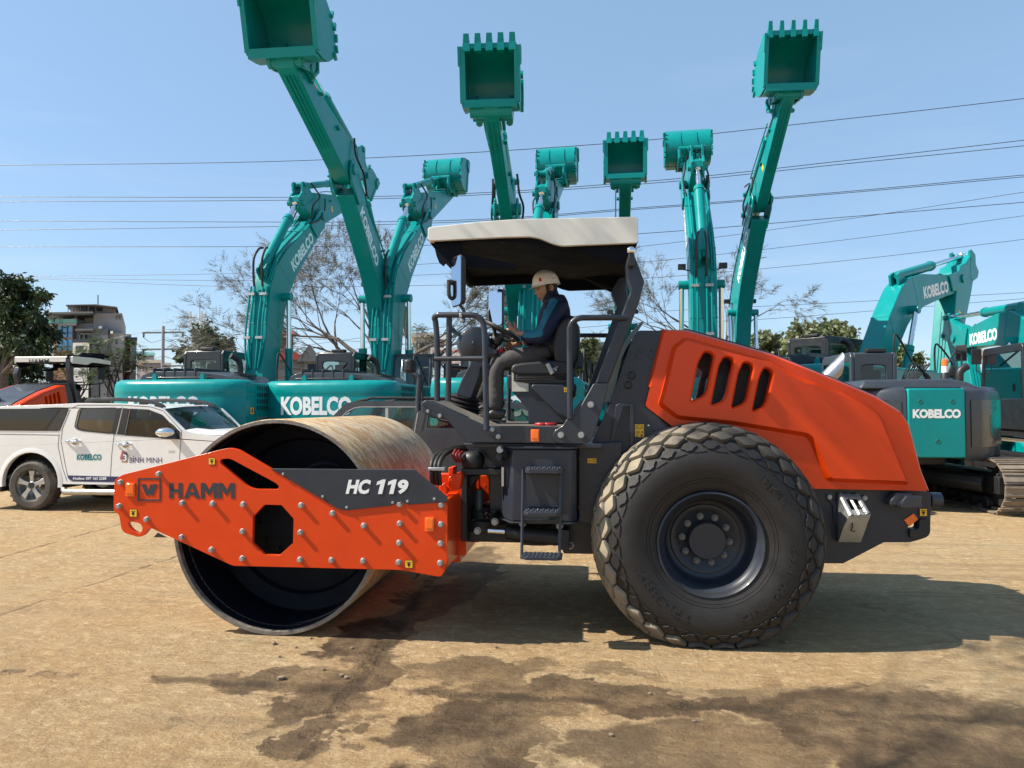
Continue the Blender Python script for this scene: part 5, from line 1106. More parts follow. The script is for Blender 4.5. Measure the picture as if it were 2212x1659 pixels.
wy = YW + 1.77; ww = [a + V((0, .04, .01)), b + V((0.0, .04, .0)), V((b.x + .22, YW + .45, b.z - .0)), V((b.x + .26, YW + .9, b.z)), V((b.x + .22, YW + 1.35, b.z)), V((b.x, wy - .05, b.z)), V((a.x, wy - .05, a.z + .01)), V((a.x + .10, YW + 1.35, a.z + .045)), V((a.x + .12, YW + .9, a.z + .055)), V((a.x + .10, YW + .45, a.z + .045))]
mb.add(ww, [(0, 1, 2, 9), (9, 2, 3, 8), (8, 3, 4, 7), (7, 4, 5, 6)]); obj('windscreen', mb, M_GC, body)
mb = MB(); mb.add([ww[0], ww[9], ww[8], ww[7], ww[6], V((a.x - .25, wy - .05, top[6][1] - .0)), V((a.x - .25, YW + .05, top[6][1] - .0))], [(0, 1, 2, 3, 4, 5, 6)])
mb.add([ww[1], ww[2], ww[3], ww[4], ww[5], V((b.x - .03, wy - .05, b.z - .08)), V((b.x - .03, YW + .05, b.z - .08))], [(0, 1, 2, 3, 4, 5, 6)]); obj('cowl', mb, M_CP, body)
# seats and dashboard glimpsed through the glass
mb = MB()
for xx in (FX - 1.72, FX - 2.55):
    for yy in (YW + .3, YW + 1.05): mb.box2((xx, yy, z0 + .1), (xx + .5, yy + .48, z0 + .5)); mb.prism([(xx - .02, yy, z0 + .4), (xx + .12, yy, z0 + .4), (xx - .06, yy, z0 + 1.0), (xx - .18, yy, z0 + 1.0)], [(xx - .02, yy + .48, z0 + .4), (xx + .12, yy + .48, z0 + .4), (xx - .06, yy + .48, z0 + 1.0), (xx - .18, yy + .48, z0 + 1.0)]); mb.box2((xx - .2, yy + .12, z0 + 1.0), (xx - .08, yy + .36, z0 + 1.18))
mb.box2((FX - .98, YW + .1, z0 + .4), (FX - .62, YW + 1.7, b.z - .06)); obj('interior', mb, M_BK, pk, bevel=.03)
for t_, xy in (('n', (640, 605, 500)), ('f', (1100, 1060, 525))):
    pass
for x0 in (577, 1030):
    mb = MB(); a = W('V', x0, 540 - (15 if x0 < 900 else -12), YW - .03); c = W('V', x0 + 135, 540 - (15 if x0 < 900 else -12), YW - .03)
    mb.tube([a + V((0, .02, 0)), a + V((.05, -.005, 0)), (a + c) / 2, c + V((-.05, -.005, 0)), c + V((0, .02, 0))], [.014, .018, .016, .02, .016], 10, 4); h_ = obj('door_handle', mb, M_CH, body)
    mb = MB(); mb.ball((a + c) / 2 + V((0.02, .03, .0)), .06, 14, (1, .18, .85)); obj('handle_recess', mb, mat('recess_grey', (.35, .35, .33), .4), body)
mb = MB(); a, b = W('V', 1392, 400, YW - .2), W('V', 1555, 488, YW - .2); mb.ball((a + b) / 2, 1, 20, ((b.x - a.x) / 2, .09, (a.z - b.z) / 2)); obj('mirror', mb, M_CH, body)
mb = MB(); mb.prism([V((p.x, YW - .2, p.z)) for p in (W('V', 1500, 465, YW), W('V', 1560, 465, YW), W('V', 1600, 500, YW), W('V', 1510, 495, YW))], [V((p.x, YW - .002, p.z)) for p in (W('V', 1500, 455, YW), W('V', 1590, 455, YW), W('V', 1605, 500, YW), W('V', 1510, 490, YW))]); obj('mirror_foot', mb, M_TRM, body, bevel=.006)
def stroke(pts, y, w_=.004, m=M_TRM, name='door_gap', par=None):
    mb = MB()
    for (x1, z1), (x2, z2) in zip(pts, pts[1:]):
        l = hypot(x2 - x1, z2 - z1); nx, nz = -(z2 - z1) / l * w_, (x2 - x1) / l * w_
        mb.add([(x1 + nx, y, z1 + nz), (x1 - nx, y, z1 - nz), (x2 - nx, y, z2 - nz), (x2 + nx, y, z2 + nz)], [(0, 1, 2, 3)])
    return obj(name, mb, m, par)
stroke(q([(630, 240), (560, 410), (545, 520), (585, 740), (610, 850), (640, 880), (985, 886), (1000, 640), (1020, 470), (1095, 215)]), YW - .0015, par=body)
stroke(q([(640, 228), (700, 200), (1095, 200), (1350, 215), (1460, 250), (1625, 430), (1605, 690), (1600, 880), (990, 886)]), YW - .0015, par=body)
stroke(q([(530, 460), (520, 560), (560, 760), (600, 880)]), YW - .0015, par=body); stroke(q([(-300, 455), (530, 468)]), YW - .0015, par=body)
mb = MB(); mb.pry(q([(605, 828), (1000, 838), (1600, 850), (1600, 898), (1000, 886), (650, 876), (620, 858)]), YW - .004, YW - .001); stp = obj('door_stripe', mb, M_NV, body)
ltext('lettering', 'Hotline: 097 163 2288', 'V', 655, 842, 952, 868, YW - .004, M_LW, stp, bold=.02)
ltext('lettering', 'KOBELCO', 'V', 688, 638, 908, 692, YW, M_LT, body, bold=.05)
ltext('lettering', 'BÌNH MINH', 'V', 1160, 655, 1450, 716, YW, M_NV, body)
ltext('lettering', '4WD', 'V', 1505, 606, 1568, 626, YW, M_ST, body, bold=.02, shear=.3)
M_LP = mat('emblem_rose', (.42, .14, .13), .4); M_LTN = mat('emblem_tan', (.48, .34, .20), .4)
for pl, mm, d in (([(1105, 610), (1155, 645), (1140, 716), (1085, 712)], M_LTN, .0018), ([(1092, 606), (1138, 622), (1130, 690), (1072, 686)], M_LP, .0022), ([(1118, 625), (1142, 632), (1136, 690), (1122, 700), (1100, 690)], M_NV, .0026)):
    mb = MB(); mb.pry(rnd(q(pl), .01, 2), YW - d, YW - .001); obj('emblem', mb, mm, body)
ltext('lettering', '3', 'V', 1103, 640, 1135, 698, YW - .0028, M_LW, body, bold=.03)
for yy, sx_ in ((YW + .12, 0), (YW + 1.66, .0)):
    mb = MB(); pts = [V((p.x, yy, p.z)) for p in (W('V', 718, 186, YW), W('V', 760, 152, YW), W('V', 1020, 148, YW), W('V', 1240, 160, YW), W('V', 1380, 190, YW), W('V', 1440, 218, YW))]
    mb.tube(pts, [.012, .03, .032, .032, .025, .012], 10, 5)
    for k in (1, 3, 4): mb.box(pts[k] + V((0, 0, -.03)), (.12, .04, .06))
    obj('roof_rail', mb, M_TRM, body)
mb = MB(); a = W('V', 520, 975, YW - .1); c = W('V', 1650, 985, YW - .1); mb.tube([a + V((0, .12, .02)), a + V((.1, 0, 0)), c - V((.1, 0, 0)), c + V((0, .12, .02))], .045, 12); obj('side_step', mb, M_ST, pk)
car_wheel(pk, RX, YW + .0, RW); car_wheel(pk, FX, YW, RW); car_wheel(pk, RX, YW + 1.8, RW, False); car_wheel(pk, FX, YW + 1.8, RW, False)
mb = MB(); mb.box2((FX + .80, YW + .1, .75), (FX + .93, YW + .5, .95)); mb.box2((FX + .80, YW + 1.3, .75), (FX + .93, YW + 1.7, .95)); obj('headlight', mb, M_CH, body, bevel=.03)
org()
# ---- dark grey SUV behind drum and platform
YG = 10.3
sv = thing('suv', 'dark grey SUV with tinted windows, mostly hidden behind the drum and the operator platform', 'car', (-2.6, 11.2, 0))
q = lambda l: XZ('N', l, YG)
tp = q([(600, 905), (640, 850), (735, 755), (800, 738), (900, 733), (1400, 735), (2200, 745), (2420, 800), (2560, 905)])
zb = .42; xl, xr_ = tp[0][0] - .75, tp[-1][0] + .55; L1, L2 = xl + .85, xr_ - .95
outl = [(xl, .55), (xl, .95), (xl + .15, 1.12)] + tp + [(xr_ - .05, 1.25), (xr_, .95), (xr_, .5)] + arch(L2, .42, .45, 0, 180) + [(L2 - .5, zb), (L1 + .5, zb)] + arch(L1, .42, .45, 0, 180)
h1 = rnd(q([(700, 870), (720, 850), (810, 796), (860, 788), (1318, 788), (1280, 960), (700, 960)]), .03, 3)
h2 = rnd(q([(1420, 790), (1950, 790), (1950, 955), (1400, 955)]), .03, 3); h3 = rnd(q([(2010, 792), (2180, 800), (2400, 880), (2440, 955), (2010, 955)]), .03, 3)
mb = MB(); mb.holed(outl, [h1, h2, h3], YG, YG + .05); mb.holed(outl, [h1, h2, h3], YG + 1.75, YG + 1.8)
tt = [(x, z - .003) for x, z in tp[1:-1]]; mb.prism([(x, YG + .05, z) for x, z in tt[1:-1]] + [(x, YG + .05, z - .05) for x, z in tt[1:-1][::-1]], [(x, YG + 1.75, z) for x, z in tt[1:-1]] + [(x, YG + 1.75, z - .05) for x, z in tt[1:-1][::-1]])
mb.box2((xl, YG + .05, .55), (xl + .05, YG + 1.75, 1.0)); mb.box2((xl + .02, YG + .05, .98), (tp[0][0], YG + 1.75, 1.10)); mb.box2((xr_ - .05, YG + .05, .5), (xr_, YG + 1.75, 1.0)); mb.box2((L1 + .5, YG + .05, zb), (L2 - .5, YG + 1.75, zb + .06))
sb = obj('body', mb, M_CG, sv, bevel=.015)
for hh in (h1, h2, h3): glasspane(sb, inset_poly(hh, -.01), YG + .02, M_GC); glasspane(sb, inset_poly(hh, -.01), YG + 1.77, M_GC)
p = W('N', 1060, 790, YG); p2 = W('N', 1062, 960, YG); mb = MB(); mb.box2((p.x, YG + .004, p.z), (p2.x + .04, YG + .03, p2.z)); obj('window_divider', mb, M_ST, sb)
stroke(q([(1325, 830), (1300, 976), (1290, 1100)]), YG - .002, .008, M_ST, 'pillar_trim', sb); stroke(q([(1395, 830), (1360, 976)]), YG - .002, .012, M_BK, 'door_gap', sb)
stroke(q([(700, 868), (750, 820), (810, 790), (860, 782), (1320, 782)]), YG - .002, .006, M_ST, 'window_trim', sb)
for yy in (YG + .15, YG + 1.65):
    mb = MB(); pts = [V((W('N', x, y, YG).x, yy, W('N', x, y, YG).z)) for x, y in ((800, 735), (880, 722), (950, 708), (1250, 710), (1900, 712), (2000, 730))]; mb.tube(pts, .022, 8, 4); obj('roof_rail', mb, M_TRM, sb)
a, b = W('Q', 600, 485, YG), W('Q', 840, 548, YG); mb = MB(); mb.box2((a.x - .3, YG - .004, a.z), (b.x + .3, YG - .001, b.z)); obj('door_stripe', mb, M_NV, sb)
a, b = W('Q', 640, 600, YG - .1), W('Q', 860, 690, YG - .1); mb = MB(); mb.box2((L1 + .5, YG - .12, a.z), (L2 - .5, YG + .05, b.z)); obj('side_step', mb, mat('step_beige', (.45, .42, .36), .5, var=.1, dirt=.2), sv, bevel=.02)
mb = MB()
for xx in (tp[2][0] + .6, tp[2][0] + 1.5): mb.box2((xx, YG + .3, .6), (xx + .5, YG + .8, .9)); mb.box2((xx - .1, YG + .3, .8), (xx + .05, YG + .8, 1.4)); mb.box2((xx, YG + 1.0, .6), (xx + .5, YG + 1.5, .9)); mb.box2((xx - .1, YG + 1.0, .8), (xx + .05, YG + 1.5, 1.4))
mb.box2((xl + .8, YG + .06, .5), (xr_ - .9, YG + 1.74, .6)); obj('interior', mb, M_BK, sv, bevel=.03)
for x in (L1, L2): car_wheel(sv, x, YG, .37); car_wheel(sv, x, YG + 1.8, .37, False)
org()
# ---- short tailed excavator with dark corners at the right
YS = 11.3
a, b = W('X', 232, 0, YS), W('X', 690, 0, YS); CX = (a.x + b.x) / 2; HP = (b.x - a.x) / 2
ztop, zbot = W('X', 0, 620, YS).z, W('X', 0, 1172, YS).z
st_ = thing('excavator', 'short tailed excavator with slate corner covers and a flat teal rear panel, boom lowered', 'excavator', (0, 0, 0)); org()
def P2(l): return [(CX + x, YS + y) for x, y in l]
rightedge = W('X', 962, 0, YS + .75).x - CX
planR = [(HP, .012), (HP + .25, .06), (HP + .45, .2), (rightedge, .75), (rightedge + .02, 2.2)]
full_ = [(-x, y) for x, y in planR[::-1]] + [(-HP, .012), (HP, .012)][1:1] + planR
mb = MB(); P = P2([(-HP, 0), (HP, 0), (HP, .5), (-HP, .5)])
mb.prism([(x, y, zbot) for x, y in P], [(x, y, ztop) for x, y in P]); cwp = obj('counterweight', mb, M_TL, st_, bevel=.02)
for sgn in (-1, 1):
    pr_ = [(sgn * x, y) for x, y in planR] + [(sgn * HP, 2.2)]
    lv = [(zbot - .04, -.03), (zbot + .06, 0), (ztop - .12, 0), (ztop - .03, -.02), (ztop + .03, -.09)]
    mb = MB(); m = len(pr_); vs = []
    for z, o in lv:
        for x, y in pr_: vs.append((CX + x + (sgn * o if abs(x) > HP + .01 else 0), YS + y - o * (1 if y < 1 and abs(x) <= HP + .3 else 0), z))
    mb.add(vs, [(i * m + k, i * m + (k + 1) % m, (i + 1) * m + (k + 1) % m, (i + 1) * m + k) for i in range(len(lv) - 1) for k in range(m)] + [list(range(m)), [(len(lv) - 1) * m + k for k in range(m)]])
    cc = obj('corner_cover', mb, M_TD, st_, bevel=.02)
    pp = [V((sgn * x, y)) for x, y in planR]; dr_ = []
    for (u0, u1), ts in zip(zip(pp, pp[1:]), ((.35, 1), (0, 1), (0, .5, 1), (0, .30))):
        nn = V((u1.y - u0.y, -(u1.x - u0.x))).normalized() * sgn
        for t_ in ts: c_ = lerp(u0, u1, t_) + nn * .012; dr_.append(c_)
    zt, zb_ = ztop - .17, zbot + .16; mb = MB(); m = len(dr_)
    mb.add([(CX + c_.x, YS + c_.y, z) for z in (zb_, zt) for c_ in dr_], [(k, k + 1, m + k + 1, m + k) for k in range(m - 1)])
    obj('corner_door', mb, mat('door_slate', (.03, .04, .045), .25, coat=.4), cc)
ltext('counterweight_lettering', 'KOBELCO', 'X', 283, 785, 668, 858, YS, M_LW, cwp, bold=.055)
for x, y in ((344, 724), (600, 724), (486, 1044)):
    mb = MB(); mb.lathe([(.0, -.002), (.02, -.002), (.021, -.004), (.032, -.004), (.034, -.001)], W('X', x, y, YS), (0, 1, 0), 20); obj('panel_socket', mb, mat('teal_deep', (.0, .12, .11), .4), cwp)
mb = MB(); hz_ = [(-HP - .65, ztop + .0), (-HP - .55, ztop + .14), (HP - .1, ztop + .15), (HP + .15, ztop + .10), (HP + .3, ztop + .0)]
mb.prism([(CX + x, YS + .12 + (.08 if z > ztop + .05 else 0), z) for x, z in hz_], [(CX + x, YS + 1.4, z) for x, z in hz_]); obj('engine_hood', mb, M_TD, st_, bevel=.04, seg=3)
x0_, x1_ = W('L', 232, 0, YS + 2.7).x, W('L', 655, 0, YS + 1.3).x
zc = W('L', 0, 655, YS + 1.3).z
cab(st_, x0_, x1_, YS + 1.3, YS + 3.0, zbot + .15, zc, M_TD)
mb = MB(); mb.box2((CX - 1.2, YS + .4, zbot), (CX + 1.1, YS + 2.9, zbot + .15)); mb.box2((CX - .4, YS + .6, zbot - .15), (CX + .4, YS + 1.8, zbot)); obj('deck', mb, M_BK, st_, bevel=.02)
mb = MB(); a = W('X', 660, 560, YS + 1.0); mb.tube([a + V((-.0, 0, -.1)), a + V((0, 0, .12)), a + V((.05, 0, .2)), a + V((.12, 0, .24))], .06, 14, 4); obj('exhaust_pipe', mb, M_BK, st_)
mb = MB(); a = W('X', 543, 552, YS + .8); mb.lathe([(.07, 0), (.06, .10), (.05, .12)], a, (0, 0, 1), 18, True); bb = obj('beacon_base', mb, M_BK, st_)
mb = MB(); mb.lathe([(.048, .12), (.048, .22)], a, (0, 0, 1), 18, True); obj('beacon_ring', mb, M_LW, bb); mb = MB(); mb.lathe([(.048, .22), (.05, .26), (.04, .33), (.0, .35)], a, (0, 0, 1), 18); obj('beacon_lamp', mb, M_RF, bb)
mb = MB()
for k in range(9):
    a = W('X', 200 + 14 * k, 550, YS + 1.9 + .03 * k); b = W('X', 380 + 5 * k, 550, YS + 2.2); mb.tube([a, a + V((.08 + .02 * k, 0, .2 + .01 * k)), (a + b) / 2 + V((.0, 0, .3 - .015 * k)), b + V((0, 0, .05)), b + V((.03, 0, -.1))], .012, 6, 4)
obj('hydraulic_hose', mb, M_HS, st_)
mb = MB(); mb.tube([W('X', 545, 450, YS + 2.2), W('X', 610, 345, YS + 2.2), W('X', 630, 335, YS + 2.2), W('X', 668, 345, YS + 2.2), W('X', 675, 400, YS + 2.2), W('X', 672, 590, YS + 2.2)], .016, 8, 3); obj('handrail', mb, M_BK, st_)
mb = MB(); mb.ball(W('X', 596, 485, YS + 2.4), .12, 12, (.6, .3, 1)); obj('mirror', mb, M_BK, st_)
tr_ = MB()
def steel_track(root, cx, cy, ln, r, wd, n=44):
    global ORG
    holder = MB(); c = ln - r; per = 4 * c + 2 * pi * r
    for k in range(n):
        d = per * k / n
        if d < 2 * c: p, a = (-c + d, 0.0), 0
        elif d < 2 * c + pi * r: an = (d - 2 * c) / r; p, a = (c + r * sin(an), r - r * cos(an)), an
        elif d < 4 * c + pi * r: p, a = (c - (d - 2 * c - pi * r), 2 * r), pi
        else: an = (d - 4 * c - pi * r) / r; p, a = (-c - r * sin(an), r + r * cos(an)), pi + an
        R = Matrix.Rotation(a, 3, 'X'); o = V((cx, cy + p[0], p[1] + .03)); pt = per / n
        holder.box(o, (wd, pt * .9, .02), R); holder.box(o + R @ V((0, -.3 * pt, -.02)), (wd, .014, .022), R); holder.box(o + R @ V((0, .25 * pt, -.02)), (wd, .014, .022), R)
        holder.box(o + R @ V((.1, 0, .03)), (.05, pt * .6, .05), R); holder.box(o + R @ V((-.1, 0, .03)), (.05, pt * .6, .05), R)
    t = obj('track', holder, M_TR, root); mb = MB(); mb.box2((cx - .16, cy - c, .26), (cx + .14, cy + c, .60)); mb.box2((cx - .2, cy - c - .12, .3), (cx + .17, cy - c + .25, .56))
    for k in range(7): y = cy - c * .8 + k * c * 1.6 / 6; mb.cyl((cx - .2, y, .15), (cx + .2, y, .15), .10, 14)
    for y in (-c, c): mb.cyl((cx - .12, cy + y, r + .03), (cx + .12, cy + y, r + .03), r - .08, 24)
    obj('track_frame', mb, M_BK, t, bevel=.01)
tx = W('X', 1000, 1400, YS - .25).x
steel_track(st_, tx + .27, YS + 1.55, 1.85, .385, .52); steel_track(st_, tx - 1.75, YS + 1.55, 1.85, .385, .52)
mb = MB(); mb.box2((tx - 1.6, YS + .9, .35), (tx + .1, YS + 2.2, .6)); mb.tube([(tx + .05, YS + .3, .42), (tx - .6, YS + 1.1, .5)], .14, 8); obj('undercarriage', mb, M_BK, st_, bevel=.02)
mb = MB(); mb.box2((CX - .2, YS + 2.6, 1.2), (CX + .2, YS + 3.2, 1.7)); mb.tube([(CX, YS + 3.0, 1.45), (CX, YS + 4.6, 2.0), (CX, YS + 6.0, 1.2)], [.2, .25, .18], 4); obj('boom', mb, M_TL, st_, bevel=.02)
org()
# ---- second roller in the distance: same type, seen from its tail
def copy_tree(src, par=None, skip=()):
    c = src.copy(); C.collection.objects.link(c)
    if par: c.parent = par
    for ch in list(src.children):
        if not ch.name.split('.')[0] in skip: copy_tree(ch, c)
    return c
r2 = copy_tree(roller, skip=('work_lamp', 'lamp_stalk', 'lamp_cable'))
tag(r2, 'second orange and white road roller in the distance at the left, seen from its tail', 'road roller')
ang = -pi / 2
cr = V((.30 + .4, 6.62 - 5.88, 0)); cr2 = Matrix.Rotation(ang, 3, 'Z') @ cr     # canopy rear edge corner in root space
r2.rotation_euler = (0, 0, ang); r2.location = V((-13.3, 17.2, 0)) - V((-cr2.x if False else cr2.x, cr2.y, 0))
cn2 = [c for c in r2.children if c.name.startswith('canopy')][0]
org((-.4, 5.88, 0)); bxx = W('C', 1550, 150, YC0).x + .003
a = V((bxx, YC0 + .42, 2.74)); text('lettering', 'HAMM', a, (0, .56, 0), (0, 0, .10), M_LB, cn2, bold=.02)
org()
# ================================================================== BACKGROUND: buildings, trees, poles, wires
def M3(name, col, **k): return mat(name, col, **k)
M_CONC = M3('weathered_render', (.27, .27, .28), rough=.85, var=.2, vscale=.6, dirt=.15, dcol=(.12, .11, .10))
M_CONL = M3('pale_render', (.50, .46, .38), rough=.85, var=.12, vscale=.7, dirt=.15, dcol=(.25, .22, .18))
M_BRK = M3('brown_brick', (.17, .125, .10), rough=.9, var=.3, vscale=1.2, dirt=.3, dcol=(.10, .09, .08))
M_TIN = M3('dark_sheet', (.10, .11, .12), rough=.6, var=.15)
M_REDR = M3('red_roof', (.30, .035, .03), rough=.6, var=.15, vscale=1)
M_TERR = M3('terracotta_trim', (.34, .16, .10), rough=.8)
M_GLB = M3('blue_glass', (.06, .22, .42), rough=.08, spec=.8, var=.2, vscale=.5)
M_GLG = M3('green_rail_glass', (.14, .38, .30), rough=.15, var=.15)
M_WIN = M3('window_dark', (.03, .035, .04), rough=.15)
M_WHT = M3('white_wall', (.70, .70, .68), rough=.8, var=.08, vscale=.6, dirt=.12, dcol=(.3, .28, .25))
M_BARK = M3('bark', (.10, .085, .075), rough=.9, var=.3, vscale=6)
def sbox(mb, x0, x1, z0, z1, Y, d, k=None):     # house block on an oblique plot: side walls run at slope k
    k = (x0 + x1) / 2 / Y if k is None else k; f = lambda x, z, e: (x + k * e, Y + e, z)
    mb.prism([f(x0, z0, 0), f(x1, z0, 0), f(x1, z1, 0), f(x0, z1, 0)], [f(x0, z0, d), f(x1, z0, d), f(x1, z1, d), f(x0, z1, d)])
def ubox(mb, t, x0, y0, x1, y1, Y, d, front=0):
    a, b = W(t, x0, y0, Y), W(t, x1, y1, Y); sbox(mb, a.x, b.x, b.z, a.z, Y, d, KX[0]); return a, b
KX = [None]
def part(name, m, par, t, rects, Y, d, front=0, bevel=0):
    mb = MB()
    for r in rects: ubox(mb, t, *r, Y, d, front)
    return obj(name, mb, m, par, bevel=bevel)
def base_at(t, x, Y): return (W(t, x, 900, Y).x, Y, 0)
GZ = 1700     # tile row far below the ground line is clamped in build()
def wallbox(name, m, par, t, x0, y0, x1, Y, d):
    a = W(t, x0, y0, Y); b = W(t, x1, y0, Y); mb = MB(); sbox(mb, a.x, b.x, 0, a.z, Y, d, KX[0]); return obj(name, mb, m, par)
Yb = 62
bd = thing('building', 'grey five storey house with blue glass panels and green glass roof terrace above the pickup', 'building', base_at('U', 1000, Yb + 4)); 
KX[0] = -.655
wl = wallbox('wall', M_CONC, bd, 'U', 1040, 470, 1355, Yb, 11)
wallbox('wall', M_CONC, bd, 'U', 810, 580, 1040, Yb + .3, 10); fw = wallbox('front_wall', M_TERR, bd, 'U', 600, 585, 812, Yb - .3, 9)
wallbox('wall', M_TIN, bd, 'U', 1020, 640, 1200, Yb - .8, 5); wallbox('wall', M_CONC, bd, 'U', 1200, 690, 1375, Yb - .4, 6); wallbox('wall', M_WHT, bd, 'U', 808, 795, 990, Yb - 1.0, 5)
part('glass_panel', M_GLB, fw, 'U', [(640, 603, 800, 735), (636, 758, 800, 882)], Yb - .35, .2)
part('window_bar', M_IK, fw, 'U', [(683, 603, 687, 735), (742, 603, 746, 735), (683, 758, 687, 882), (742, 758, 746, 882), (640, 684, 800, 688), (640, 836, 800, 840)], Yb - .42, .05)
part('terrace_wall', M_CONL, bd, 'U', [(680, 490, 1040, 570)], Yb + 2, 3); part('window', M_WIN, bd, 'U', [(700, 515, 790, 570), (860, 518, 930, 565)], Yb + 1.9, .3)
part('terrace_rail', M_GLG, bd, 'U', [(458, 535, 690, 582), (690, 532, 848, 585)], Yb - .5, .08); part('terrace_slab', M_CONC, bd, 'U', [(440, 583, 850, 600)], Yb - .6, 8)
part('roof_sheet', M_TIN, bd, 'U', [(480, 456, 1030, 466)], Yb - 1.2, 8); part('roof_truss', M_TIN, bd, 'U', [(505, 466, 511, 582), (602, 466, 607, 582), (840, 466, 845, 540), (480, 476, 1000, 481)], Yb - 1, .15)
mb = MB()
for k in range(9): a = W('U', 500 + 44 * k, 468, Yb - .9); b = W('U', 522 + 44 * k, 484, Yb - .9); c = W('U', 544 + 44 * k, 468, Yb - .9); mb.tube([a, b, c], .06, 5)
obj('roof_lattice', mb, M_TIN, bd)
mb = MB(); ro = [W('U', *p, Yb - 1) for p in ((730, 372), (1060, 366), (1300, 395), (1300, 402), (1060, 376), (730, 378))]; mb.prism(ro, [p + V((-.655 * 7, 7, 0)) for p in ro]); obj('roof_sheet', mb, M_TIN, bd)
part('roof_post', M_TIN, bd, 'U', [(752, 376, 757, 456), (812, 374, 822, 456), (890, 374, 896, 456), (975, 372, 985, 460), (1060, 374, 1065, 440)], Yb - .6, .15); part('roof_hut', M_CONC, bd, 'U', [(1140, 392, 1275, 520), (1050, 445, 1140, 480)], Yb + .5, 5)
part('window', M_WIN, bd, 'U', [(850, 672, 1020, 760)], Yb - .1, .45); part('window_frame', M_CONC, bd, 'U', [(880, 690, 1020, 700), (880, 690, 888, 755), (935, 690, 941, 755)], Yb - .25, .12); part('awning', M_TIN, bd, 'U', [(835, 640, 1035, 655)], Yb - 1.6, 2)
part('balcony', M_WIN, bd, 'U', [(812, 755, 1015, 792)], Yb - 1.4, .1); part('window', M_WIN, bd, 'U', [(838, 832, 955, 900)], Yb - 1.06, .3); part('roof_rail', M_TIN, bd, 'U', [(1285, 493, 1355, 496), (1285, 493, 1288, 535), (1320, 493, 1323, 535), (1352, 493, 1355, 540)], Yb - .1, .1)
part('air_conditioner', M_WHT, bd, 'U', [(1225, 665, 1252, 690), (1095, 610, 1130, 635)], Yb - .9, .6); part('window', M_WIN, bd, 'U', [(1280, 758, 1300, 812)], Yb - .45, .3)
mb = MB(); mb.cyl(W('U', 1087, 368, Yb), W('U', 1087, 265, Yb), .05, 5); obj('roof_aerial', mb, M_TIN, bd); org(); KX[0] = None
def block(label, t, x0, y0, x1, Y, d, m, roof=None, wins=(), name='building', extra=None, group=None):
    a = W(t, x0, y0, Y); b = W(t, x1, y0, Y)
    o = thing(name, label, 'building', ((a.x + b.x) / 2, Y + d / 2, 0), group); mb = MB(); kk = (a.x + b.x) / 2 / Y; sbox(mb, a.x, b.x, 0, a.z, Y, d, kk); wl_ = obj('wall', mb, m, o)
    if roof:
        kind, mr, h = roof; mb = MB()
        g_ = kk * (d + .3)
        if kind == 'flat': sbox(mb, a.x - .2, b.x + .2, a.z, a.z + h, Y - .2, d + .4, kk)
        elif kind == 'gable': mb.prism([(a.x - .3, Y - .3, a.z), (b.x + .3, Y - .3, a.z), ((a.x + b.x) / 2, Y - .3, a.z + h)], [(a.x - .3 + g_, Y + d, a.z), (b.x + .3 + g_, Y + d, a.z), ((a.x + b.x) / 2 + g_, Y + d, a.z + h)])
        else: mb.prism([(a.x - .3, Y - .3, a.z), (b.x + .3, Y - .3, a.z), (b.x + .3, Y - .3, a.z + .15), (a.x - .3, Y - .3, a.z + .15)], [(a.x - .3 + g_, Y + d, a.z + h), (b.x + .3 + g_, Y + d, a.z + h), (b.x + .3 + g_, Y + d, a.z + h + .15), (a.x - .3 + g_, Y + d, a.z + h + .15)])
        obj('roof', mb, mr, o)
    for r in wins:
        mb = MB(); p, q_ = W(t, r[0], r[1], Y), W(t, r[2], r[3], Y); mb.box2((p.x, Y - .06, p.z), (q_.x, Y + .2, q_.z)); wn = obj('window', mb, M_WIN, o)
        mb = MB(); mb.box2((p.x - .1, Y - .12, q_.z - .12), (q_.x + .1, Y - .01, q_.z)); obj('sill', mb, M_CONL, wn)
    org(); return o
block('maroon walled house with a small white upper porch right of the grey five storey house', 'U', 1372, 735, 1450, 66, 7, M_REDR, ('flat', M_WHT, .3))
block('narrow white porch house with a sheet roof beside the maroon walled house', 'U', 1450, 770, 1515, 65, 6, M_WHT, ('flat', M_TIN, .3), [(1458, 782, 1505, 815)])
block('low grey house with green tinted roof behind the acacia trees, left of the power pole', 'U', 1520, 935, 1710, 58, 8, M_CONC, ('lean', M_GLG, .8), [(1600, 980, 1640, 1010)])
block('pale pink low house with small dark windows right beside the power pole foot', 'U', 1560, 1020, 1800, 52, 6, M3('pink_render', (.42, .33, .36), rough=.85, var=.1), ('flat', M_CONL, .25), [(1665, 1040, 1690, 1100), (1740, 1075, 1770, 1100)])
block('stepped grey concrete house between the power pole and the first black cab', 'U', 1800, 1045, 1890, 55, 6, M_CONC, ('flat', M_CONL, .2))
block('brown brick house with red roof seen through the bare tree', 'H', 385, 850, 605, 40, 7, M_BRK, ('lean', M_REDR, 1.0), [(430, 900, 455, 940)])
block('long grey shed with red eaves below the bare tree', 'H', 380, 1050, 730, 37, 2.5, M_CONC, ('gable', M_REDR, .7))
block('grey pointed gable house beside the second black cab', 'H', 700, 1062, 830, 36, 5, M_CONC, ('gable', M_TIN, .9))
block('cream house with round tower top behind the loader mirror and front handrail', 'H', 1660, 850, 1830, 50, 7, M_CONL, ('flat', M_CONL, .3), [(1700, 900, 1740, 940), (1760, 900, 1790, 940)])
block('tall maroon and grey gate pillar wall left of the red lettered banner', 'H', 1855, 870, 1915, 45, 3, M_BRK, ('flat', M_WHT, .3))
block('white house with balcony columns seen between steering wheel and driver hand', 'S', 390, 1345, 500, 48, 5, M_WHT, ('flat', M_WHT, .3), [(440, 1400, 475, 1450)])
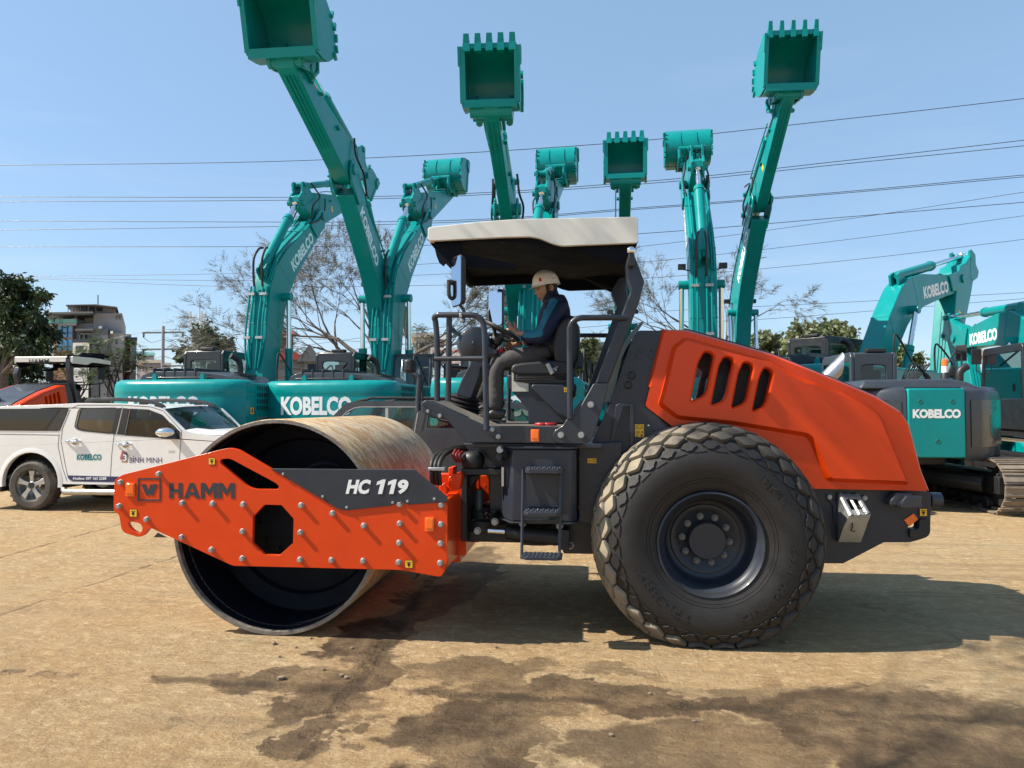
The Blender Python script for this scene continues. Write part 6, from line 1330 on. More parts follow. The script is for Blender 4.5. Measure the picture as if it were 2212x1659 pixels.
block('brick house with red tiles and blue tank seen between seat and canopy post', 'O', 165, 640, 250, 55, 6, M_BRK, ('flat', M_CONL, .5), [(180, 660, 200, 690)])
block('grey concrete house right of the brick house behind the canopy post', 'O', 250, 630, 330, 57, 6, M_CONC, ('flat', M_TIN, .3), [(260, 640, 275, 665), (290, 640, 305, 665)])
block('white apartment house half hidden by the leafy trees above the orange hood', 'O', 1600, 590, 1820, 60, 7, M_WHT, ('flat', M_CONL, .4), [(1640, 610, 1670, 650), (1740, 610, 1780, 650)])
block('grey flat roof apartment house topping the leafy trees at the right', 'O', 1830, 500, 1960, 64, 8, M_CONC, ('flat', M_CONC, .5))
block('white brick wall house between the orange beacon and the right black cab', 'X', 560, 360, 800, 38, 6, M_WHT, ('flat', M_CONL, .3), [(600, 430, 640, 500)])
# banner with red writing
Ys = 30
bn = thing('banner', 'white banner with red hospital lettering behind the front handrail', 'banner', (W('N', 1560, 800, Ys).x, Ys, 0))
mb = MB(); a, b = W('N', 1430, 300, Ys), W('N', 1740, 500, Ys); mb.box2((a.x, Ys, a.z), (b.x, Ys + .06, b.z)); sh = obj('sheet', mb, M_WHT, bn)
mb = MB()
for x in (a.x + .2, b.x - .2): mb.cyl((x, Ys + .12, 0), (x, Ys + .12, a.z), .05, 8)
obj('post', mb, M_TIN, bn)
ltext('lettering', 'CÔNG TY CỔ PHẦN BỆNH VIỆN', 'N', 1440, 308, 1722, 345, Ys, M_RD, sh, bold=.02); ltext('lettering', 'ĐA KHOA QUỐC TẾ HÀ NỘI', 'N', 1460, 358, 1720, 376, Ys, M_RD, sh, bold=.01); ltext('lettering', 'PHÒNG KHÁM HÀ NỘI - BẠCH MAI', 'N', 1450, 412, 1700, 430, Ys, M_RD, sh, bold=.01)
org()
# boundary fence and hedge belt
hd_ = MB(); random.seed(5)
def leaf_mat(name, c1, c2, sc=1.0):
    m = bpy.data.materials.new(name); N, Lk, P = nodes_of(m); t = N.new('ShaderNodeTexCoord'); n = N.new('ShaderNodeTexNoise'); n.inputs['Scale'].default_value = sc; n.inputs['Detail'].default_value = 5
    Lk(t.outputs['Object'], n.inputs['Vector']); r = N.new('ShaderNodeValToRGB'); r.color_ramp.elements[0].color = (*c1, 1); r.color_ramp.elements[1].color = (*c2, 1); r.color_ramp.elements[0].position = .35; r.color_ramp.elements[1].position = .65
    Lk(n.outputs['Fac'], r.inputs[0]); Lk(r.outputs[0], P.inputs['Base Color']); P.inputs['Roughness'].default_value = .55
    tl = N.new('ShaderNodeBsdfTranslucent'); Lk(r.outputs[0], tl.inputs[0]); mi = N.new('ShaderNodeMixShader'); mi.inputs[0].default_value = .25; Lk(P.outputs[0], mi.inputs[1]); Lk(tl.outputs[0], mi.inputs[2]); Lk(mi.outputs[0], N['Material Output'].inputs[0]); return m
LF_D = leaf_mat('leaf_dark', (.012, .030, .012), (.05, .085, .02)); LF_M = leaf_mat('leaf_mid', (.04, .075, .02), (.12, .16, .045)); LF_O = leaf_mat('leaf_olive', (.075, .085, .04), (.15, .145, .075)); LF_T = leaf_mat('leaf_dry', (.085, .08, .055), (.15, .14, .10)); LF_B = leaf_mat('leaf_bush', (.09, .11, .045), (.22, .25, .12), .6)
def leafquad(mb, p, d, l, w_):
    s = d.cross(V((random.uniform(-1, 1), random.uniform(-1, 1), random.uniform(-1, 1)))).normalized() * w_
    mb.add([p, p + d * l * .5 + s, p + d * l, p + d * l * .5 - s], [(0, 1, 2, 3)])
def rv(): return V((random.gauss(0, 1), random.gauss(0, 1), random.gauss(0, 1))).normalized()
def grow(mb, p, d, l, r, depth, ends, spread=.5, drop=0.0, seg=3, nb=(2, 3), up=.15):
    pts = [p]; rs = [r]; dd = d.copy()
    for i in range(seg):
        dd = (dd + rv() * .16 + V((0, 0, up * .3 - drop * .1))).normalized(); pts.append(pts[-1] + dd * l / seg); rs.append(r * (1 - .42 * (i + 1) / seg))
    mb.tube(pts, rs, 5 if r < .04 else 7, cap=False)
    ends.append((pts[-1], dd, depth, rs[-1]))
    if depth <= 0: return
    for i in range(random.randint(*nb)):
        f = random.choice((1, 1, .72)); q_ = pts[-1] if f == 1 else pts[-2]
        nd = (dd + rv() * spread + V((0, 0, up))).normalized(); grow(mb, q_, nd, l * random.uniform(.62, .85), rs[-1] * .72, depth - 1, ends, spread, drop, seg, nb, up)
def tree(label, pos, H, depth, leaf, mleaf, n_leaf, lsz, spread=.55, d0=(0, 0, 1), r0=.2, cl=.7, nb=(2, 3), name='tree', up=.12, group=None, l0=None, flat=1.0, mins=1, lw=.35, minz=0):
    o = thing(name, label, 'tree', pos, group); mb = MB(); ends = []; l0 = l0 or H * .36
    grow(mb, V(pos), V(d0).normalized(), l0, r0, depth, ends, spread, 0, 3, nb, up); obj('trunk', mb, M_BARK, o)
    mb = MB()
    for p, d, dp, r in ends:
        if dp > mins: continue
        for k in range(n_leaf):
            off = rv() * cl * random.random() ** .5; off.z *= flat; c = p + off
            if c.z < minz: continue
            dd = (rv() + d * .6 + V((0, 0, -.25))).normalized()
            if leaf == 'quad': leafquad(mb, c, dd, lsz * random.uniform(.7, 1.3), lsz * lw)
            elif leaf == 'feather':
                dd.z *= .35; dd.normalize(); s = dd.cross(V((0, 0, 1))).normalized(); L_ = lsz * random.uniform(.7, 1.2)
                for j in range(5):
                    q_ = c + dd * L_ * j / 5
                    for sg in (-1, 1): mb.add([q_, q_ + (s * sg + dd * .5).normalized() * L_ * .28 + V((0, 0, -.03)), q_ + dd * L_ * .07], [(0, 1, 2)])
            elif leaf == 'droop':
                for j in range(4): a = c + rv() * .1; b = a + (dd + rv() * .4 + V((0, 0, -.3))).normalized() * lsz * random.uniform(.5, 1.2); s = rv() * .012; mb.add([a - s, a + s, b], [(0, 1, 2)])
    obj('crown', mb, mleaf, o); org(); return o
def at(px, F): x = (px - 1106) / CAMF * F; return (x * cos(CAMYAW) - F * sin(CAMYAW), x * sin(CAMYAW) + F * cos(CAMYAW), 0)
def crown_tree(label, px, F, blobs, mleaf, lsz, dens=1.0, lw=.3, leaf='quad', r0=.2, name='tree', group=None, droop=.35):
    """trunk, limbs reaching into each foliage mass, and leaves in small sprays; blobs are (px, py, r) at distance F, spread in depth"""
    b = V(at(px, F)); o = thing(name, label, 'tree', b, group); sc = F / CAMF; mb = MB(); C3 = []
    for i, (x, y, r) in enumerate(blobs):
        ff = F + random.uniform(-1, 1) * max(.4, 1.3 * r * sc); p = V(at(x, ff)); p.z = CAMH + (879.6 - y) / CAMF * F; C3.append((p, r * sc))
    zf = min(p.z for p, r in C3); fork = V((b.x, b.y, max(.8, min(zf, .45 * max(p.z for p, r in C3)))))
    mb.tube([b, lerp(b, fork, .5) + V((random.uniform(-.15, .15), 0, 0)), fork], [r0, r0 * .8, r0 * .7], 8, 3)
    for p, r in C3:
        m_ = lerp(fork, p, .5) + V((random.uniform(-.3, .3), random.uniform(-.3, .3), -.1 * abs(p.z - fork.z))); mb.tube([fork, m_, p], [r0 * .28, r0 * .2, r0 * .08], 6, 4, cap=False)
        for k in range(5): q_ = p + rv() * r * .8; mb.tube([m_ if k == 0 else p, lerp(p, q_, .5) + rv() * .1 * r, q_], [r0 * .12, r0 * .08, .008], 4, cap=False)
    obj('trunk', mb, M_BARK, o); mb = MB()
    for p, r in C3:
        n = int(46 * dens * max(.8, (r / lsz / 2) ** 2))
        for k in range(n):
            d = rv(); rad = r * random.uniform(.25, 1.08) ** .6; c = p + V((d.x * 1.15, d.y * 1.1, d.z * .9)) * rad
            if c.z < .2: continue
            if leaf == 'quad':
                ax = (d + rv() * .7).normalized()
                for j in range(8): leafquad(mb, c + ax * (lsz * .25 * j - lsz) + rv() * lsz * .3, (ax * .5 + rv() * .8 + V((0, 0, -droop))).normalized(), lsz * random.uniform(.7, 1.25), lsz * lw)
            else:
                for j in range(3):
                    dd = rv(); dd.z *= .25; dd.normalize(); s = dd.cross(V((0, 0, 1))).normalized(); L_ = lsz * random.uniform(.8, 1.4); c2 = c + rv() * lsz * .5
                    for t_ in range(7):
                        q_ = c2 + dd * L_ * t_ / 7 + V((0, 0, -.05 * L_ * (t_ / 7) ** 2))
                        for sg in (-1, 1): mb.add([q_, q_ + (s * sg + dd * .4).normalized() * L_ * .26 + V((0, 0, -.04 * L_)), q_ + dd * L_ * .10], [(0, 1, 2)])
    obj('crown', mb, mleaf, o); org(); return o
random.seed(11)
crown_tree('dark broadleaf tree at the left edge, reaching over the distant roller', 4, 27, [(8, 615, 30), (39, 611, 18), (64, 630, 26), (84, 636, 15), (12, 646, 38), (49, 679, 36), (78, 687, 20), (20, 712, 46), (78, 718, 33), (108, 718, 18), (58, 751, 34), (90, 751, 18)], LF_D, .21, .85, .22, r0=.3, droop=.8)
crown_tree('second dark tree at the left edge, lower and behind the distant roller hood', 25, 30, [(-30, 700, 50), (-20, 640, 40), (16, 775, 42), (39, 800, 36), (58, 785, 26), (8, 832, 36), (43, 832, 30), (-40, 780, 50)], LF_D, .24, .8, .22, r0=.25, droop=.8)
crown_tree('feathery green acacia behind the distant roller mirror', 248, 33, [(239, 758, 26), (210, 748, 20), (272, 755, 24), (263, 778, 26), (225, 785, 26), (290, 786, 20), (300, 768, 14), (244, 802, 22), (214, 810, 20)], LF_M, .34, .8, leaf='feather', r0=.16, group='acacia trees behind the distant roller')
crown_tree('feathery acacia below the blue glass panels', 172, 36, [(109, 757, 16), (130, 762, 20), (155, 765, 20), (182, 768, 20), (175, 800, 26), (145, 800, 22), (195, 812, 22)], LF_M, .34, .8, leaf='feather', r0=.13, group='acacia trees behind the distant roller')
crown_tree('low acacia seen under the distant roller canopy', 105, 31, [(80, 800, 16), (100, 806, 18), (122, 812, 20), (96, 826, 18)], LF_M, .30, .7, leaf='feather', r0=.10, group='acacia trees behind the distant roller')
random.seed(9)
crown_tree('small round leafy tree above the first black excavator cab', 436, 38, [(441, 713, 13), (427, 734, 20), (459, 738, 18), (406, 757, 16), (478, 748, 11), (441, 760, 24), (395, 768, 9), (488, 744, 7)], LF_D, .34, .75, .24, r0=.14, droop=.6)
random.seed(21)
# wide bare flame tree: trunk behind the second excavator, limbs reach out and up
def bare(label, base, dirs, H, r0, leafn, seed, depth=5, ml=None, nb=(2, 4)):
    random.seed(seed); o = thing('bare_tree', label, 'tree', base); mb = MB(); ends = []
    b = V(base); t = b + V((0, 0, H)); mb.tube([b, b + V((.1, 0, H * .5)), t], [r0, r0 * .85, r0 * .7], 9)
    for d, l, r in dirs: grow(mb, t, V(d).normalized(), l, r, depth, ends, .46, 0, 4, nb, .03)
    obj('trunk', mb, M_BARK, o); mb = MB()
    for p, d, dp, r in ends:
        if dp > 2: continue
        for k in range(leafn):
            c = p - d * random.random() * .25; dd = (d + rv() * .75).normalized()
            L_ = random.uniform(.2, .42); s = dd.cross(V((0, 0, 1))).normalized()
            a = c; e_ = c + dd * L_; w_ = s * .007 + V((0, 0, .007)); mb.add([a - w_, a + w_, e_ + V((0, 0, -.06))], [(0, 1, 2)])
            if random.random() < .22:
                for j in range(4):
                    q_ = c + dd * L_ * (.2 + .2 * j)
                    for sg in (-1, 1): mb.add([q_, q_ + (s * sg + dd * .4).normalized() * L_ * .26 + V((0, 0, -.04)), q_ + dd * L_ * .05], [(0, 1, 2)])
    obj('twigs', mb, ml or LF_T, o); org(); return o
bare('wide bare tree with thin drying leaves spreading behind the first two excavator booms', at(828, 27), [((-1, .1, .55), 2.3, .13), ((-.75, 0, .95), 2.6, .12), ((-.15, .1, 1), 2.1, .10), ((.8, .2, .75), 2.3, .11), ((-1, -.3, .22), 2.2, .08), ((1, .1, .30), 2.0, .08), ((-.45, .5, 1), 2.2, .09)], 2.6, .2, 7, 21)
bare('bare tree with thin drooping twigs behind the boom above the orange hood', at(1550, 30), [((-1, .1, .45), 2.0, .09), ((-.5, .3, 1), 2.0, .09), ((.5, .1, 1), 1.9, .09), ((.2, .2, .6), 1.5, .07), ((-.9, 0, .8), 2.0, .08)], 3.3, .16, 6, 8, nb=(2, 3))
random.seed(31)
G_ = 'leafy trees beyond the orange hood'
crown_tree('low pale leafy tree directly right of the rightmost tall boom', 1665, 42, [(1648, 735, 20), (1672, 741, 18), (1692, 764, 24), (1650, 756, 18), (1668, 775, 24)], LF_B, .30, 1.15, .42, r0=.16, group=G_)
crown_tree('tall pale leafy tree above the middle of the orange hood', 1750, 40, [(1735, 722, 24), (1758, 716, 20), (1735, 753, 28), (1770, 740, 22), (1720, 780, 26), (1767, 781, 28)], LF_B, .30, 1.15, .42, r0=.18, group=G_)
crown_tree('pale leafy tree left of the arched boom above the exhaust pipe', 1815, 41, [(1798, 716, 26), (1829, 727, 20), (1790, 750, 28), (1835, 753, 24), (1815, 775, 26), (1848, 770, 16)], LF_B, .30, 1.15, .42, r0=.18, group=G_)
crown_tree('small leafy tree seen between the seat and the canopy post', 1263, 30, [(1262, 748, 11), (1268, 772, 15), (1255, 792, 13), (1277, 742, 7), (1272, 800, 14), (1250, 770, 8)], LF_B, .24, .8, .3, r0=.10)
crown_tree('olive feathery tree behind the dark cab beside the front work lamp', 905, 34, [(903, 709, 12), (922, 724, 15), (895, 746, 17), (916, 751, 16), (940, 735, 12)], LF_O, .30, .6, leaf='feather', r0=.1)
crown_tree('leafy sapling between the arched boom and arm at the right', 1945, 34, [(1944, 764, 12), (1956, 757, 7), (1988, 776, 10), (1940, 785, 10)], LF_M, .24, .6, .3, r0=.06)
crown_tree('dark feathery tree at the right edge above the right excavator boom', 2235, 34, [(2192, 699, 9), (2206, 690, 12), (2235, 690, 26), (2225, 720, 26), (2260, 700, 30)], LF_D, .34, .9, leaf='feather', r0=.14)
# shrubs as one belt of undergrowth nobody could count
mb = MB(); random.seed(2)
for k in range(15000):
    px = random.uniform(-60, 420) if k % 3 else random.uniform(560, 860); F = random.uniform(30, 36) if px < 420 else random.uniform(31, 34); p = V(at(px, F)); p.z = random.random() ** .8 * (2.3 if px < 420 else 1.7) * (.75 + .25 * sin(px * .03) * sin(px * .011 + 1)); leafquad(mb, p, (rv() + V((0, 0, .5))).normalized(), .44, .15)
tag(obj('undergrowth', mb, LF_M), 'dense green undergrowth along the far edge of the yard', None, None, 'stuff')
mb = MB(); mb.box2((-75, 39.0, 0), (70, 39.25, 2.0)); bw_ = tag(obj('boundary_wall', mb, M_CONC), 'long low grey boundary wall closing the yard behind all machines', 'wall')
# utility pole with three cross arms, lattice mast, small poles
def pole(label, px, F, ytop, arms, r=.16, m=None):
    b = at(px, F); o = thing('utility_pole', label, 'utility pole', b); top_ = CAMH + (879.6 - ytop) / CAMF * F; mb = MB(); mb.tube([b, (b[0], b[1], top_)], [r, r * .7], 10); obj('pole', mb, M_CONC, o)
    for i in range(arms):
        z = top_ - .5 - i * F * .0235; mb = MB(); mb.box((b[0], b[1], z), (3.4, .1, .12)); c = obj('crossarm', mb, M_TIN, o)
        for dx in (-1.6, 1.6):
            mb = MB(); mb.tube([(b[0] + dx, b[1], z), (b[0] + dx, b[1] - .02, z - .35)], .07, 6); mb.tube([(b[0] + dx - .1, b[1], z - .3), (b[0] + dx * .6, b[1], z - .75), (b[0], b[1], z - .5)], .02, 4, 3); obj('insulator', mb, M_TIN, c)
    org()
pole('concrete power pole with three crossarms right of the grey five storey house', 350.5, 55, 704, 3)
pole('thin distant pole seen between the seat and the canopy post', 1262, 60, 795, 2, .10)
def mast(label, px, F, ytop):
    b = at(px, F); o = thing('antenna_mast', label, 'antenna mast', b); zt = CAMH + (879.6 - ytop) / CAMF * F; mb = MB(); h = .55
    for dx, dy in ((-h, -h), (h, -h), (h, h), (-h, h)): mb.cyl((b[0] + dx, b[1] + dy, 0), (b[0] + dx * .6, b[1] + dy * .6, zt - 1), .06, 5)
    n = int(zt / 1.2)
    for i in range(n):
        z = i * 1.2; s = 1 if i % 2 else -1; mb.cyl((b[0] - s * h * .9, b[1] - h * .9, z), (b[0] + s * h * .9, b[1] - h * .9, z + 1.2), .035, 4); mb.cyl((b[0] - h, b[1] - h, z), (b[0] + h, b[1] - h, z), .03, 4)
    mb.cyl((b[0], b[1], zt - 1), (b[0], b[1], zt + 1.6), .04, 5); obj('lattice', mb, M_ZN, o)
    for k, dx in enumerate((-.75, -.2, .45, .8)):
        mb = MB(); mb.box((b[0] + dx, b[1] - .5, zt - .9 - (k % 2) * .3), (.22, .15, 1.7)); obj('panel_antenna', mb, M_WHT, o)
    org()
mast('lattice antenna mast rising from the small leafy tree', 429, 75, 672)
b_ = at(876, 33); fl = thing('feather_flag', 'dark green feather flag on a thin pole beside the second excavator', 'flag', b_); mb = MB(); z1 = CAMH + (879.6 - 765) / CAMF * 33
zt_ = CAMH + (879.6 - 690) / CAMF * 33; px_ = b_[0]
mb.cyl(b_, (px_, b_[1], zt_), .03, 6); pl_ = obj('pole', mb, M_TIN, fl); zz = lambda y: CAMH + (879.6 - y) / CAMF * 33; sc = 33 / CAMF
mb = MB(); fp = [(-12, 668), (-10, 655), (0, 660), (8, 680), (12, 715), (8, 728), (2, 732), (-4, 715)]; mb.prism([(px_ + x * sc, b_[1] - .02, zz(y)) for x, y in fp], [(px_ + x * sc, b_[1] + .01, zz(y)) for x, y in fp]); obj('flag', mb, M3('flag_green', (.02, .07, .04), rough=.7), fl); org()
# strung overhead wires: sagging lines between points far outside the frame
WIRES = [((0, 357), (650, 347), (1300, 311), (1826, 257), (2212, 213)), ((0, 425), (830, 424), (1380, 393), (1826, 347), (2212, 303)), ((0, 436), (830, 429), (1380, 398), (1826, 354), (2212, 315)), ((0, 477), (900, 478), (1380, 449), (1826, 414), (2212, 378)), ((0, 497), (900, 483), (1380, 452), (1826, 417), (2212, 382)),
         ((0, 533), (910, 530), (1380, 505), (1826, 469), (2212, 437)), ((0, 597), (530, 590), (1000, 565), (1380, 533), (1826, 474), (2212, 415)), ((0, 598), (500, 619), (1000, 615), (1380, 602), (1826, 563), (2212, 517)), ((0, 598), (540, 606), (1000, 590), (1380, 567), (1826, 518), (2212, 466)), ((560, 760), (1000, 702), (1380, 675), (1826, 653), (2212, 632)), ((560, 775), (1300, 704), (1640, 690), (2212, 645)), ((200, 742), (350, 712), (500, 722), (900, 745))]
WL = ['highest overhead wire, passing behind the tallest arms', 'upper wire of the uppermost close pair', 'lower wire of the uppermost close pair', 'upper wire of the pair meeting the canopy top', 'lower wire of the pair meeting the canopy top', 'overhead wire meeting the front edge of the white canopy', 'upper of the three thin wires meeting left above the dark tree', 'lowest of the three thin wires meeting left above the dark tree', 'middle of the three thin wires meeting left above the dark tree', 'upper of the two lowest wires right of the rightmost tall boom', 'lower of the two lowest wires right of the rightmost tall boom', 'short thin wire tied to the concrete power pole']
for i, (pts, lb) in enumerate(zip(WIRES, WL)):
    F = 34 + i * .8; P_ = []
    for x, y in pts: r_ = ray(x, y); P_.append(V((r_.x / r_.y * F, F, CAMH + r_.z / r_.y * F)))
    if i != 11: P_ = [P_[0] + (P_[0] - P_[1]) * .5] + P_ + [P_[-1] + (P_[-1] - P_[-2]) * .5]
    mb = MB(); mb.tube(P_, .017 if i < 6 else .012, 5, 8); tag(obj('overhead_wire', mb, M_IK), lb, 'wire', 'overhead wires across the sky')
# tree outside the frame at the left front: its thin branches throw the dappled shade at the lower right
random.seed(77)
o = thing('shade_tree', 'thin branched tree standing outside the left of the photo, throwing dappled shade at lower right', 'tree', (-6.2, .6, 0)); mb = MB(); ends = []
b = V((-6.2, .6, 0)); mb.tube([b, b + V((.3, .1, 3)), b + V((.9, .3, 5.2))], [.16, .13, .1], 9)
for d, l, r in (((1, .1, .5), 1.5, .035), ((.7, .9, .6), 1.6, .035), ((.5, -.6, .9), 1.4, .03), ((1, .5, 1), 1.5, .03)): grow(mb, b + V((.9, .3, 5.2)), V(d).normalized(), l, r, 4, ends, .5, 0, 3, (2, 3), .03)
obj('trunk', mb, M_BARK, o); mb = MB()
for p, d, dp, r in ends:
    if dp > 2: continue
    for k in range(10): c = p + rv() * .3; leafquad(mb, c, (d + rv() * .8).normalized(), random.uniform(.15, .32), .012)
obj('crown', mb, LF_M, o); org()
# loose stones on the yard
random.seed(6)
for i, (px, py, r) in enumerate(((608, 1468, .022), (738, 1462, .018), (748, 1466, .016), (592, 1392, .02), (640, 1400, .012), (1040, 1386, .018), (1072, 1400, .014), (604, 1420, .012), (1695, 1388, .02), (760, 1402, .013), (980, 1378, .012), (700, 1448, .014), (672, 1380, .012), (1404, 1500, .012), (1320, 1590, .014), (1500, 1560, .011))):
    p = GR(px, py); mb = MB(); mb.ball(p + V((0, 0, r * .5)), r, 7, (random.uniform(.8, 1.4), random.uniform(.7, 1.1), random.uniform(.5, .8)), Matrix.Rotation(random.random() * 3, 3, 'Z')); tag(obj('stone', mb, M3('stone_brown', (.20, .15, .10), rough=.9, var=.3, vscale=20)), 'small brown pebble lying loose on the bare concrete in the foreground', 'stone', 'pebbles on the concrete')
# ================================================================== DRIVER
M_SK = mat('skin', (.42, .235, .155), .5, var=.06, vscale=12, spec=.4); M_JN = mat('jacket_navy', (.005, .012, .042), .75, var=.2, vscale=10, bump=.15, bscale=30); M_JT = mat('jacket_teal', (.012, .145, .24), .75, var=.15, vscale=10, bump=.12, bscale=30)
M_TS = mat('trousers_grey', (.062, .056, .056), .8, var=.18, vscale=8, bump=.25, bscale=22); M_SH = mat('shoe_black', (.02, .019, .018), .4, var=.2, dirt=.15); M_HR = mat('hair_black', (.012, .010, .009), .6); M_HM = mat('helmet_white', (.88, .88, .86), .28, coat=.4, var=.03)
PY = 5.86
dr = thing('person', 'seated driver in navy and teal jacket, grey trousers and white helmet, looking down', 'person', (-.35, PY, 1.0))
pc = lambda t, x, y, Y=PY: W(t, x, y, Y)
def skin(name, chains, m, par, sub=2, disp=None):
    """continuous surface grown along connected joints: chains = list of lists of (point, radius); equal points are merged"""
    vs, es, rs = [], [], []
    def vid(p, r):
        for i, q_ in enumerate(vs):
            if (q_ - p).length < 1e-4: return i
        vs.append(V(p)); rs.append(r if isinstance(r, tuple) else (r, r)); return len(vs) - 1
    for ch in chains:
        ids = [vid(V(p), r) for p, r in ch]; es += list(zip(ids, ids[1:]))
    me = bpy.data.meshes.new(name); me.from_pydata([tuple(p - ORG) for p in vs], es, []); o = bpy.data.objects.new(name, me); C.collection.objects.link(o)
    sk = o.modifiers.new('skin', 'SKIN'); sk.use_smooth_shade = True
    for i, r in enumerate(rs): me.skin_vertices[0].data[i].radius = r
    me.skin_vertices[0].data[0].use_root = True
    ss = o.modifiers.new('sub', 'SUBSURF'); ss.levels = sub; ss.render_levels = sub
    dg = bpy.context.evaluated_depsgraph_get(); m2 = bpy.data.meshes.new_from_object(o.evaluated_get(dg)); bpy.data.objects.remove(o)
    for mm in (m if isinstance(m, (list, tuple)) else [m]): m2.materials.append(mm)
    o = bpy.data.objects.new(name, m2); C.collection.objects.link(o); o.parent = par
    for p in m2.polygons: p.use_smooth = True
    return o
NY, FY = PY - .16, PY + .16
hipc = pc('R', 1350, 640); chest = pc('R', 1390, 250); neck = pc('S', 1190, 650)
sN, sF = pc('S', 1290, 800, PY - .17), pc('S', 1230, 790, PY + .19)
eN = pc('S', 1010, 1330, PY - .26); wN = pc('S', 640, 1290, PY - .12); eF = pc('S', 1040, 1300, PY + .26); wF = pc('R', 985, 520, PY + .1)
wNh = pc('S', 590, 1240, PY - .12)
# body: one continuous skin surface (torso, neck, limbs under the clothes)
kN, kF = pc('R', 640, 760, NY - .02), pc('R', 620, 800, FY + .02); aN, aF = pc('R', 640, 1420, NY - .03), pc('R', 420, 1300, FY)
hN, hF = hipc + V((0, -.11, 0)), hipc + V((0, .11, 0))
body = skin('body', [[(hipc, (.10, .10)), (lerp(hipc, chest, .5), (.12, .12)), (chest, (.13, .12)), (neck + V((0, 0, -.06)), .055), (neck, .05), (neck + V((-.02, 0, .05)), .05)], [(hipc, .10), (hN, .06), (kN, .05), (aN, .035)], [(hipc, .10), (hF, .06), (kF, .05), (aF, .035)], [(chest, .13), (sN, .05), (eN, .038), (wNh, .026)], [(chest, .13), (sF, .05), (eF, .038), (wF, .026)]], [M_SK, M_TS], dr)
for p in body.data.polygons:
    c = p.center + ORG
    if c.z < chest.z + .15 and c.x > wF.x + .08: p.material_index = 1
# jacket torso + sleeves
jk = skin('jacket', [[(hipc + V((.01, 0, .02)), (.165, .15)), (lerp(hipc, chest, .35), (.155, .145)), (lerp(hipc, chest, .75), (.17, .15)), (chest + V((-.0, 0, .06)), (.165, .14)), (pc('S', 1200, 720), (.085, .08)), (pc('S', 1150, 690), (.062, .06))],
                     [(chest + V((0, 0, .06)), (.16, .14)), (sN, .088), (lerp(sN, eN, .5) + V((0, -.01, .01)), .074), (eN, .066), (lerp(eN, wN, .5), .058), (wN + V((.03, 0, 0)), .047)],
                     [(chest + V((0, 0, .06)), (.16, .14)), (sF, .088), (lerp(sF, eF, .5), .074), (eF, .066), (lerp(eF, wF, .6), .052), (wF + V((.02, 0, 0)), .045)]], [M_JN, M_JT], dr, 3)
# teal panel along the near sleeve, assigned on the jacket's own faces
me = jk.data
segs = [(pc('S', 1190, 740, PY - .20) - ORG, pc('S', 1060, 960, PY - .30) - ORG), (pc('S', 1060, 960, PY - .30) - ORG, pc('S', 960, 1200, PY - .33) - ORG), (pc('S', 960, 1240, PY - .33) - ORG, pc('S', 760, 1270, PY - .18) - ORG)]
for p in me.polygons:
    c = p.center
    if c.y > PY - .15 - ORG.y and p.normal.y > -.1: continue
    for a, b in segs:
        ab = b - a; ab.y = 0; ac = c - a; ac.y = 0; t = max(0, min(1, ac.dot(ab) / ab.length_squared)); dd = (ac - ab * t).length
        if dd < .031 and p.normal.y < .25: p.material_index = 1
mb = MB(); mb.lathe([(.07, 0), (.066, .03), (.062, .06), (.064, .062), (.072, .02), (.078, -.01)], pc('S', 1165, 700), (-.2, 0, 1), 20); obj('jacket_collar', mb, M_JN, jk)
tr = skin('trousers', [[(hipc + V((0, 0, -.02)), (.15, .13)), (hipc + V((-.10, 0, -.04)), (.12, .12)), (hipc + V((-.05, -.10, -.035)), .098), (lerp(hN, kN, .5) + V((0, 0, -.012)), .090), (kN + V((.01, 0, -.005)), .078), (lerp(kN, aN, .35), .073), (lerp(kN, aN, .75), .066), (aN + V((0, 0, .0)), .064)], [(hipc + V((-.10, 0, -.04)), .12), (hipc + V((-.05, .10, -.035)), .098), (lerp(hF, kF, .5), .088), (kF, .076), (lerp(kF, aF, .4), .07), (aF + V((0, 0, .02)), .06)]], M_TS, dr, 3)
td = bpy.data.textures.new('folds', 'CLOUDS'); td.noise_scale = .10
for o_, st_g in ((jk, .022), (tr, .018)):
    dm = o_.modifiers.new('folds', 'DISPLACE'); dm.texture = td; dm.strength = st_g; dm.mid_level = .5; dm.texture_coords = 'LOCAL'
for (toe, heel, yy) in (((325, 1500), (640, 1530), NY - .03), ((350, 1400), (460, 1400), FY)):
    a = pc('R', *toe, yy); b = pc('R', heel[0], heel[1], yy); u = (b - a).normalized(); up = V((-u.z, 0, u.x)); up = up if up.z > 0 else -up; L_ = .28; b = a + u * L_
    so_ = skin('shoe', [[(a + u * .03 + up * .02, (.042, .026)), (a + u * .08 + up * .025, (.048, .032)), (a + u * .15 + up * .035, (.045, .042)), (b - u * .06 + up * .045, (.040, .048)), (b - u * .02 + up * .03, (.036, .036))], [(b - u * .06 + up * .045, .04), (b - u * .05 + up * .11, (.046, .046))]], M_SH, dr)
    mb = MB(); mb.prism([a + u * .005 - up * .008 + V((0, -.042, 0)), b - up * .008 + V((0, -.038, 0)), b - up * .008 + V((0, .038, 0)), a + u * .005 - up * .008 + V((0, .042, 0))], [a + u * .0 + up * .012 + V((0, -.042, 0)), b + up * .012 + V((0, -.038, 0)), b + up * .012 + V((0, .038, 0)), a + up * .012 + V((0, .042, 0))]); obj('sole', mb, M_BK, so_, bevel=.008)
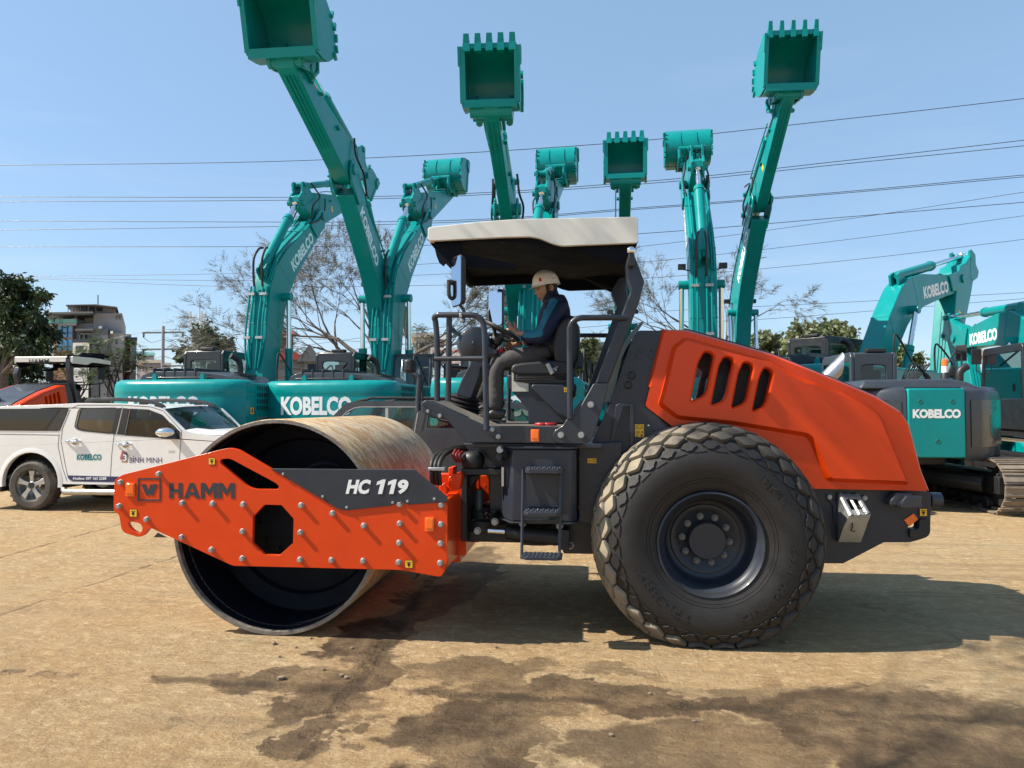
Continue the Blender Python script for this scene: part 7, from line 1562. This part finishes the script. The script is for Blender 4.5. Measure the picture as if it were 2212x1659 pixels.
# head (profile facing left, bowed) -------------------------------------------------
HC = pc('S', 1072, 545); Rh = Matrix.Rotation(radians(28), 3, 'Z') @ Matrix.Rotation(radians(-12), 3, 'Y') @ Matrix.Diagonal((.86, .90, .88))     # bowed forward (towards -x)
def headpt(th_, ph_):                  # th: around z from the face direction -x, ph: elevation
    x = -cos(th_) * cos(ph_); y = sin(th_) * cos(ph_); z = sin(ph_)
    rx, ry, rz = .098, .077, .122
    p = V((x * rx, y * ry, z * rz))
    f = max(0, -x)                     # frontness
    if z < 0: p.y *= 1 - .26 * (-z) ** 1.2; p.x *= 1 - .10 * (-z) * (1 if x > 0 else .2)
    if z < -.25 and x > .15: p.x *= .78
    def bump(cy, cz, sy, sz, a): return a * math.exp(-((y - cy) / sy) ** 2 - ((z - cz) / sz) ** 2) * (1 if x < 0 else 0)
    d = bump(0, -.12, .13, .17, .020) + bump(0, -.24, .17, .09, .016) + bump(0, .20, .5, .10, .007) + bump(0, -.52, .26, .06, .010) + bump(0, -.62, .24, .05, .009) + bump(0, -.85, .3, .14, .014)
    d -= bump(.40, .05, .17, .11, .012) + bump(-.40, .05, .17, .11, .012) + bump(0, -.57, .24, .022, .006) + bump(0, -.38, .10, .06, .003) + bump(0, -.72, .3, .06, .005)
    d += bump(.5, -.22, .2, .16, .005) + bump(-.5, -.22, .2, .16, .005)
    p.x -= d; return HC + Rh @ p
mb = MB(); nt_, np_ = 72, 48; vs = [headpt(2 * pi * i / nt_, -pi / 2 + pi * j / np_) for j in range(np_ + 1) for i in range(nt_)]
mb.add(vs, [(j * nt_ + i, j * nt_ + (i + 1) % nt_, (j + 1) * nt_ + (i + 1) % nt_, (j + 1) * nt_ + i) for j in range(np_) for i in range(nt_)])
mb.tube([HC + Rh @ V((.03, 0, -.06)), HC + V((.045, 0, -.13)), neck + V((.0, 0, -.06))], [.052, .052, .058], 16, 3)
hdm = obj('head', mb, M_SK, dr, sharp=80)
for sy in (-1, 1):
    e0 = HC + Rh @ V((-.083, sy * .031, .004))
    mb = MB(); mb.ball(e0 + V((.006, 0, 0)), .0115, 12, (1, 1, .8)); ey = obj('eye', mb, mat('eye_white', (.5, .46, .42), .3), hdm)
    mb = MB(); mb.ball(e0 + V((-.006, 0, -.002)), .006, 10); obj('iris', mb, M_HR, ey)
    mb = MB(); mb.tube([e0 + V((-.006, -sy * .014, .004)), e0 + V((-.011, 0, .009)), e0 + V((-.004, sy * .016, .003))], [.003, .0045, .002], 6, 4); obj('eyelid', mb, M_SK, hdm)
    mb = MB(); mb.tube([e0 + V((-.010, -sy * .016, .020)), e0 + V((-.013, 0, .025)), e0 + V((-.004, sy * .020, .019))], [.003, .004, .002], 6, 4); obj('eyebrow', mb, M_HR, hdm)
    ec = HC + Rh @ V((.014, sy * .074, -.012)); mb = MB(); mb.tube([ec + V((.004, 0, -.03)), ec + V((-.010, sy * .004, -.018)), ec + V((-.012, sy * .006, .008)), ec + V((.0, sy * .014, .030)), ec + V((.018, sy * .016, .022)), ec + V((.020, sy * .010, .0)), ec + V((.008, sy * .004, -.02))], [.006, .006, .005, .005, .006, .006, .006], 8, 4); mb.ball(ec + V((.004, 0, .003)), .018, 10, (.8, .3, 1.3)); obj('ear', mb, M_SK, hdm)
mb = MB(); mb.tube([HC + Rh @ V((-.092, -.022, -.070)), HC + Rh @ V((-.100, 0, -.069)), HC + Rh @ V((-.092, .022, -.070))], [.002, .004, .002], 8, 4); mb.tube([HC + Rh @ V((-.091, -.019, -.078)), HC + Rh @ V((-.097, 0, -.079)), HC + Rh @ V((-.091, .019, -.078))], [.002, .006, .002], 8, 4); obj('lips', mb, mat('lips', (.30, .11, .085), .5), hdm)
mb = MB(); vs = []
for j in range(12):
    for i in range(28):
        th_ = radians(72) + (2 * pi - 2 * radians(72)) * i / 27; ph_ = radians(-34 + 8 * abs(cos((i / 27 - .5) * 5))) + (radians(60)) * j / 11
        p = headpt(th_, ph_); c = HC; vs.append(c + (p - c) * 1.035)
mb.add(vs, [(j * 28 + i, j * 28 + i + 1, (j + 1) * 28 + i + 1, (j + 1) * 28 + i) for j in range(11) for i in range(27)]); obj('hair', mb, M_HR, hdm)
# helmet: shell, peak, rim, chin strap, badge
H0 = pc('S', 1080, 462); Rp = Matrix.Rotation(radians(28), 3, 'Z') @ Matrix.Rotation(radians(-8), 3, 'Y') @ Matrix.Diagonal((.88, .88, 1.02))
mb = MB(); n = 48; rows = []
for j in range(13):
    a = pi / 2 * j / 12; rr = cos(a) ** .85; zz_ = sin(a)
    rows.append([H0 + Rp @ V((cos(2 * pi * i / n) * .134 * rr, sin(2 * pi * i / n) * .108 * rr * (1 - .03 * abs(cos(6 * 2 * pi * i / n)) * 0), .108 * zz_ + (.006 if abs(sin(2 * pi * i / n)) < .16 and zz_ > .3 else 0))) for i in range(n)])
vs = [p for r in rows for p in r]; mb.add(vs, [(j * n + i, j * n + (i + 1) % n, (j + 1) * n + (i + 1) % n, (j + 1) * n + i) for j in range(12) for i in range(n)])
br = []
for k, (ex, dz) in enumerate(((1.0, .004), (1.0, -.004), (1.04, -.012), (1.06, -.012), (1.04, -.006))):
    ring = []
    for i in range(n):
        th_ = 2 * pi * i / n; fr = max(0, -cos(th_)) ** 2.2; e_ = 1 + (ex - 1) * (1 + 6.0 * fr); ring.append(H0 + Rp @ V((cos(th_) * .134 * e_, sin(th_) * .109 * (1 + (ex - 1)), dz - (.020 * fr if ex > 1 else 0))))
    br.append(ring)
vs = [p for r in br for p in r]; mb.add(vs, [(j * n + i, j * n + (i + 1) % n, (j + 1) * n + (i + 1) % n, (j + 1) * n + i) for j in range(4) for i in range(n)])
hm = obj('helmet', mb, M_HM, dr, sharp=50)
mb = MB(); s_ = [HC + Rh @ V((-.005, -.088, .04)), HC + Rh @ V((-.012, -.083, -.02)), HC + Rh @ V((-.03, -.066, -.075)), HC + Rh @ V((-.06, -.02, -.118))]
for y_ in (-1, 1): mb.tube([V((p.x, PY + (p.y - PY) * -y_ * -1 if y_ < 0 else 2 * PY - p.y, p.z)) for p in s_], .008, 6, 4)
mb.box(HC + Rh @ V((.115, 0, .005)), (.02, .05, .04)); obj('chin_strap', mb, mat('strap_grey', (.05, .08, .10), .7), hm)
def onhelm(x, z): t_ = V((x, 0, z)); u = x / .134; v_ = z / .108; yy = -.108 * math.sqrt(max(0, 1 - u * u - v_ * v_)) - .004; return H0 + Rp @ V((x, yy, z))
mb = MB(); mb.add([onhelm(x, z) for x, z in ((-.100, .030), (-.092, .050), (-.082, .040), (-.082, .012), (-.092, .018), (-.097, .012))], [(0, 1, 2, 3, 4, 5)]); mb.add([onhelm(x, z) for x, z in ((.02, .034), (.05, .034), (.05, .030), (.02, .030))], [(0, 1, 2, 3)]); obj('helmet_badge', mb, M_RD, hm)
# hands: palm with four fingers and a thumb, each its own chain rooted in the palm
def hand(w0, fwd, up_, out, curl, name='hand'):
    w0, f, u, o_ = V(w0), V(fwd).normalized(), V(up_).normalized(), V(out).normalized()
    chains = [[(w0 - f * .02, (.024, .020)), (w0 + f * .02, (.027, .019)), (w0 + f * .055, (.034, .016)), (w0 + f * .085, (.033, .014))]]
    kn = w0 + f * .085
    for k, (off, ln_) in enumerate(((.030, .070), (.010, .080), (-.010, .075), (-.028, .058))):
        b = kn + u * off; c1 = b + (f * cos(curl * .5) + o_ * sin(curl * .5)) * ln_ * .42; c2 = c1 + (f * cos(curl * 1.3) + o_ * sin(curl * 1.3)) * ln_ * .33; c3 = c2 + (f * cos(curl * 2.0) + o_ * sin(curl * 2.0)) * ln_ * .28
        chains.append([(kn, (.033, .014)), (b, .0105), (c1, .0095), (c2, .0088), (c3, .0075)])
    b = w0 + f * .025 + u * .030; c1 = b + (f * .6 + u * .6 + o_ * .35).normalized() * .038; c2 = c1 + (f * .9 + u * .15 + o_ * .5).normalized() * .03
    chains.append([(w0 + f * .02, (.027, .019)), (b, .014), (c1, .011), (c2, .009)])
    return skin(name, chains, M_SK, dr)
hw = pc('S', 610, 1250, PY - .12); hand(hw, pc('S', 470, 1120, PY - .10) - hw, (.35, -.1, 1), (.1, .9, -.35), .75)
hw = pc('R', 960, 540, PY + .02); hand(hw, V((-1, -.2, -.1)), (.1, -.3, 1), (0, -.9, -.3), .9)
org()
ph_ = thing('phone', 'small teal object gripped in the near hand of the driver', 'phone', pc('S', 485, 1110, PY - .08)); mb = MB(); mb.box(pc('S', 480, 1125, PY - .09), (.035, .014, .09), Matrix.Rotation(.5, 3, 'Y')); obj('case', mb, M_TL, ph_, bevel=.004); org()
# ================================================================== GROUND
M_GR = bpy.data.materials.new('dusty_concrete'); N, Lk, P = nodes_of(M_GR)
def ns(scale, detail=6, rough=.6, map_=None, dist=0):
    n = N.new('ShaderNodeTexNoise'); n.inputs['Scale'].default_value = scale; n.inputs['Detail'].default_value = detail; n.inputs['Roughness'].default_value = rough; n.inputs['Distortion'].default_value = dist
    mp_ = N.new('ShaderNodeMapping')
    if map_: mp_.inputs['Scale'].default_value = map_
    Lk(TC.outputs['Object'], mp_.inputs[0]); Lk(mp_.outputs[0], n.inputs['Vector']); return n.outputs['Fac']
def mrange(v, a, b, c=0, d=1, smooth=True):
    m = N.new('ShaderNodeMapRange'); m.interpolation_type = 'SMOOTHSTEP' if smooth else 'LINEAR'
    for k, x in zip(('From Min', 'From Max', 'To Min', 'To Max'), (a, b, c, d)): m.inputs[k].default_value = x
    Lk(v, m.inputs['Value']); return m.outputs[0]
def math_(op, a, b=None):
    m = N.new('ShaderNodeMath'); m.operation = op
    for i, x in enumerate((a, b)):
        if x is None: continue
        if isinstance(x, (int, float)): m.inputs[i].default_value = x
        else: Lk(x, m.inputs[i])
    return m.outputs[0]
def mixc(f, a, b, mode='MIX'):
    m = N.new('ShaderNodeMix'); m.data_type = 'RGBA'; m.blend_type = mode
    for k, x in (('Factor', f), ('A', a), ('B', b)):
        if isinstance(x, (int, float)): m.inputs[k].default_value = x
        elif isinstance(x, tuple): m.inputs[k].default_value = (*x, 1)
        else: Lk(x, m.inputs[k])
    return m.outputs['Result']
TC = N.new('ShaderNodeTexCoord')
base = mixc(mrange(ns(.55, 8, .62), .36, .66), (0.353, 0.235, 0.125), (0.350, 0.269, 0.171))
base = mixc(mrange(ns(3.5, 8, .7, (1, 1.6, 1)), .40, .72), base, (0.291, 0.194, 0.103))
base = mixc(mrange(ns(60, 4, .7), .30, .75, .0, .40), base, (0.140, 0.101, 0.059))
base = mixc(mrange(ns(9, 9, .75, (.6, 1.8, 1)), .56, .70, 0, .35), base, (0.529, 0.413, 0.265))
# damp stains and one long dark band: soft ellipses, edges broken up by noise  (x, y, rx, ry, strength)
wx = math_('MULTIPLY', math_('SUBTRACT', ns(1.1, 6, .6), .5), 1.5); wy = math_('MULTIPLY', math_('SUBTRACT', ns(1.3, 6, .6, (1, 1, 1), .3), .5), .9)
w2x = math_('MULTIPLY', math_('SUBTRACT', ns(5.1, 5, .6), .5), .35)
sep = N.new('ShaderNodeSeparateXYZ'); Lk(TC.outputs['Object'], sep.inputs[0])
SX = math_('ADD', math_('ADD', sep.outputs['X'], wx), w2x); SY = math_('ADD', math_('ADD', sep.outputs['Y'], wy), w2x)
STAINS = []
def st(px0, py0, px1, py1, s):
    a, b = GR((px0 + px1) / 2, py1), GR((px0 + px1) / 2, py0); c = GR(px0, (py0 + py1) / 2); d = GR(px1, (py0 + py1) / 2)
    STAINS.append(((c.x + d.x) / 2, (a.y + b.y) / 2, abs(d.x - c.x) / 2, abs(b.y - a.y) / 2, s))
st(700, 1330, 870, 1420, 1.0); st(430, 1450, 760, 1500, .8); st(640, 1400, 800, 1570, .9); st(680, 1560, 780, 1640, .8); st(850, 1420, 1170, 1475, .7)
st(860, 1500, 1180, 1700, .95); st(1150, 1515, 2300, 1560, .9); st(1250, 1560, 1750, 1720, .75); st(900, 1480, 1500, 1530, .8); st(1700, 1490, 2300, 1680, .9); st(1090, 1540, 1200, 1720, .8)  # includes the long dark brown band across the lower foreground
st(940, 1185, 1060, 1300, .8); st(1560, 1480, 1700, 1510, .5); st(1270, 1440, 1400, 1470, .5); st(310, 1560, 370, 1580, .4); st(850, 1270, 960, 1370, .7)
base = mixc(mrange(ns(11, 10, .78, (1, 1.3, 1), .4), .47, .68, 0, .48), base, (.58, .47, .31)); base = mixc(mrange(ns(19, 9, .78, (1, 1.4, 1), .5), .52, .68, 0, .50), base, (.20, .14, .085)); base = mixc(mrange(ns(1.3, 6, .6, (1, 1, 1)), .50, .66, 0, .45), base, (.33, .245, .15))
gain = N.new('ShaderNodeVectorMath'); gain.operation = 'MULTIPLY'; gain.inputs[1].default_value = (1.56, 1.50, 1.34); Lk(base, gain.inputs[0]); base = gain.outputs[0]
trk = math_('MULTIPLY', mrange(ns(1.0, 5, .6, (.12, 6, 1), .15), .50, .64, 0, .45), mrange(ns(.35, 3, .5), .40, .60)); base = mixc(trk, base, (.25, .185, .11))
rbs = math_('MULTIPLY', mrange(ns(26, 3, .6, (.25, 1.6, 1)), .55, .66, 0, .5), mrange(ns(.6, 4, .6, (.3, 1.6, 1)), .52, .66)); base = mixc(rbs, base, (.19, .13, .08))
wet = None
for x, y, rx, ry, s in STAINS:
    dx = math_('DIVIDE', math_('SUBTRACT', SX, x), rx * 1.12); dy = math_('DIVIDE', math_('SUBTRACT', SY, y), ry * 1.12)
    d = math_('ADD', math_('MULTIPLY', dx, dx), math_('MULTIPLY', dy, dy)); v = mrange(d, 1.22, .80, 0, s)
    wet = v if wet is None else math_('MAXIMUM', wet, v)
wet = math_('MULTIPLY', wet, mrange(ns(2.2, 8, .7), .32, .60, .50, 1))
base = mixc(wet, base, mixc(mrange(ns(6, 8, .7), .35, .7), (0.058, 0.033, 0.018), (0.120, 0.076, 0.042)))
# broken joint lines of the slab
def line(p, q, wd, s):
    a, b = GR(*p), GR(*q); d = (b - a).normalized(); nx_, ny_ = -d.y, d.x
    v = math_('ADD', math_('MULTIPLY', math_('SUBTRACT', math_('ADD', sep.outputs['X'], math_('MULTIPLY', w2x, .45)), a.x), nx_), math_('MULTIPLY', math_('SUBTRACT', math_('ADD', sep.outputs['Y'], math_('MULTIPLY', w2x, .4)), a.y), ny_))
    return math_('MULTIPLY', mrange(math_('ABSOLUTE', v), wd, wd * .2, 0, s), mrange(ns(3.1, 5, .6), .40, .56))
cr = math_('MAXIMUM', line((0, 1205), (270, 1130), .04, .45), line((0, 1330), (420, 1190), .04, .4))
cr = math_('MAXIMUM', cr, line((660, 1620), (960, 1215), .09, .7)); cr = math_('MAXIMUM', cr, line((0, 1450), (900, 1495), .07, .7))
base = mixc(cr, base, (0.070, 0.048, 0.028))
vo = N.new('ShaderNodeTexVoronoi'); vo.feature = 'DISTANCE_TO_EDGE'; vo.inputs['Scale'].default_value = .55; mpv = N.new('ShaderNodeVectorMath'); mpv.operation = 'ADD'
cmb = N.new('ShaderNodeCombineXYZ'); Lk(math_('MULTIPLY', w2x, 1.2), cmb.inputs[0]); Lk(math_('MULTIPLY', wy, .35), cmb.inputs[1]); Lk(TC.outputs['Object'], mpv.inputs[0]); Lk(cmb.outputs[0], mpv.inputs[1]); Lk(mpv.outputs[0], vo.inputs['Vector'])
ck2 = math_('MULTIPLY', mrange(vo.outputs['Distance'], .012, .002, 0, .35), mrange(ns(.9, 4, .6), .48, .62)); base = mixc(ck2, base, (.075, .05, .03))
grit = mrange(ns(160, 3, .8), .60, .72, 0, .6); base = mixc(grit, base, (.10, .075, .05)); grit2 = mrange(ns(110, 3, .8, (1, 1.3, 1)), .62, .74, 0, .5); base = mixc(grit2, base, (.46, .38, .27))
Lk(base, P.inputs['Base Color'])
P.inputs['Specular IOR Level'].default_value = .25
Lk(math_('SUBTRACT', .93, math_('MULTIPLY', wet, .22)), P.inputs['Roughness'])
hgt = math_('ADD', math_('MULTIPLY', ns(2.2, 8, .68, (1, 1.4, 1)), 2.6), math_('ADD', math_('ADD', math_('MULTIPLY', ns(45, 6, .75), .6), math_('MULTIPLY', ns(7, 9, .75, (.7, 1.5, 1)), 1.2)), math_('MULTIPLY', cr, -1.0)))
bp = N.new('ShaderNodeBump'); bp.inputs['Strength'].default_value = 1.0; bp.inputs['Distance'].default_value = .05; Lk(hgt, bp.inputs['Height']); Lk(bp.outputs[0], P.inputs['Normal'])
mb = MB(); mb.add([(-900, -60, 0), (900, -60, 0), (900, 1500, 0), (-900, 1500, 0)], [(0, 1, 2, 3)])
g = obj('ground', mb, M_GR); tag(g, 'dusty beige concrete yard with damp brown stains and a long dark band', None, None, 'structure')
